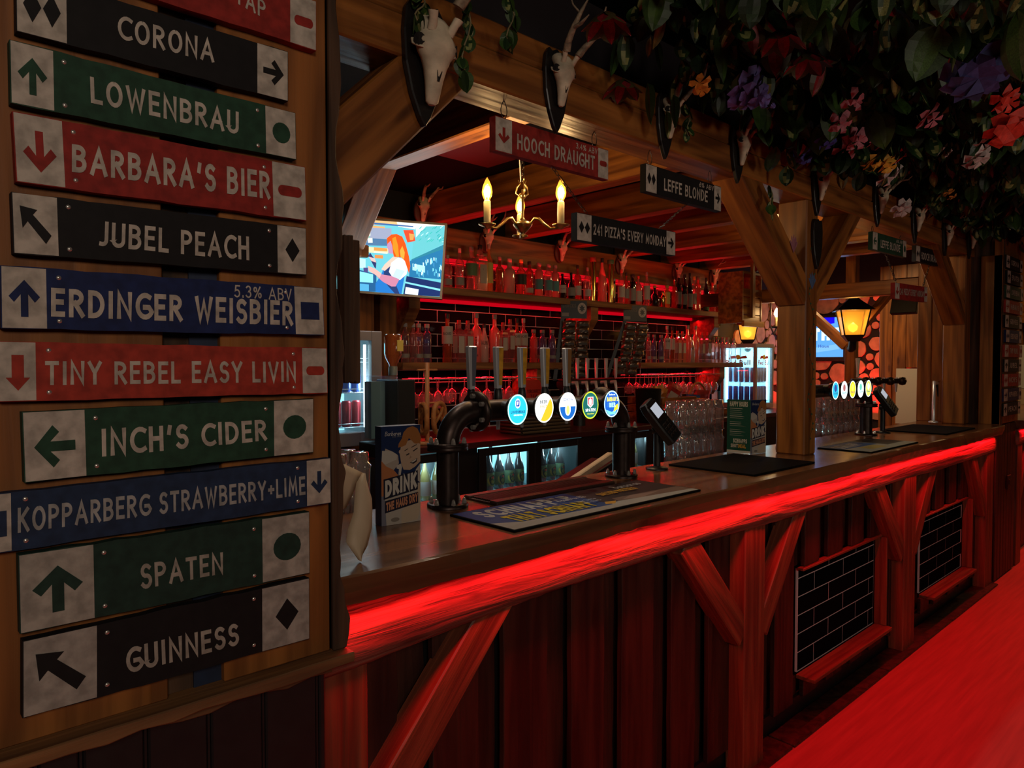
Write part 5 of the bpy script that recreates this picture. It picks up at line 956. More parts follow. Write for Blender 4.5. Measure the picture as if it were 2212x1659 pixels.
# ================================================================== ON THE BAR
ZB = 1.1205
def flange_nuts(par, c, r, n, z, rot=0.2, s=1.0):
    for k in range(n):
        a = rot + 2 * PI * k / n
        obj('nut', MB().lathe([(.0075 * s, z), (.0075 * s, z + .006 * s), (.0065 * s, z + .008 * s), (.0055 * s, z + .014 * s), (.003 * s, z + .018 * s), (0, z + .019 * s)], (c[0] + r * math.cos(a), c[1] + r * math.sin(a), 0), 6, smooth=False), M['nut'], par, world=True)
M['amber_insert'] = pm('amber_insert', (.75, .36, .03), .35, .2, var=.4, scale=30); M['slate_insert'] = pm('slate_insert', (.10, .10, .13), .4); M['brown_insert'] = pm('brown_insert', (.28, .13, .04), .4)
def font(label, xl, xr, y, lenses, zc=1.40, s=1.0, handles=9):
    t = thing('beer_font', label, 'beer tap', ((xl + xr) / 2, y, ZB)); n1 = 1.30
    for x in (xl, xr):
        obj('base_flange', MB().lathe([(.062, ZB), (.062, ZB + .009), (.056, ZB + .011), (.036, ZB + .011)], (x, y, 0), 28), M['iron'], t, world=True)
        flange_nuts(t, (x, y), .050, 6, ZB + .010)
        obj('upright_pipe', MB().lathe([(.0335, ZB + .005), (.0335, n1 - .008)], (x, y, 0), 26), M['iron'], t, world=True)
        obj('collar_flange', MB().lathe([(.0335, n1 - .012), (.061, n1 - .011), (.061, n1 - .002), (.059, n1), (.061, n1 + .002), (.061, n1 + .010), (.0335, n1 + .012)], (x, y, 0), 28), M['iron'], t, world=True)
        flange_nuts(t, (x, y), .050, 6, n1 + .010)
        sg = 1 if x == xl else -1; R = .095
        pts = [(x, y, n1)] + [(x + sg * (R - R * math.cos(a)), y, zc - R + R * math.sin(a)) for a in [k * PI / 20 for k in range(11)]] + [(x + sg * (R + .02), y, zc)]
        obj('elbow', MB().tube(pts, .0345, 22), M['iron'], t, world=True)
        fx = x + sg * (R + .018)
        obj('side_flange', MB().lathe([(.030, fx - .009), (.062, fx - .008), (.062, fx + .008), (.030, fx + .009)], (0, y, zc), 28, 'x'), M['iron'], t, world=True)
        for k in range(6):
            a = .5 + k * PI / 3; m = MB().lathe([(.0078, fx - .020 * sg), (.0078, fx)], (0, y + .048 * math.cos(a), zc + .048 * math.sin(a)), 6, 'x', smooth=False); obj('nut', m, M['nut'], t, world=True)
    obj('manifold', MB().lathe([(.0345, xl + .11), (.0345, xr - .11)], (0, y, zc), 26, 'x'), M['iron'], t, world=True)
    for k, (lx, style) in enumerate(lenses):
        yl = y - .075
        st_ = obj('badge_stem', MB().lathe([(.026, y - .02), (.026, yl + .03), (.040, yl + .010), (.046, yl + .002), (.046, yl - .004), (.0425, yl - .006)], (lx, 0, zc + .005), 24, 'y'), M['black'], t, world=True)
        ln = MB(); f = lambda a, b, d=0.0, lx=lx, yl=yl: V((lx + (a - .5) * .085, yl - .0065 - d, zc + .005 + (b - .5) * .095))
        polys = style
        for i, (c, p) in enumerate(polys): ln.add([f(a, b, i * .00002) for a, b in p], [tuple(range(len(p)))], 0, c)
        obj('lit_badge', ln, M['lens'], t, world=True)
        if k < handles:
            hx = lx - .028; hy = y + .11; zt = zc + .205
            obj('tap_body', MB().tube([(lx - .02, y, zc + .01), (hx, hy - .01, zc + .015), (hx, hy, zc + .005)], .014, 10), M['chrome'], t, world=True)
            obj('spout', MB().lathe([(.006, zc - .075), (.008, zc - .02), (.012, zc + .02)], (hx, hy, 0), 12), M['chrome'], t, world=True)
            hd = obj('handle', MB().prism([(-.011, zc + .062), (.011, zc + .062), (.0185, zt), (-.0185, zt)], lambda a, b, d, hx=hx, hy=hy: V((hx + a, hy + d, b)), -.010, .010), M['chrome'], t, world=True, bevel=.003)
            obj('insert', MB().add([(hx - .004, hy - .0106, zc + .075), (hx + .009, hy - .0106, zc + .075), (hx + .016, hy - .0106, zt - .004), (hx - .005, hy - .0106, zt - .004)], [(0, 1, 2, 3)]), M[('slate_insert', 'amber_insert', 'amber_insert', 'amber_insert', 'brown_insert')[k]], hd, world=True)
            obj('handle_ferrule', MB().lathe([(.013, zc + .012), (.015, zc + .03), (.013, zc + .058), (.009, zc + .066)], (hx, hy, 0), 12), M['black'], hd, world=True)
    return t
W_, K_ = (.8, .95, .95), (.01, .02, .12)
def txt_polys(txt, x0, y0, x1, y1, col, t=.2):
    ps, W = text_polys(txt, t, .15); return [(col, [(x0 + a / W * (x1 - x0), y0 + b * (y1 - y0)) for a, b in q]) for q in ps]
C1, RING = circ(.5, .5, .45, .45, 28), circ(.5, .5, .5, .5, 28)
L1 = [((.45, .9, .85), RING), ((.02, .42, .62), C1), ((.85, .95, 1), circ(.5, .70, .13, .16)), ((.01, .04, .30), [(.42, .60), (.58, .60), (.59, .80), (.41, .80)]), ((.8, .9, 1), [(.46, .64), (.52, .66), (.55, .77), (.50, .76), (.45, .78)])] + txt_polys('LOWENBRAU', .16, .38, .84, .47, (.01, .03, .12)) + txt_polys('ORIGINAL', .28, .30, .72, .35, (.8, .95, 1))
L2 = [((.95, .95, .9), RING), ((.98, 1, .95), C1), ((.9, .38, .02), [(.5 + .45 * math.cos(a), .5 + .45 * math.sin(a)) for a in [math.radians(d) for d in range(-115, 50, 8)]]), ((.9, .38, .02), [(.30, .10), (.85, .25), (.72, .42)])] + txt_polys('BEER', .27, .66, .63, .76, (.01, .03, .05)) + txt_polys('FIRST', .27, .50, .62, .60, (.3, .25, .05)) + txt_polys('--', .38, .82, .62, .88, (0, .3, .35))
L3 = [((.9, .98, 1), RING), ((1, 1, 1), C1), ((.01, .10, .38), [(.5 + .45 * math.cos(a), .5 + .45 * math.sin(a)) for a in [math.radians(d) for d in range(180, 361, 9)]][0:21]), ((1, .95, .7), circ(.5, .40, .16, .22)), ((.9, .65, .15), circ(.5, .38, .09, .16))] + txt_polys('CORONA', .24, .70, .76, .79, (.02, .08, .25))
L4 = [((.45, .55, .03), RING), ((.01, .10, .09), C1), ((.75, .85, .85), [(.32, .80), (.68, .80), (.68, .52), (.5, .40), (.32, .52)]), ((.5, .02, .03), [(.36, .78), (.64, .78), (.64, .55), (.5, .45), (.36, .55)]), ((.9, .9, .9), circ(.5, .62, .09, .13))] + txt_polys('SPATEN', .20, .27, .80, .38, (.85, .95, .95)) + txt_polys('Munchen', .30, .17, .70, .22, (.7, .7, .05))
L5 = [((.45, .7, .9), RING), ((.01, .09, .42), C1), ((.15, .5, .8), [(.1, .3), (.5, .2), (.85, .3), (.7, .1), (.3, .1)]), ((.9, .6, .02), [(.6, .2), (.9, .3), (.9, .5), (.7, .42)])] + txt_polys('Barbaras', .32, .82, .68, .89, (.8, .9, 1)) + txt_polys("BARBARA'S", .16, .60, .84, .76, (.85, .75, .02), .22) + txt_polys('BIER', .28, .38, .66, .55, (.4, .8, 1), .24)
f1 = font('long dark pipe beer font with five lit badges, at the front of the bar', 1.31, 2.14, 1.685, [(1.522, L1), (1.640, L2), (1.752, L3), (1.866, L4), (1.982, L5)])
M['amber_badge'] = pm('amber_insert', (.75, .42, .05), .25, .3)
def simple(c1, c2, w): return [((.8, .95, .9), RING), (c1, C1), (c2, circ(.5, .62, .2, .2))] + txt_polys(w, .2, .28, .8, .40, (.02, .08, .1))
f2 = font('beer font beyond the timber post with five lit badges', 3.45, 4.44, 1.66, [(3.806, simple((.02, .35, .6), (.02, .05, .2), 'LAGER')), (3.917, simple((.6, .8, .8), (.3, .1, .1), 'EDLING')), (4.028, simple((.8, .5, .02), (.9, .75, .1), 'PALE')), (4.139, simple((.7, .95, .9), (.1, .4, .3), 'CIDER')), (4.250, simple((.55, .6, .1), (.8, .9, .6), 'Bier'))], handles=1)

# drip tray and mats
def mat_(label, x0, x1, y0, y1, art=None, h=.004, rot=0.0, col='black_matte', name='bar_mat'):
    t = thing(name, label, 'mat', ((x0 + x1) / 2, (y0 + y1) / 2, ZB), (0, 0, rot)); hx, hy = (x1 - x0) / 2, (y1 - y0) / 2
    obj('rubber_base', MB().box(-hx, hx, -hy, hy, 0, h), M[col], t, bevel=.0012)
    if art: flat_part('print', art, lambda a, b, d=0.0: V((-hx + .006 + a * (2 * hx - .012), -hy + .006 + b * (2 * hy - .012), h + .0003 + d)), t, M['print'], world=False, step=.00001)
    return t
NV = (.010, .050, .17)
a1 = [((.30, .29, .27), [(0, 0), (1, 0), (1, 1), (0, 1)]), (NV, [(.0, .36), (.10, .20), (.52, .14), (.55, .5), (.54, 1), (0, 1)]), ((.03, .022, .02), [(.52, .30), (.56, .22), (1, .22), (1, 1), (.54, 1)]), ((.14, .09, .07), [(.58, .22), (1, .10), (1, .34), (.60, .38)]), ((.22, .15, .12), [(.62, .26), (.7, .18), (.86, .30), (.7, .36)]), ((.28, .27, .25), [(0, 0), (.6, 0), (.5, .13), (.08, .17), (0, .12)]), ((.45, .24, .03), [(.50, .20), (.54, .16), (.58, .26), (.53, .30)])]
a1 += txt_polys('SCHNAPP', .05, .58, .40, .92, (.42, .41, .36), .24) + txt_polys('IT UP', .41, .70, .50, .90, (.42, .41, .36), .24) + txt_polys('THAT SCHNAPP', .08, .20, .47, .52, (.48, .36, .02), .24) + txt_polys('6 shots for £12', .40, .62, .54, .72, (.5, .5, .48), .14) + txt_polys('Barbaras', .76, .72, .92, .88, (.45, .42, .38), .12) + txt_polys('SALTED', .60, .52, .70, .66, (.5, .26, .02), .22) + txt_polys('PRETZELS', .71, .52, .82, .66, (.5, .26, .02), .22) + txt_polys('hier bitte', .43, .42, .53, .50, (.30, .36, .45), .14) + txt_polys('min thirty', .43, .32, .53, .39, (.30, .36, .45), .14)
mat_('blue and yellow printed bar mat in front of the near beer font', 1.227, 2.085, 1.305, 1.57, a1, h=.006)
dt = thing('drip_tray', 'dark brown ribbed drip mat with gold script between the font and the printed mat', 'mat', (1.70, 1.655, ZB)); M['drip'] = pm('brown_tray', (.035, .016, .012), .4)
obj('tray', MB().box(1.42, 1.98, 1.585, 1.622, ZB, ZB + .012), M['drip'], dt, world=True, bevel=.003); obj('tray_back', MB().box(1.42, 1.98, 1.715, 1.745, ZB, ZB + .012), M['drip'], dt, world=True, bevel=.003); obj('tray_bed', MB().box(1.42, 1.98, 1.622, 1.715, ZB, ZB + .006), M['drip'], dt, world=True)
for k in range(8): obj('rib', MB().box(1.43, 1.97, 1.627 + k * .011, 1.631 + k * .011, ZB + .006, ZB + .0105), M['drip'], dt, world=True)
tm = MB(); put_text(tm, 'HEXENWASSER', quad_fn((1.46, 1.590, ZB + .0125), (1.62, 1.590, ZB + .0125), (1.62, 1.612, ZB + .0125), (1.46, 1.612, ZB + .0125), (0, 0, 1)), 0, (.35, .20, .08), .2); obj('lettering', tm, M['vinyl'], dt, world=True)
mat_('large plain black bar mat in front of the card reader and menu', 2.50, 3.02, 1.335, 1.72, None, .008)
a3 = [((.25, .26, .22), [(0, 0), (1, 0), (1, 1), (0, 1)]), (NV, [(0, .5), (.6, .45), (.6, 1), (0, 1)]), ((.33, .26, .05), [(.2, .15), (.5, .15), (.5, .45), (.2, .45)]), ((.03, .025, .02), [(.62, .25), (1, .25), (1, 1), (.62, 1)])] + txt_polys('SCHNAPP', .06, .56, .45, .86, (.4, .4, .36), .24)
mat_('printed bar mat beyond the timber post', 3.55, 4.20, 1.30, 1.56, a3, h=.006)
mat_('black bar mat near the far end of the bar under the chrome water tap', 4.78, 5.38, 1.33, 1.70, None, .008)
# ---------------------------------------------------------------- menu cards
def menu_card(label, x, y, w_, h_, rot, art, side=None, dep=.045, z=ZB):
    t = thing('menu_card', label, 'menu', (x, y, z), (0, 0, rot))
    mb = MB(); mb.prism([(-w_ / 2, 0), (w_ / 2, 0), (w_ / 2, h_), (-w_ / 2, h_)], lambda a, b, d: V((a, d, b)), 0, dep)
    obj('folded_card', mb, pm('card_navy', (.012, .022, .06), .5) if 'card_navy' not in bpy.data.materials else bpy.data.materials['card_navy'], t)
    flat_part('print', art, lambda a, b, d=0.0: V((-w_ / 2 + a * w_, -.0004 - d, b * h_)), t, M['print'], world=False, step=.00001)
    if side: flat_part('side_print', side, lambda a, b, d=0.0: V((-w_ / 2 - .0004 - d, dep - a * dep, b * h_)), t, M['print'], world=False, step=.00001)
    return t
SKIN, HAIR, NAVY, CRM, ORG = (.42, .30, .21), (.30, .12, .035), (.010, .022, .075), (.44, .41, .36), (.40, .15, .06)
def lady():
    a = [((.40, .36, .31), [(0, 0), (1, 0), (1, 1), (0, 1)]), (NAVY, [(0, .40), (1, .40), (1, 1), (0, 1)])]
    a += [(SKIN, [(.46, .72), (.50, .62), (.56, .55), (.72, .54), (.86, .57), (1, .62), (1, .86), (.60, .84), (.50, .80)]), (SKIN, circ(.49, .735, .05, .022)),
          (HAIR, [(.42, .78), (.44, .82), (.52, .87), (.56, .93), (.66, .975), (.80, .99), (.92, .965), (1, .90), (1, .80), (.90, .82), (.80, .83), (.70, .87), (.62, .80), (.52, .785)]), (HAIR, circ(.90, .86, .12, .055)),
          ((.02, .015, .02), [(.62, .70), (.70, .715), (.72, .705), (.64, .69)]), ((.02, .015, .02), [(.80, .735), (.92, .765), (.93, .755), (.81, .725)]), ((.02, .015, .02), [(.76, .775), (.90, .80), (.91, .793), (.77, .768)]), ((.02, .015, .02), [(.58, .745), (.68, .765), (.68, .757), (.59, .738)]),
          ((.30, .19, .13), [(.74, .69), (.77, .67), (.72, .655), (.71, .662)]), ((.02, .012, .02), [(.72, .615), (.92, .66), (.90, .62), (.82, .60)]), ((.5, .47, .42), [(.745, .618), (.90, .652), (.88, .632), (.80, .615)]),
          (CRM, [(.88, .54), (1, .60), (1, .40), (.86, .44)]),
          ((.36, .31, .26), [(0, .52), (.10, .78), (.30, .74), (.42, .70), (.44, .62), (.30, .55)]), (CRM, [(0, .60), (.02, .76), (.25, .75), (.40, .71), (.38, .66), (.1, .62)]),
          (ORG, [(0, .28), (0, .66), (.12, .60), (.30, .56), (.42, .50), (.34, .34), (.10, .30)]), (CRM, [(.38, .60), (.50, .615), (.52, .58), (.48, .49), (.42, .46), (.44, .56), (.38, .57)]),
          ((.45, .36, .26), [(.5, .0), (.92, .02), (1, .12), (1, .42), (.88, .30), (.5, .12)]), ((.16, .16, .20), [(0, 0), (.12, 0), (.08, .3), (0, .3)]), ((.2, .17, .14), circ(.34, .05, .11, .022))]
    def out(p, e=.012):
        cx = sum(q[0] for q in p) / len(p); cy = sum(q[1] for q in p) / len(p); return [(cx + (q[0] - cx) * (1 + e), cy + (q[1] - cy) * (1 + e)) for q in p]
    a += [((.015, .015, .03), [(.05, .265), (.93, .33), (.93, .53), (.05, .47)]), ((.015, .015, .03), [(.08, .125), (.94, .19), (.94, .305), (.08, .25)])]
    for txt, x0, x1, y0, y1, col, t in (('DRINK', .09, .90, .285, .455, (.50, .47, .42), .27), ('THE HAUS DRY', .11, .92, .145, .232, (.50, .22, .12), .25)):
        ps, W = text_polys(txt, t, .10)
        a += [(col, [(x0 + p / W * (x1 - x0), y0 + q * (y1 - y0) + .065 * (p / W)) for p, q in qd]) for qd in ps]
    ps, W = text_polys('Barbaras', .12, .08, slant=.25); a += [((.42, .42, .42), [(.08 + p / W * .40, .905 + q * .045) for p, q in qd]) for qd in ps]
    ps, W = text_polys('BIER HAUS', .14, .3); a += [((.22, .22, .24), [(.27 + p / W * .22, .888 + q * .010) for p, q in qd]) for qd in ps]
    return a
menu_card('tall menu card with a winking woman, at the near end of the bar', 1.078, 1.588, .117, .262, -.10, lady(), dep=.035)
GR = (.012, .06, .04)
hh = [(GR, [(0, 0), (1, 0), (1, 1), (0, 1)]), ((.45, .43, .38), [(0, 0), (1, 0), (1, .05), (0, .05)])] + txt_polys('HAPPY HOURS', .12, .87, .88, .965, (.42, .42, .34), .24)
for k in range(15):
    if k in (6, 10): continue
    hh += [((.20, .24, .20) if k % 4 else (.42, .42, .36), [(.13, .83 - k * .036), (.13 + rnd.uniform(.35, .72), .83 - k * .036), (.13 + .5, .838 - k * .036), (.13, .838 - k * .036)])]
hh += txt_polys('SCHNAPPS', .28, .19, .86, .27, (.45, .44, .38), .24) + txt_polys('SHOT', .18, .10, .48, .17, (.45, .44, .38), .24) + txt_polys('DEAL', .50, .10, .82, .17, (.45, .26, .05), .24)
m2 = thing('menu_card', 'green and navy folded menu card beside the timber post', 'menu', (3.10, 1.72, ZB))
ca, cb, cc_ = V((3.10, 1.80, ZB)), V((3.105, 1.68, ZB)), V((3.205, 1.655, ZB))
for nm, p_, q_, art_, tl in (('left_leaf', ca, cb, hh, .95), ('right_leaf', cb, cc_, lady(), 1.0)):
    nn = (q_ - p_).cross(V((0, 0, 1))).normalized(); H_ = .255; f = lambda a, b, d=0.0, p_=p_, q_=q_, nn=nn: p_.lerp(q_, a) + V((0, 0, H_ * b)) + nn * d
    lf = obj(nm, MB().prism([(0, 0), (1, 0), (1, 1), (0, 1)], f, -.0015, 0), M['plate'], m2, world=True)
    flat_part('print', art_, f, lf, M['print'], base=.0003, step=.00001)
# paper curl at the near end
pc = thing('paper_curl', 'curled strip of cream paper at the near end of the bar', 'paper', (.82, 1.42, ZB)); LE = ((783, 1021), (769.6, 1043), (766, 1072), (764, 1106), (751.5, 1144), (747, 1171), (774, 1210)); RE = ((784, 1022), (795.6, 1052), (803.5, 1077), (804.6, 1106), (803.5, 1140), (793.3, 1180), (777, 1211))
def paper_sheet(Lp, Rp, y0, y1, bow):
    vs = []; n = len(Lp)
    for i in range(n):
        yy = y0 + (y1 - y0) * i / (n - 1); a, b = atY(*Lp[i], yy), atY(*Rp[i], yy)
        for k in range(5): q = a.lerp(b, k / 4); vs.append((q.x, q.y - bow * math.sin(PI * k / 4), q.z))
    o = obj('sheet', MB().add(vs, [(5 * i + k, 5 * i + k + 1, 5 * i + 6 + k, 5 * i + 5 + k) for i in range(n - 1) for k in range(4)], smooth=True), M['paper'], pc, world=True); m_ = o.modifiers.new('thick', 'SOLIDIFY'); m_.thickness = .001
paper_sheet(LE, RE, 1.42, 1.345, .012)
paper_sheet(((700, 985), (700, 1020), (700, 1060), (700, 1110)), ((783, 1021), (776, 1035), (765, 1060), (748, 1097)), 1.425, 1.41, .01)
# ---------------------------------------------------------------- upturned pint glasses
_pg = mesh('glass_wall', MB().lathe([(.031, .002), (.0335, .0), (.033, .06), (.0345, .10), (.0375, .112), (.030, .120), (.028, .150), (.0, .150)][::1], seg=16), M['pint'])
_pr = mesh('rim', MB().lathe([(.0335, .0), (.036, .001), (.0345, .004), (.0325, .003)], seg=16), M['glass'])
def pint(label, loc, group, h=1.0):
    t = thing('pint_glass', label, 'glass', loc, group=group); t.scale = (1, 1, h)
    for nm, me in (('bowl', _pg), ('rim', _pr)): o = bpy.data.objects.new(nm, me); C.objects.link(o); o.parent = t
    return t
def gstack(where, x0, y0, nx, ny, levels, group, dx=.074, dy=.074, z=ZB, tray=True):
    tr = thing('glass_tray', f'dark tray under the upturned glasses {where}', 'tray', (x0, y0, z)); obj('base', MB().box(-.04, dx * nx - .03, -.04, dy * ny - .03, 0, .012), M['black'], tr, bevel=.002)
    for l in range(levels):
        for j in range(ny):
            for i in range(nx): pint(f'upturned glass {where}, {("lower","upper","top")[l]} layer, {ORD[j]} row, {ORD[i]} from the left', (x0 + i * dx, y0 + j * dy, z + .0125 + l * .152), group)
gstack('near the sign board', .965, 1.86, 3, 2, 2, 'glasses at the near end', z=.97)
gstack('behind the card reader', 2.93, 1.93, 5, 2, 2, 'glasses behind the card reader', z=ZB - .07)
gstack('at the far end', 4.42, 1.88, 8, 2, 2, 'glasses at the far end', dx=.08, z=ZB - .07)
obj('glass_shelf', MB().box(.9, 1.28, 1.802, 2.02, .93, .965), M['black'], bar, world=True); obj('glass_shelf', MB().box(2.86, 3.4, 1.802, 2.10, 1.0, 1.045), M['black'], bar, world=True); obj('glass_shelf', MB().box(4.36, 5.2, 1.802, 2.06, 1.0, 1.045), M['black'], bar, world=True)

# ---------------------------------------------------------------- card readers
def reader(label, x, y, rz, tilt):
    t = thing('card_reader', label, 'card reader', (x, y, ZB), (0, 0, rz))
    obj('foot', MB().lathe([(.045, 0), (.045, .006), (.02, .012), (.014, .014)], seg=22), M['black'], t); obj('pole', MB().lathe([(.014, .01), (.014, .15)], seg=14), M['black'], t)
    obj('hinge', MB().lathe([(.018, -.02), (.018, .02)], (0, 0, .16), 14, 'x'), M['black'], t)
    h = thing('terminal', None, None); h.parent = t; h.location = (0, -.005, .165); h.location = (0, 0, .185)
    yv = V((-_s * .62, _c * .62, .78)).normalized(); zv = (V((_s * .45 - _c * .62, -_c * .45 - _s * .62, .42))); zv = (zv - yv * zv.dot(yv)).normalized(); xv = yv.cross(zv)
    h.rotation_euler = (Matrix.Rotation(-rz, 3, 'Z') @ Matrix((xv, yv, zv)).transposed()).to_euler()
    bodyp = [(-.040, -.095), (.040, -.095), (.043, -.04), (.040, .07), (.030, .10), (-.030, .10), (-.040, .07), (-.043, -.04)]
    obj('casing', MB().prism(bodyp, lambda a, b, d: V((a, b, d)), 0, .038), M['black'], h, bevel=.005)
    obj('screen_bezel', MB().box(-.034, .034, .005, .085, .038, .041), M['iron'], h); M.setdefault('ui', M.get('ui') or pm('reader_screen', (.5, .55, .6), .3, em=(.55, .62, .75), es=.6))
    obj('display', MB().box(-.026, .026, .022, .074, .0411, .0416), M['ui'], h)
    for i in range(3):
        for j in range(4): obj('key', MB().box(-.028 + i * .02, -.013 + i * .02, -.02 - j * .017, -.009 - j * .017, .038, .041), M['iron'], h, bevel=.001)
    return t
reader('card reader on a black pole stand, in front of the upturned glasses', 2.39, 1.70, -1.1, .95)
reader('second card reader on a pole stand, beyond the far beer font', 4.66, 1.645, -1.1, .95)

# chrome water tap
wt = thing('water_tap', 'slim chrome water tap at the far end of the bar', 'tap', (5.60, 1.64, ZB)); obj('foot', MB().lathe([(.03, 0), (.03, .008), (.014, .014)], (0, 0, .009), 16), M['chrome'], wt)
obj('column', MB().lathe([(.011, .01), (.011, .30), (.0, .305)], seg=12), M['chrome'], wt); obj('valve', MB().lathe([(.009, -.005), (.014, .01), (.010, .04), (.013, .055), (.007, .09)], (0, 0, .285), 12, 'x'), M['nut'], wt); obj('nozzle', MB().tube([(.06, 0, .28), (.075, 0, .25), (.09, 0, .19)], [.010, .007, .004], 8), M['black'], wt); obj('lever', MB().tube([(.05, 0, .29), (.12, 0, .30)], .005, 8), M['brass'], wt)

# ================================================================== BACK COUNTER
def door(x0, x1, label, kind, y=3.19):
    t = thing('bottle_fridge', label, 'fridge', ((x0 + x1) / 2, y, .1), group='bottle fridges under the back counter'); z0, z1 = .12, 1.045
    for nm, q in (('door_stile', (x0, x0 + .058, z0, z1)), ('door_stile', (x1 - .058, x1, z0, z1)), ('door_rail', (x0 + .058, x1 - .058, z1 - .045, z1)), ('door_rail', (x0 + .058, x1 - .058, z0, z0 + .05))):
        obj(nm, MB().box(q[0], q[1], y - .02, y, q[2], q[3]), M['black'], t, world=True, bevel=.002)
    obj('pane', MB().box(x0 + .035, x1 - .035, y - .012, y - .008, z0 + .05, z1 - .045), M['pane'], t, world=True)
    obj('lit_back', MB().box(x0 + .02, x1 - .02, y + .40, y + .41, z0, z1), M['fridge_glow'], t, world=True)
    for zz in (.765, .45): obj('rack', MB().box(x0 + .02, x1 - .02, y + .03, y + .39, zz, zz + .012), pm('pale_rack', (.35, .55, .6), .5) if 'pale_rack' not in bpy.data.materials else bpy.data.materials['pale_rack'], t, world=True)
    point('fridge_lamp', ((x0 + x1) / 2, y + .03, .985), 1.3, (.55, .92, 1.0), .03)
    n = int((x1 - x0 - .02) / .084)
    for j in range(n):
        if kind == 'half' and j > n * .62: continue
        g, lb = (('g_dark', 'l_green') if kind != 'yellow' else ('g_yellow', 'l_white'))
        bottle(f'{"yellow" if kind == "yellow" else "dark"} beer bottle, {ordw(j)} from the left in the {label.split(",")[0]}'[:95], x0 + .06 + j * .084, y + .065, .777, .070, .235, 'slope', g, 'l_white', lb, (.12, .46), 'beer bottles in the counter fridges', disc=kind != 'yellow')
    return t
door(2.14, 2.50, 'first counter fridge, yellow bottles', 'yellow'); door(2.70, 3.16, 'second counter fridge, dark bottles', 'dark'); door(3.16, 3.62, 'third counter fridge, half full', 'half'); door(4.13, 4.38, 'fourth counter fridge, beyond the font', 'yellow'); door(4.60, 4.86, 'last counter fridge, by the card reader', 'half')

# pretzel stand
ps_ = atZ(938, 945, 1.09); ps_ = V((ps_.x, 3.22, 1.0905)); pt = thing('pretzel_stand', 'round wooden stand with pretzels hung on its peg, left of the glasses', 'stand', (2.42, 3.30, 1.0905)); M['dowel'] = wood('dowel_wood', (.30, .12, .05), (.5, .24, .10), 2, .5, .1)
obj('base', MB().lathe([(.11, 0), (.115, .008), (.11, .018), (0, .018)], seg=28), M['dowel'], pt); obj('dowel', MB().lathe([(.013, .018), (.013, .46), (0, .462)], seg=12), M['dowel'], pt); obj('peg', MB().lathe([(.006, -.07), (.006, .07)], (0, 0, .42), 8, 'x'), M['dowel'], pt); obj('peg', MB().lathe([(.006, -.06), (.006, .06)], (0, 0, .23), 8, 'x'), M['dowel'], pt)
M['bread'] = pm('baked_bread', (.32, .13, .035), .6, var=.4, scale=40)
def pretzel(label, loc, rz, s):
    pts = []
    for i in range(33):
        t = 2 * PI * i / 32; pts.append((s * .055 * math.sin(t) * (1 + .15 * math.cos(2 * t)), 0, s * .075 * math.cos(t)))
    t = thing('pretzel', label, 'pretzel', loc, (0, 0, rz)); obj('ring', MB().tube(pts, .013 * s, 10, caps=False), M['bread'], t); obj('twist', MB().tube([(-.045 * s, 0, -.03 * s), (0, -.008, .02 * s), (.03 * s, 0, .055 * s)], [.010, .012, .008], 8), M['bread'], t); obj('twist', MB().tube([(.045 * s, 0, -.03 * s), (0, .008, .02 * s), (-.03 * s, 0, .055 * s)], [.010, .012, .008], 8), M['bread'], t)
pretzel('brown pretzel hanging on the right of the wooden stand', (2.475, 3.26, 1.235), .3, 1.15); pretzel('dark pretzel hanging on the left of the wooden stand', (2.365, 3.26, 1.235), 1.3, 1.1)

# stemmed glasses hanging under the lower shelves
_wb = mesh('bowl', MB().lathe([(.028, -.19), (.036, -.165), (.038, -.14), (.030, -.105), (.010, -.085), (.004, -.08)], seg=16), M['glass'])
_ws = mesh('stem', MB().lathe([(.004, -.08), (.0035, -.012), (.008, -.004), (.034, -.001), (.034, .002), (0, .003)], seg=16), M['glass'])
def wrack(where, xs_, y0, z, group):
    rk = thing('glass_rack', f'wire rack for stemmed glasses under the {where} shelf', 'rack', (xs_[0], y0, z)); m = MB()
    for dy in (-.05, .06, .17): m.tube([(xs_[0] - .05, y0 + dy, z - .004), (xs_[-1] + .05, y0 + dy, z - .004)], .003, 6); obj('rail', m, M['chrome'], rk, world=True); m = MB()
    for hx in (xs_[0], xs_[-1]): obj('hanger', MB().tube([(hx, y0, z - .004), (hx, y0, 1.508)], .002, 5), M['chrome'], rk, world=True)
    i = 0
    for j, dy in enumerate((0.0, .115)):
        for k, x in enumerate(xs_):
            t = thing('wine_glass', f'stemmed glass hanging upside down under the {where} shelf, {("front","back")[j]} row, {ORD[k]} from the left', 'glass', (x + rnd.uniform(-.012, .012), y0 + dy, z), (rnd.uniform(-.12, .12), rnd.uniform(-.12, .12), 0), group)
            t.scale = (1, 1, rnd.choice((1, 1, .85)))
            for nm, me in (('bowl', _wb), ('stem', _ws)): o = bpy.data.objects.new(nm, me); C.objects.link(o); o.parent = t
wrack('lower left', [2.66 + k * .105 for k in range(11)], 3.66, 1.45, 'stemmed glasses under the left shelf')
wrack('lower right', [4.90 + k * .105 for k in range(12)], 3.66, 1.45, 'stemmed glasses under the right shelf')

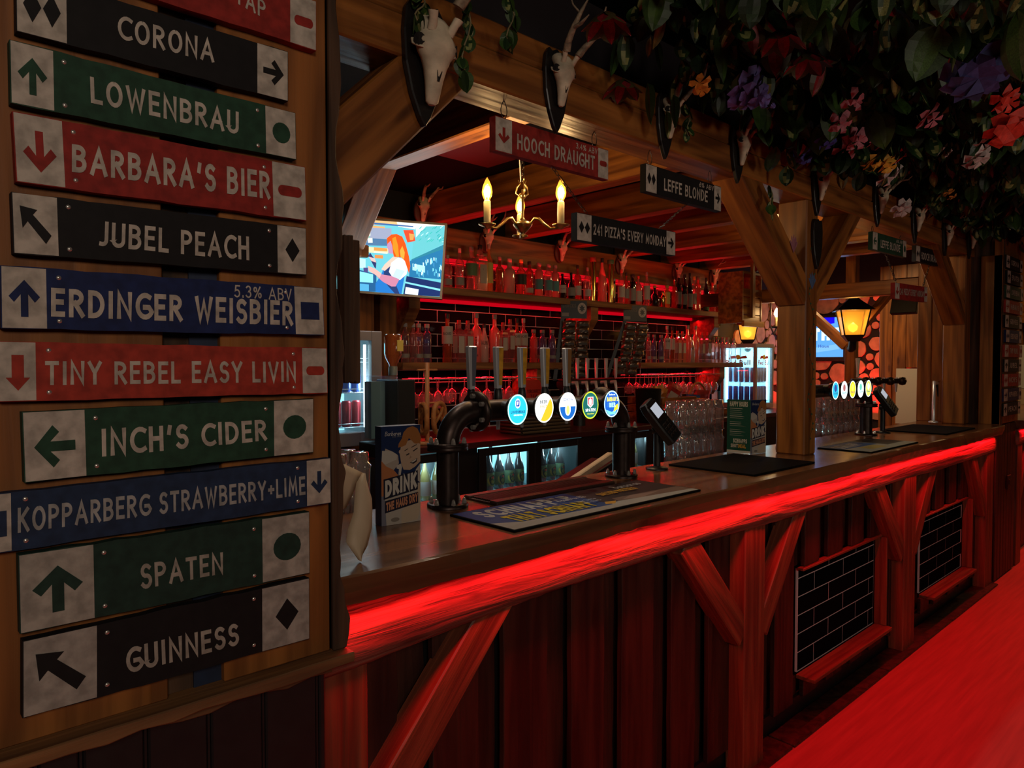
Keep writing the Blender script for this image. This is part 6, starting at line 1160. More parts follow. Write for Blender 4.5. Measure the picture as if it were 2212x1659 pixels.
# snack strips
def snack(label, u, vt, vb, n, y=3.585, lean=0.0):
    p = atY(u, vt, y); q = atY(u, vb, y); t = thing('snack_strip', label, 'snack card', (p.x, y, p.z), (0, 0, -.55), group='snack strips hung from the upper shelf'); H = p.z - q.z; W = .20
    obj('backing_card', MB().prism([(-W / 2, 0), (W / 2, 0), (W / 2, -.13), (-W / 2 + .0, -.13)], lambda a, b, d: V((a, d, b)), 0, .003), M['black'], t)
    obj('header_label', MB().add([(.09 * 0 + .062 + .034 * math.cos(a), -.001, -.055 + .042 * math.sin(a)) for a in [k * PI / 10 for k in range(20)]], [tuple(range(20))]), M['l_white'], t); obj('header_star', MB().add([(.062 + (.026 if k % 2 else .012) * math.cos(a), -.002, -.055 + (.034 if k % 2 else .016) * math.sin(a)) for k, a in enumerate([k * PI / 8 for k in range(16)])], [tuple(range(16))]), M['black'], t)
    tm = MB(); put_text(tm, 'SNACKS', quad_fn((-.09, -.001, -.05), (.015, -.001, -.05), (.015, -.001, -.022), (-.09, -.001, -.022), (0, -1, 0)), 0, (.12, .10, .08), .2); obj('lettering', tm, M['vinyl'], t)
    obj('barcode', MB().add([(-.095, -.001, -.115), (-.04, -.001, -.115), (-.04, -.001, -.088), (-.095, -.001, -.088)], [(0, 1, 2, 3)]), M['l_grey'], t)
    obj('strip', MB().prism([(-W / 2, -.13), (-W / 2 + .03, -.13), (-W / 2 + lean - .02, -H), (-W / 2 + lean - .05, -H)], lambda a, b, d: V((a, d, b)), .01, .013), M['black'], t)
    rows = n
    for r in range(rows):
        zc = -.15 - (H - .17) * (r + .5) / rows; off = lean * ((r + 1) / rows) ** 2 + rnd.uniform(-.006, .006); hh_ = (H - .15) / rows * .56
        for c in (-1, 1):
            m = MB(); cx = c * .053 + off + .01; vs = []; NX, NZ = 5, 4; a = rnd.uniform(-.12, .12)
            for iz in range(NZ + 1):
                for ix in range(NX + 1):
                    fx, fz = ix / NX * 2 - 1, iz / NZ * 2 - 1; bul = .022 * (1 - fx * fx) ** .5 * (1 - fz ** 4) ** .5 if abs(fx) < 1 and abs(fz) < 1 else 0
                    vs.append((cx + fx * .050 + rnd.uniform(-.002, .002), -bul - .004 - rnd.uniform(0, .004), zc + fz * hh_ * .95 + fx * a * .05 + rnd.uniform(-.003, .003)))
            m.add(vs, [(iz * (NX + 1) + ix, iz * (NX + 1) + ix + 1, (iz + 1) * (NX + 1) + ix + 1, (iz + 1) * (NX + 1) + ix) for iz in range(NZ) for ix in range(NX)])
            k = obj('packet', m, M['foil'], t); m2_ = MB().add([(cx - .036, -.0285, zc - hh_ * .45), (cx + .036, -.0285, zc - hh_ * .45), (cx + .036, -.0285, zc + hh_ * .05), (cx - .036, -.0285, zc + hh_ * .05)], [(0, 1, 2, 3)]); obj('packet_label', m2_, M['l_black'], k)
    return t
M['foil'] = pm('brown_foil', (.20, .14, .10), .22, .7, var=.4, scale=25)
snack('long strip of snack packets hanging from the upper shelf, left', 1240, 650, 822, 9, lean=-.01); snack('long strip of snack packets hanging from the upper shelf, right', 1372, 660, 815, 8, lean=-.10)

# back taps
bt = thing('back_tap', 'dark tap column with four slim chrome handles against the back tiles', 'beer tap', (3.95, 3.5, 1.09)); 
obj('column', MB().tube([(3.95, 3.5, 1.09), (3.95, 3.5, 1.42)], .045, 16), M['black'], bt, world=True); obj('crossbar', MB().tube([(3.66, 3.42, 1.40), (4.24, 3.42, 1.40)], .04, 16), M['black'], bt, world=True)
for u in (1247, 1268, 1288, 1309, 1330):
    p = atY(u, 800, 3.34); k = obj('handle', MB().prism([(-.007, 1.44), (.007, 1.44), (.014, 1.585), (-.014, 1.585)], lambda a, b, d, p=p: V((p.x + a, 3.34 + d, b)), -.009, .009), M['chrome'], bt, world=True, bevel=.002)
    obj('tap_body', MB().tube([(p.x, 3.42, 1.40), (p.x, 3.345, 1.41), (p.x, 3.335, 1.36), (p.x, 3.335, 1.31)], [.018, .015, .011, .007], 10), M['chrome'], bt, world=True)
# dish-shaped light on the font line, bin, crate, basket, red box
bn = thing('bin', 'plain black bin on the back counter', 'bin', (4.52, 3.30, 1.0905)); obj('shell', MB().lathe([(.085, 0), (.10, .26), (.094, .262), (.08, .01), (0, .01)], seg=28), M['black_matte'], bn)
def crate(label, x0, x1, y0, y1, z, h, slats=3):
    t = thing('wooden_crate', label, 'crate', ((x0 + x1) / 2, (y0 + y1) / 2, z)); hx, hy = (x1 - x0) / 2, (y1 - y0) / 2; g = h / slats
    obj('base', MB().box(-hx, hx, -hy, hy, 0, .01), M['ledge'], t)
    for k in range(slats):
        z0 = k * g + .004; z1 = (k + 1) * g - .006
        for yy in (-hy, hy - .01): obj('slat', MB().box(-hx, hx, yy, yy + .01, z0, z1), M['pine_x'], t, bevel=.001)
        for xx in (-hx, hx - .01): obj('slat', MB().box(xx, xx + .01, -hy + .01, hy - .01, z0, z1), M['pine_x'], t, bevel=.001)
    return t
cr = crate('dark wooden crate full of crisp packets on the back counter', 4.65, 5.13, 3.26, 3.60, 1.0905, .19)
def packet(label, loc, col, s, rot):
    t = 'crisp_packet'; m = MB(); vs = []; NX, NZ = 6, 6
    for sd in (-1, 1):
        for iz in range(NZ + 1):
            for ix in range(NX + 1):
                fx, fz = ix / NX * 2 - 1, iz / NZ * 2 - 1; b = .03 * max(0, (1 - fx ** 4)) ** .5 * max(0, (1 - fz ** 4)) ** .5; vs.append((fx * .07 * s * (1 - .05 * abs(fz)), sd * (b * s + .0006) + rnd.uniform(-.003, .003) * (abs(fx) < 1 and abs(fz) < 1), fz * .095 * s))
    n0 = (NX + 1) * (NZ + 1)
    for sd in (0, 1): m.add(vs[sd * n0:(sd + 1) * n0], [(iz * (NX + 1) + ix, iz * (NX + 1) + ix + 1, (iz + 1) * (NX + 1) + ix + 1, (iz + 1) * (NX + 1) + ix) for iz in range(NZ) for ix in range(NX)])
    th = thing('crisp_packet', label, 'crisps', loc, rot, 'crisp packets in the crates'); obj('bag', m, pm('bag_' + label[:6], col, .3, .2, var=.35, scale=18), th)
    obj('bag_label', MB().add([(-.04 * s, -.0325 * s, -.03 * s), (.04 * s, -.0325 * s, -.03 * s), (.04 * s, -.0325 * s, .03 * s), (-.04 * s, -.0325 * s, .03 * s)], [(0, 1, 2, 3)]), M['l_white'], th); return th
packet('orange crisp packet standing at the left of the crate', (4.75, 3.38, 1.26), (.45, .17, .03), 1.05, (.2, .2, -.5)); packet('yellow-brown crisp packet leaning in the crate', (4.86, 3.44, 1.27), (.40, .22, .05), 1.0, (.1, -.35, -.3)); packet('red crisp packet leaning at the middle of the crate', (4.97, 3.40, 1.28), (.42, .03, .02), 1.05, (.1, .5, -.4)); packet('brown crisp packet on the right of the crate', (5.07, 3.44, 1.27), (.16, .05, .03), 1.0, (.1, -.5, -.6)); packet('blue crisp packet low at the right end', (5.28, 3.40, 1.19), (.02, .08, .30), .95, (.1, .1, -.6)); packet('dark red crisp packet beside the basket handle', (5.45, 3.42, 1.21), (.28, .03, .03), 1.1, (.1, .05, -.6)); packet('amber crisp packet in front of the blue one', (5.20, 3.30, 1.175), (.40, .20, .04), .9, (.15, .1, -.7))
cr2 = crate('second crate of crisps with an arched handle beside the first', 5.15, 5.60, 3.25, 3.58, 1.0905, .07, 1); obj('handle', MB().tube([(.02 + .17 * math.cos(a), 0, .03 + .26 * math.sin(a)) for a in [k * PI / 12 for k in range(13)]], .010, 8), M['bread'], cr2)
bk = thing('wicker_basket', 'low dark wicker basket behind the near beer font', 'basket', (3.35, 3.36, 1.0905)); M['wick'] = pm('wicker', (.07, .05, .035), .6)
for k in range(5): z = .012 + k * .022; obj('weave', MB().tube([(-.22 * (1 + k * .015), -.10, z), (.22 * (1 + k * .015), -.10, z), (.22 * (1 + k * .015), .10, z), (-.22 * (1 + k * .015), .10, z), (-.22 * (1 + k * .015), -.10, z)], .011, 8, caps=False), M['wick'], bk)
obj('floor', MB().box(-.21, .21, -.09, .09, 0, .01), M['wick'], bk)
rb = thing('tea_box', 'small red printed box behind the beer font', 'box', (3.50, 3.52, 1.0905)); M['redbox'] = pm('red_box', (.55, .03, .02), .5); obj('carton', MB().prism([(-.08, 0), (.08, 0), (.08, .30), (.05, .34), (-.08, .34)], lambda a, b, d: V((a, d, b)), 0, .10), M['redbox'], rb, bevel=.002); tm = MB(); put_text(tm, "YORKSHIRE'S", quad_fn((-.07, -.001, .25), (.06, -.001, .25), (.06, -.001, .275), (-.07, -.001, .275), (0, -1, 0)), 0, (.12, .01, .01), .18); put_text(tm, 'TEA', quad_fn((-.04, -.001, .22), (.03, -.001, .22), (.03, -.001, .24), (-.04, -.001, .24), (0, -1, 0)), 0, (.12, .01, .01), .18); obj('lettering', tm, M['vinyl'], rb)
# bar flap strut and clutter under the worktop
tr = thing('bar_tray', 'sloping dark tray with a pale edge behind the bar, under the right font pipe', 'tray', (2.3, 2.1, 1.0)); timber('edge', (1.95, 2.05, .93), (2.65, 2.15, 1.11), .03, .035, M['paper'], tr); timber('tray', (2.0, 2.15, .90), (2.72, 2.25, 1.07), .14, .02, M['black'], tr)
wk = thing('back_workbench', 'dark workbench behind the bar beyond the timber post', 'bench', (4.6, 3.0, 0)); obj('top', MB().box(3.9, 5.8, 2.05, 2.35, .90, .93), M['black'], wk, world=True)
for xx in (3.95, 4.8, 5.7): obj('leg', MB().box(xx, xx + .04, 2.1, 2.14, 0, .90), M['black'], wk, world=True)

# ================================================================== FAR END
p2 = y_post('timber_post', 'square pine post with one brace at the far end of the bar', 5.76, ((-1, 0, .60),), wd=.12)
ew = thing('end_wall_planks', 'upright pine planks closing the far end of the bar', 'wall panel', (5.86, 1.55, 1.12))
for i, (a, b) in enumerate(((1.300, 1.432), (1.628, 1.735), (1.74, 1.835))): obj('plank', MB().box(5.855 + .01 * (i == 2), 5.89, a, b, 1.118, 2.30), M['pine_v'] if 'pine_v' in M else M.setdefault('pine_v', wood('pine_upright', PD, PL, 2)), ew, world=True, bevel=.004)
obj('dark_board', MB().box(5.89, 5.91, 1.30, 1.84, 1.05, 2.4), M['bark'], ew, world=True)
b2 = thing('sign_board', 'far sign board at the right edge, two columns of small plank signs', 'board', (6.12, 1.32, 1.12)); obj('board', MB().box(5.87, 6.42, 1.312, 1.35, 1.12, 2.5), M['signboard'], b2, world=True, bevel=.003); obj('edge_trim', MB().box(5.855, 5.87, 1.30, 1.35, 1.12, 2.45), M['pine_v'], b2, world=True)
fs_ = [(SBLACK, 'black plank sign at the top of the far sign board'), (SBLACK, 'second black plank sign on the far sign board'), (SGREEN, 'dark green plank sign on the far sign board'), (SRED, 'upper red plank sign on the far sign board'), (SBLACK, 'black plank sign below the upper red one, far board'), (SBLUE, 'dark blue plank sign on the far sign board'), (SRED, 'middle red plank sign on the far sign board'), (SBLACK, 'black plank sign below the middle red one, far board'), (SRED, 'lowest red plank sign on the far sign board'), ((.03, .03, .09), 'violet-blue plank sign low on the far sign board'), (SBLACK, 'last dark plank sign on the far sign board')]
for k, (c_, lab) in enumerate(fs_):
    z1 = 2.30 - k * .1035; x0 = 5.90 + rnd.uniform(-.02, .02); x1 = 6.36 + rnd.uniform(-.02, .03)
    hang_sign(lab, x0, x1, z1, .088, c_, ('right', 'up', 'diamonds')[k % 3], ('circle', 'pill', 'diamond')[k % 3], ('CORONA', 'SPATEN', 'LOWENBRAU', "BARBARA'S", 'GUINNESS', 'ERDINGER', 'TINY REBEL', 'JUBEL', "INCH'S", 'KOPPARBERG', 'PEACH')[k], y=1.287, tb=(.28, .3, .74, .72), wl=.2, fixed_group='signs on the far sign board').name = 'sign'
wn = st('wall_end_panel', MB().box(5.87, 6.42, 1.335, 1.42, 0, 1.12), M['black_panel'])
for k in range(7): obj('board', MB().box(5.875 + k * .077, 5.875 + k * .077 + .072, 1.322, 1.336, .01, 1.11), M['clad'], wn, world=True, bevel=.003)
so_ = thing('socket_plate', 'small black socket plate low on the far end panelling', 'socket', (6.2, 1.318, .68)); obj('plate', MB().box(-.045, .045, -.008, .003, -.05, .05), M['black'], so_, bevel=.003); obj('switch', MB().box(-.012, .012, -.012, -.008, -.018, .018), M['black'], so_)
bar2 = thing('bar_counter', 'second stretch of bar counter beyond the far sign board, at the right edge', 'bar', (6.45, 1.5, 0))
obj('worktop', worktop(6.43, 9.4, 1.268, 1.80, 1.056, 1.12, 50), M['counter'], bar2, world=True); obj('rail', rail(6.44, 9.4, 90), M['rail'], bar2, world=True)
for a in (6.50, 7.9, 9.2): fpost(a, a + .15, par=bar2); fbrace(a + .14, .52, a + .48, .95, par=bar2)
x = 6.44
while x < 9.35: obj('board', MB().box(x, x + .135, YC, YC + .02, .08, .95), M['clad'], bar2, world=True, bevel=.002); x += .15
obj('back_board', MB().box(6.44, 9.4, YC + .03, YC + .05, 0, 1.05), M['black_panel'], bar2, world=True)
# tie beam, far posts and end wall with log slices
timber('tie_beam', (5.95, 1.84, 2.135), (5.95, 3.85, 2.135), .11, .115, M['pine_x'], bevel=.005, label='pine tie beam running back from the far end post, above the lantern', cat='beam')
fp = thing('far_post', 'slim pine post with a brace beside the large lantern', 'post', (6.8, 2.68, 0)); timber('post', (6.8, 2.68, .0), (6.8, 2.68, 2.62), .09, .09, M['pine_x'], fp, up=(0, 1, 0)); timber('brace', (6.8, 2.66, 1.80), (6.8, 2.34, 2.20), .07, .08, M['pine_x'], fp, up=(1, 0, 0)); timber('rail', (6.8, 2.0, 2.22), (6.8, 3.6, 2.22), .08, .10, M['pine_x'], fp); timber('brace', (6.8, 2.72, 1.70), (6.8, 3.25, 2.20), .08, .10, M['pine_x'], fp, up=(1, 0, 0))
wl2 = st('wall_end', MB().box(8.6, 8.7, 1.9, 3.9, 0, ZT), M['dark_wall'])
M['slice'] = pm('sawn_log_face', (.50, .26, .16), .7, var=.3, scale=10); M['slice_dark'] = M['dark_wall']
def slices(par, plane, u0, u1, z0, z1, n, seed):
    r_ = random.Random(seed); pl_ = []; k = 0
    for _ in range(9000):
        rr = r_.choice((.15, .12, .10, .08)) if _ < 700 else r_.choice((.075, .06, .05, .04))
        a, b = r_.uniform(u0, u1), r_.uniform(z0, z1)
        if all((a - q[0]) ** 2 + (b - q[1]) ** 2 > (rr + q[2] + .003) ** 2 for q in pl_): pl_.append((a, b, rr))
        if len(pl_) >= n: break
    for a, b, rr in pl_:
        pts = [(a + rr * (1 + r_.uniform(-.06, .06)) * math.cos(t), b + rr * (1 + r_.uniform(-.06, .06)) * math.sin(t)) for t in [i * PI / 9 for i in range(18)]]
        f = (lambda p, q, d: V((8.6 - d, p, q))) if plane == 'x' else (lambda p, q, d: V((p, 3.9 - d, q)))
        obj('log_slice', MB().prism(pts, f, 0, .02 + r_.uniform(0, .012)), M['slice'], par, world=True, bevel=.002)
slices(wl2, 'x', 2.75, 3.85, 1.0, 2.3, 130, 3)
slices(wb, 'y', 6.85, 8.3, 1.1, 2.3, 110, 5)
wfp = thing('far_boarding', 'pine planks and a pale board at the far end behind the taps', 'boarding', (8.3, 2.7, 0))
for i in range(5): obj('plank', MB().box(8.28 + .008 * (i % 2), 8.32, 2.30 + i * .135, 2.43 + i * .135, (1.5 if i < 3 else .0), 2.6), M['pine_v'], wfp, world=True, bevel=.003)
obj('pale_board', MB().box(8.24, 8.26, 2.3, 2.78, .9, 1.49), M['plate'], wfp, world=True)
tv2 = thing('wall_screen', 'blue lit screen on the far log wall, half hidden by the timber post', 'television', (8.55, 3.66, 1.6)); obj('casing', MB().box(8.55, 8.59, 3.44, 3.885, 1.57, 2.12), M['iron'], tv2, world=True, bevel=.004)
fq = quad_fn((8.548, 3.88, 1.62), (8.548, 3.465, 1.62), (8.548, 3.465, 2.09), (8.548, 3.88, 2.09), (-1, 0, 0))
flat_part('picture', [((.10, .38, .95), [(0, 0), (1, 0), (1, 1), (0, 1)]), ((.0, .0, .9), [(0, .75), (.75, .85), (.75, 1), (0, 1)]), ((.2, .5, 1), [(.1, .1), (.9, .2), (.8, .32), (.2, .24)])] + txt_polys('THE', .1, .42, .88, .74, (.75, .95, 1), .3) + txt_polys('Haus', .3, .24, .6, .32, (.03, .1, .4), .14), fq, tv2, M['screen'], base=.0005, step=.00003)
area('far_screen_light', (8.5, 3.66, 1.85), .4, 2.5, (.2, .45, 1.0), (-1, -.15, 0))
strip('log_wall_led', 6.9, 8.4, 3.78, 1.12, 3.0, (0, .4, 1)); l_ = area('log_wall_glow', (8.35, 3.06, 1.05), .25, 8, RED, (.35, .0, 1)); area('log_wall_glow', (8.4, 2.95, 2.3), .2, 1.6, RED, (.35, .2, -1))
pp = thing('pale_plaster', 'pale plaster panel beyond the far sign board at the right edge', 'wall panel', (9.5, 1.9, 1.0)); obj('upper_panel', MB().box(9.5, 9.56, 1.4, 2.4, 1.27, 1.75), M['plate'], pp, world=True); obj('lower_panel', MB().box(9.49, 9.56, 1.4, 2.4, .95, 1.265), M['paper'], pp, world=True); timber('beam', (9.45, 1.35, 2.05), (9.45, 2.3, 2.25), .1, .35, M['pine_x'], pp)
area('far_room_lamp', (8.2, .6, 2.5), .4, 14, WARM, (.3, .4, -1)); area('far_back_lamp', (7.4, 2.9, 2.6), .3, 14, (1, .62, .26), (0, -.2, -1))  # added area lights standing in for unseen lamps at the far end
# lanterns
M['amber_pane'] = pm('amber_lantern_pane', (.8, .45, .1), .4, em=(1.0, .36, .02), es=.55, alpha=.62)
M['amber_hot'] = pm('amber_flame', (1, .6, .1), .4, em=(1.0, .55, .03), es=5)
def lantern(label, loc, s, rot):
    t = thing('wall_lantern', label, 'lantern', loc, (0, 0, rot)); W, w0, H = .105 * s, .07 * s, .19 * s
    def frus(a, b, z0, z1): return MB().add([(-a, -a, z0), (a, -a, z0), (a, a, z0), (-a, a, z0), (-b, -b, z1), (b, -b, z1), (b, b, z1), (-b, b, z1)], [(0, 1, 5, 4), (1, 2, 6, 5), (2, 3, 7, 6), (3, 0, 4, 7), (0, 3, 2, 1), (4, 5, 6, 7)])
    ps = [(-w0, -w0), (w0, -w0), (w0, w0), (-w0, w0)]; pt_ = [(-W, -W), (W, -W), (W, W), (-W, W)]
    for i in range(4):
        j = (i + 1) % 4; obj('pane', MB().add([(*ps[i], 0), (*ps[j], 0), (*pt_[j], H), (*pt_[i], H)], [(0, 1, 2, 3)]), M['amber_pane'], t)
        obj('frame_bar', MB().tube([(*ps[i], 0), (*pt_[i], H)], .006 * s, 6), M['black'], t)
    obj('glow', MB().lathe([(0, .02 * s), (.03 * s, .04 * s), (.035 * s, .07 * s), (0, .1 * s)], seg=12), M['amber_hot'], t)
    obj('roof', frus(W * 1.28, W * .55, H, H + .07 * s).add([(-W * .55, -W * .55, H + .07 * s), (W * .55, -W * .55, H + .07 * s), (W * .55, W * .55, H + .07 * s), (-W * .55, W * .55, H + .07 * s), (0, 0, H + .13 * s)], [(0, 1, 4), (1, 2, 4), (2, 3, 4), (3, 0, 4)]), M['black'], t)
    obj('finial', MB().lathe([(.01 * s, H + .12 * s), (.012 * s, H + .14 * s), (.004 * s, H + .16 * s), (0, H + .18 * s)], seg=8), M['black'], t); obj('base', frus(w0 * .6, w0 * 1.1, -.05 * s, 0), M['black'], t); obj('wall_arm', MB().tube([(0, 0, -.04 * s), (.02, .0, -.10 * s), (.06 * s, 0, -.10 * s)], [.03 * s, .03 * s, .035 * s], 10), M['black'], t)
    point('lantern_light', V(loc) + V((0, 0, .10 * s)), 5, (1.0, .50, .12), .05); return t
lantern('large amber lantern on the slim post beyond the bar', (6.62, 2.60, 1.80), 1.15, .55); lantern('smaller amber lantern above the far drinks fridges', (6.80, 3.72, 1.79), .95, .5)
wc = thing('candle_light', 'candle-shaped lamp on a bent arm just left of the timber post', 'lamp', (6.1, 3.06, 1.86)); obj('cup', MB().lathe([(0, 0), (.05, .005), (.055, .015), (.02, .02)], seg=16), M['black'], wc); obj('sleeve', MB().lathe([(.016, .015), (.016, .10), (0, .10)], seg=12), M['candle'], wc); obj('bulb', MB().lathe([(.010, .10), (.022, .125), (.020, .15), (.001, .185)], seg=12), M['bulb_core'], wc); obj('arm', MB().tube([(-.0, 0, .0), (-.05, 0, -.05), (-.12, .0, .02), (-.10, 0, .35)], .008, 8), M['fridge_grey'], wc); point('candle_light', (6.1, 3.0, 2.0), 2.5, WARM)
hb = thing('hanging_box', 'wooden boxed frame hung above the end of the upper shelf', 'box', (5.72, 3.10, 1.89))
for i in range(4): obj('slat', MB().box(-.15, .15, -.005, .012, i * .075, i * .075 + .07), M['pine_x'], hb, bevel=.002)
obj('side', MB().box(-.165, -.15, -.01, .22, 0, .42), M['pine_x'], hb); obj('side', MB().box(.15, .165, -.01, .22, 0, .42), M['pine_x'], hb); obj('top', MB().box(-.165, .165, -.01, .22, .42, .44), M['pine_x'], hb); obj('upright', MB().box(-.03, .015, -.03, -.005, .05, .52), M['pine_v'], hb); obj('bottom_rail', MB().box(-.17, .17, -.03, -.005, -.03, .02), M['pine_x'], hb)
sp = thing('speaker', 'small black speaker with a pale ring under the joists', 'speaker', (5.05, 2.62, 2.24), (0, 0, -.9)); obj('cabinet', MB().box(-.07, .07, -.06, .06, 0, .20), M['black'], sp, bevel=.005); obj('cone_ring', MB().tube([(.05 * math.cos(a), -.062, .09 + .05 * math.sin(a)) for a in [k * PI / 10 for k in range(21)]], .007, 6, caps=False), M['plate'], sp)
sp2 = thing('black_screen', 'dark switched-off screen beside the far planks', 'television', (5.99, 2.02, 1.93)); obj('casing', MB().box(-.02, .02, -.14, .05, 0, .30), M['black'], sp2, bevel=.004); sp2.rotation_euler = (0, .35, 0); obj('bracket', MB().box(-.10, .02, -.17, -.13, .1, .2), M['black'], sp2)
obj('tap_base', MB().box(-.05, .05, -.05, .05, -.32, -.31), M['black'], None, loc=(0, 0, 0)) if 0 else None
tp = thing('far_tap_rail', 'row of dark ball-shaped taps behind the far beer font', 'beer tap', (6.2, 2.25, 0.001)); rv = V((_s, -_c, 0)); c0 = V((6.12, 2.36, 1.40))
obj('column', MB().tube([c0 - rv * .03 - V((0, 0, 1.399)), c0 - rv * .03], .035, 14), M['black'], tp, world=True); obj('crossbar', MB().tube([c0 - rv * .05, c0 + rv * .34], .022, 12), M['iron'], tp, world=True)
for k in range(4):
    c = c0 + rv * (.02 + k * .10); obj('ball_body', MB().lathe([(.0, -.035), (.024, -.028), (.034, 0), (.024, .028), (0, .035)], c + rv * .05, 14), M['iron'], tp, world=True); obj('spout', MB().tube([c + V((0, 0, .03)), c + V((0, 0, -.02)), c + V((0, 0, -.09))], [.010, .012, .006], 8), M['chrome'], tp, world=True)
obj('handle', MB().tube([c0 + V((0, 0, .03)), c0 + V((0, 0, .08)), c0 + V((0, 0, .19))], [.012, .010, .018], 10), M['plate'], tp, world=True)

# ================================================================== FOLIAGE
def leaf_mesh(name, kind, seg=6):
    mb = MB(); n = seg; prof = {'heart': lambda t: .50 * math.sin(PI * min(1, t * 1.02)) ** .62 * (1 - t * .35), 'lance': lambda t: .24 * math.sin(PI * t) ** .8, 'oval': lambda t: .36 * math.sin(PI * t) ** .7}[kind[0]]
    base, mid, edge = kind[1:]; rr = random.Random(hash(name) % 1000 if False else len(name))
    rows = []
    for i in range(n + 1):
        t = i / n; wd = max(.004, prof(t)); dz = -.16 * t * t + .02; rows.append([(-wd, t, dz - wd * .22), (-wd * .5, t, dz - wd * .02), (0, t, dz - .03), (wd * .5, t, dz - wd * .02), (wd, t, dz - wd * .22)])
    for i in range(n):
        for j in range(4):
            c = edge if j in (0, 3) else (mid if j == 1 and i % 3 != 2 else base if j == 1 or i % 4 else mid)
            mb.add([rows[i][j], rows[i][j + 1], rows[i + 1][j + 1], rows[i + 1][j]], [(0, 1, 2, 3)], 0, c)
    return mb
G1, G2, G3, CRV = (.035, .075, .018), (.020, .050, .014), (.05, .11, .02), (.28, .30, .10)
LK = {'variegated': ('oval', G2, CRV, G1), 'ivy': ('heart', G2, G2, G3), 'pothos': ('heart', G3, G3, G1), 'lance': ('lance', G1, CRV, G2), 'coleus': ('oval', (.34, .02, .03), (.26, .02, .025), (.08, .06, .02)), 'dry': ('lance', (.30, .17, .04), (.40, .24, .06), (.16, .10, .03)), 'dark': ('oval', (.012, .03, .012), (.02, .05, .015), (.015, .03, .01))}
LMB = {k: leaf_mesh(k, v) for k, v in LK.items()}
LME = {k: mesh('leaf', m, M['leaf'], fixn=False) for k, m in LMB.items()}
fol = thing('hanging_foliage', 'dense artificial garland of leaves and flowers filling the ceiling in front of the beam', 'foliage', (4, .9, 2.75))
r_ = random.Random(11); big = MB(); cnt = 0; cand = []
kinds = ['variegated'] * 5 + ['ivy'] * 3 + ['pothos'] * 2 + ['lance'] * 4 + ['dark'] * 5 + ['coleus'] + ['dry'] * 1
def under(x, y):   # underside height of the garland
    h = 2.50 + .10 * math.sin(x * 2.3 + y) * math.sin(y * 3.1) - .06 * (y > 1.1)
    if y > 1.0:
        ks = ((1.6, 2.54), (2.3, 2.51), (2.62, 2.47), (2.85, 2.41), (3.1, 2.44), (3.4, 2.50), (4.0, 2.55), (4.4, 2.50), (5.5, 2.45), (9, 2.43))
        for (a, ha), (b, hb_) in zip(ks[:-1], ks[1:]):
            if a <= x <= b: h = ha + (hb_ - ha) * (x - a) / (b - a) + (1.4 - y) * .06
    return h
for _ in range(5200):
    x = 1.62 + 6.2 * r_.random() ** 1.15; y = r_.uniform(-.9, 1.40)
    if x < 1.95 and r_.random() < .6 - (x - 1.62): continue
    if y > 1.25: x = 1.75 + (x - 1.62)
    f = x * _c + y * _s
    if f < 1.2: continue
    z = under(x, y) + abs(r_.gauss(0, .07)) + (r_.random() < .12) * -.05
    if (z - ZC) / f > .62: continue
    cand.append((f, x, y, z))
cand.sort()
coleus_c = [atZ(1690, 70, 2.52), atZ(1745, 115, 2.50), atZ(1320, 20, 2.52), atZ(1870, 60, 2.5)]
for f, x, y, z in cand:
    k = r_.choice(kinds); s = r_.uniform(.06, .115) * (1.25 if k == 'pothos' else 1.0)
    if k == 'lance': s *= 1.1
    p = V((x, y, z))
    if k == 'coleus' and r_.random() < .7: k = 'dark'
    if any((p - c).length < .11 for c in coleus_c): k = 'coleus'
    m = Matrix.Translation(p) @ Matrix.Rotation(r_.uniform(-PI, PI), 4, 'Z') @ Matrix.Rotation(r_.uniform(-1.9, -.5), 4, 'X') @ Matrix.Rotation(r_.uniform(-.6, .6), 4, 'Y') @ Matrix.Scale(s, 4)
    if cnt < 298:
        o = bpy.data.objects.new('leaf', LME[k]); C.objects.link(o); o.parent = fol; o.matrix_local = Matrix.Translation(-V(fol.location)) @ m; cnt += 1
    else:
        q = LMB[k]; vs = [m @ V(v) for v in q.v]; k0 = len(big.v); big.v += [tuple(v) for v in vs]; big.f += [[i + k0 for i in ff] for ff in q.f]; big.m += q.m; big.c += q.c; big.sm += q.sm
o = obj('leaves', big, M['leaf'], fol, world=True, fixn=False); o['kind'] = 'stuff'
# dark backing above the garland
st('trim_trellis', MB().box(1.4, 8.4, -1.2, 1.47, 2.78, 2.80), M['dark_wall'])
# flowers
M['petal'] = attr_mat('petals', None, .6, .3, 70)
def flower(name, u, v, z, col, r, n=5, layers=1, y=None, ruff=.25):
    p = atZ(u, v, z) if y is None else atY(u, v, y); mb = MB(); q = random.Random(int(u + v))
    for l in range(layers):
        for k in range(n):
            a = 2 * PI * k / n + l * .6; R = r * (1 - .22 * l); t0 = q.uniform(-.2, .2); pts = [V((0, 0, -.01 * l)), V((R * .7 * math.cos(a - .5), R * .7 * math.sin(a - .5), -.012 * l - ruff * R * q.random())), V((R * math.cos(a - .2), R * math.sin(a - .2), -.01 * l + t0 * R)), V((R * math.cos(a + .25), R * math.sin(a + .25), -.01 * l - t0 * R)), V((R * .7 * math.cos(a + .55), R * .7 * math.sin(a + .55), -.012 * l - ruff * R * q.random()))]
            sh = q.uniform(.75, 1.1); mb.add([(a_.x, a_.y, a_.z - .012 * l * 1.5) for a_ in pts], [(0, 1, 2, 3, 4)], 0, tuple(c * sh for c in col))
    m = Matrix.Rotation(q.uniform(-.9, -.2), 4, 'X') @ Matrix.Rotation(q.uniform(-.5, .5), 4, 'Y'); mb.xf(m); mb.shift(p)
    return obj(name, mb, M['petal'], fol, world=True, fixn=False)
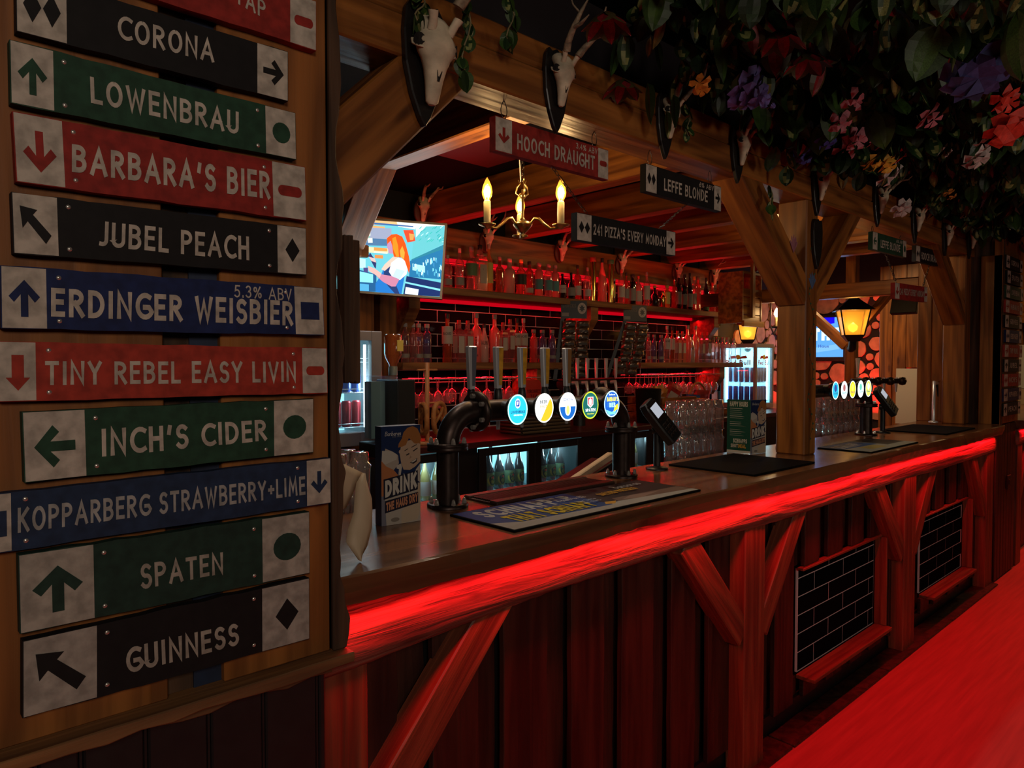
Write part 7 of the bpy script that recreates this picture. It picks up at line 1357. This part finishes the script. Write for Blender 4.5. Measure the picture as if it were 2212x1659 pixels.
PUR, ORA, PNK, WHT, RDF, BLU, YEL = (.17, .13, .42), (.75, .25, .03), (.60, .20, .26), (.62, .52, .50), (.75, .05, .03), (.06, .07, .35), (.75, .40, .05)
flower('purple_flower', 1608, 190, 2.41, PUR, .075, 9, 5)
for nm, u, v, c, r, n in (('orange_flower', 1512, 180, ORA, .035, 5), ('blue_flower', 1735, 330, BLU, .05, 7), ('blue_flower', 1780, 300, BLU, .045, 7), ('blue_flower', 2110, 155, (.08, .09, .30), .10, 8), ('pink_flower', 2003, 250, PNK, .05, 4), ('pink_flower', 1845, 298, PNK, .05, 5), ('pink_flower', 1822, 325, PNK, .05, 5), ('pink_flower', 1812, 262, PNK, .045, 4), ('pink_flower', 1840, 215, PNK, .04, 3), ('pink_flower', 1885, 305, PNK, .03, 4), ('red_flower', 2168, 212, RDF, .05, 5), ('red_flower', 2175, 275, RDF, .08, 6), ('white_flower', 2125, 300, WHT, .05, 5), ('white_flower', 2108, 338, WHT, .06, 5), ('white_flower', 1916, 372, WHT, .07, 6), ('white_flower', 1945, 448, WHT, .06, 5), ('orange_flower', 1880, 347, YEL, .045, 5), ('orange_flower', 1912, 352, YEL, .045, 5), ('orange_flower', 1935, 330, RDF, .04, 5), ('blue_flower', 1680, 408, (.10, .10, .40), .05, 9), ('orange_flower', 2050, 415, (.5, .2, .04), .03, 5), ('white_flower', 2035, 322, WHT, .03, 4)):
    flower(nm, u, v, 2.40 if v < 340 else 2.36, c, r, n, 2)
# red coleus rosettes and trailing vines
for u, v in ((1745, 112), (1690, 60), (1310, 25), (1345, 170)):
    p = atZ(u, v, 2.44)
    for k in range(6):
        a = k * PI / 3 + u; m = Matrix.Translation(p - V(fol.location)) @ Matrix.Rotation(a, 4, 'Z') @ Matrix.Rotation(-.55, 4, 'X') @ Matrix.Scale(.085, 4); o = bpy.data.objects.new('red_leaf', LME['coleus']); C.objects.link(o); o.parent = fol; o.matrix_local = m
for i_, (u, v, L) in enumerate(((1000, -10, .20), (1095, -8, .14), (1480, 225, .12), (1660, 400, .10), (900, -25, .09))):
    p = atY(u, v, 1.44); pts = [p + V((.02 * math.sin(i * .9), -.004 * i, -L * i / 6)) for i in range(7)]
    t = thing('trailing_vine', ('ivy vine trailing beside the nearest skull', 'thin vine hanging from the dark ceiling edge', 'vine with buds hanging over the third skull', 'small vine with purple-tipped leaves above the brace', 'short vine tip at the top edge over the nearest skull')[i_], 'vine', p)
    obj('stem', MB().tube(pts, .0022, 5), pm('stem', (.25, .2, .1), .6) if 'stem' not in bpy.data.materials else bpy.data.materials['stem'], t, world=True)
    for j in range(int(4 + L * 40)):
        q = pts[min(6, int(j * 7 / (4 + L * 40)))] - p; m = Matrix.Translation(q) @ Matrix.Rotation(r_.uniform(-PI, PI), 4, 'Z') @ Matrix.Rotation(r_.uniform(-2, -.9), 4, 'X') @ Matrix.Scale(r_.uniform(.035, .06), 4)
        o = bpy.data.objects.new('leaf', LME[r_.choice(('ivy', 'pothos', 'variegated'))]); C.objects.link(o); o.parent = t; o.matrix_local = m
for u, v, s in ((1400, 180, .13), (1455, 205, .11), (1440, 240, .09), (2200, 20, .16), (2160, 510, .14), (2120, 505, .10)):
    p = atY(u, v, 1.40 if v > 100 and u < 2000 else 1.36) if u < 2000 or v > 400 else atZ(u, v, 2.35); m = Matrix.Translation(p - V(fol.location)) @ Matrix.Rotation(.9, 4, 'Z') @ Matrix.Rotation(-1.5, 4, 'X') @ Matrix.Scale(s, 4); o = bpy.data.objects.new('leaf', LME['pothos']); C.objects.link(o); o.parent = fol; o.matrix_local = m
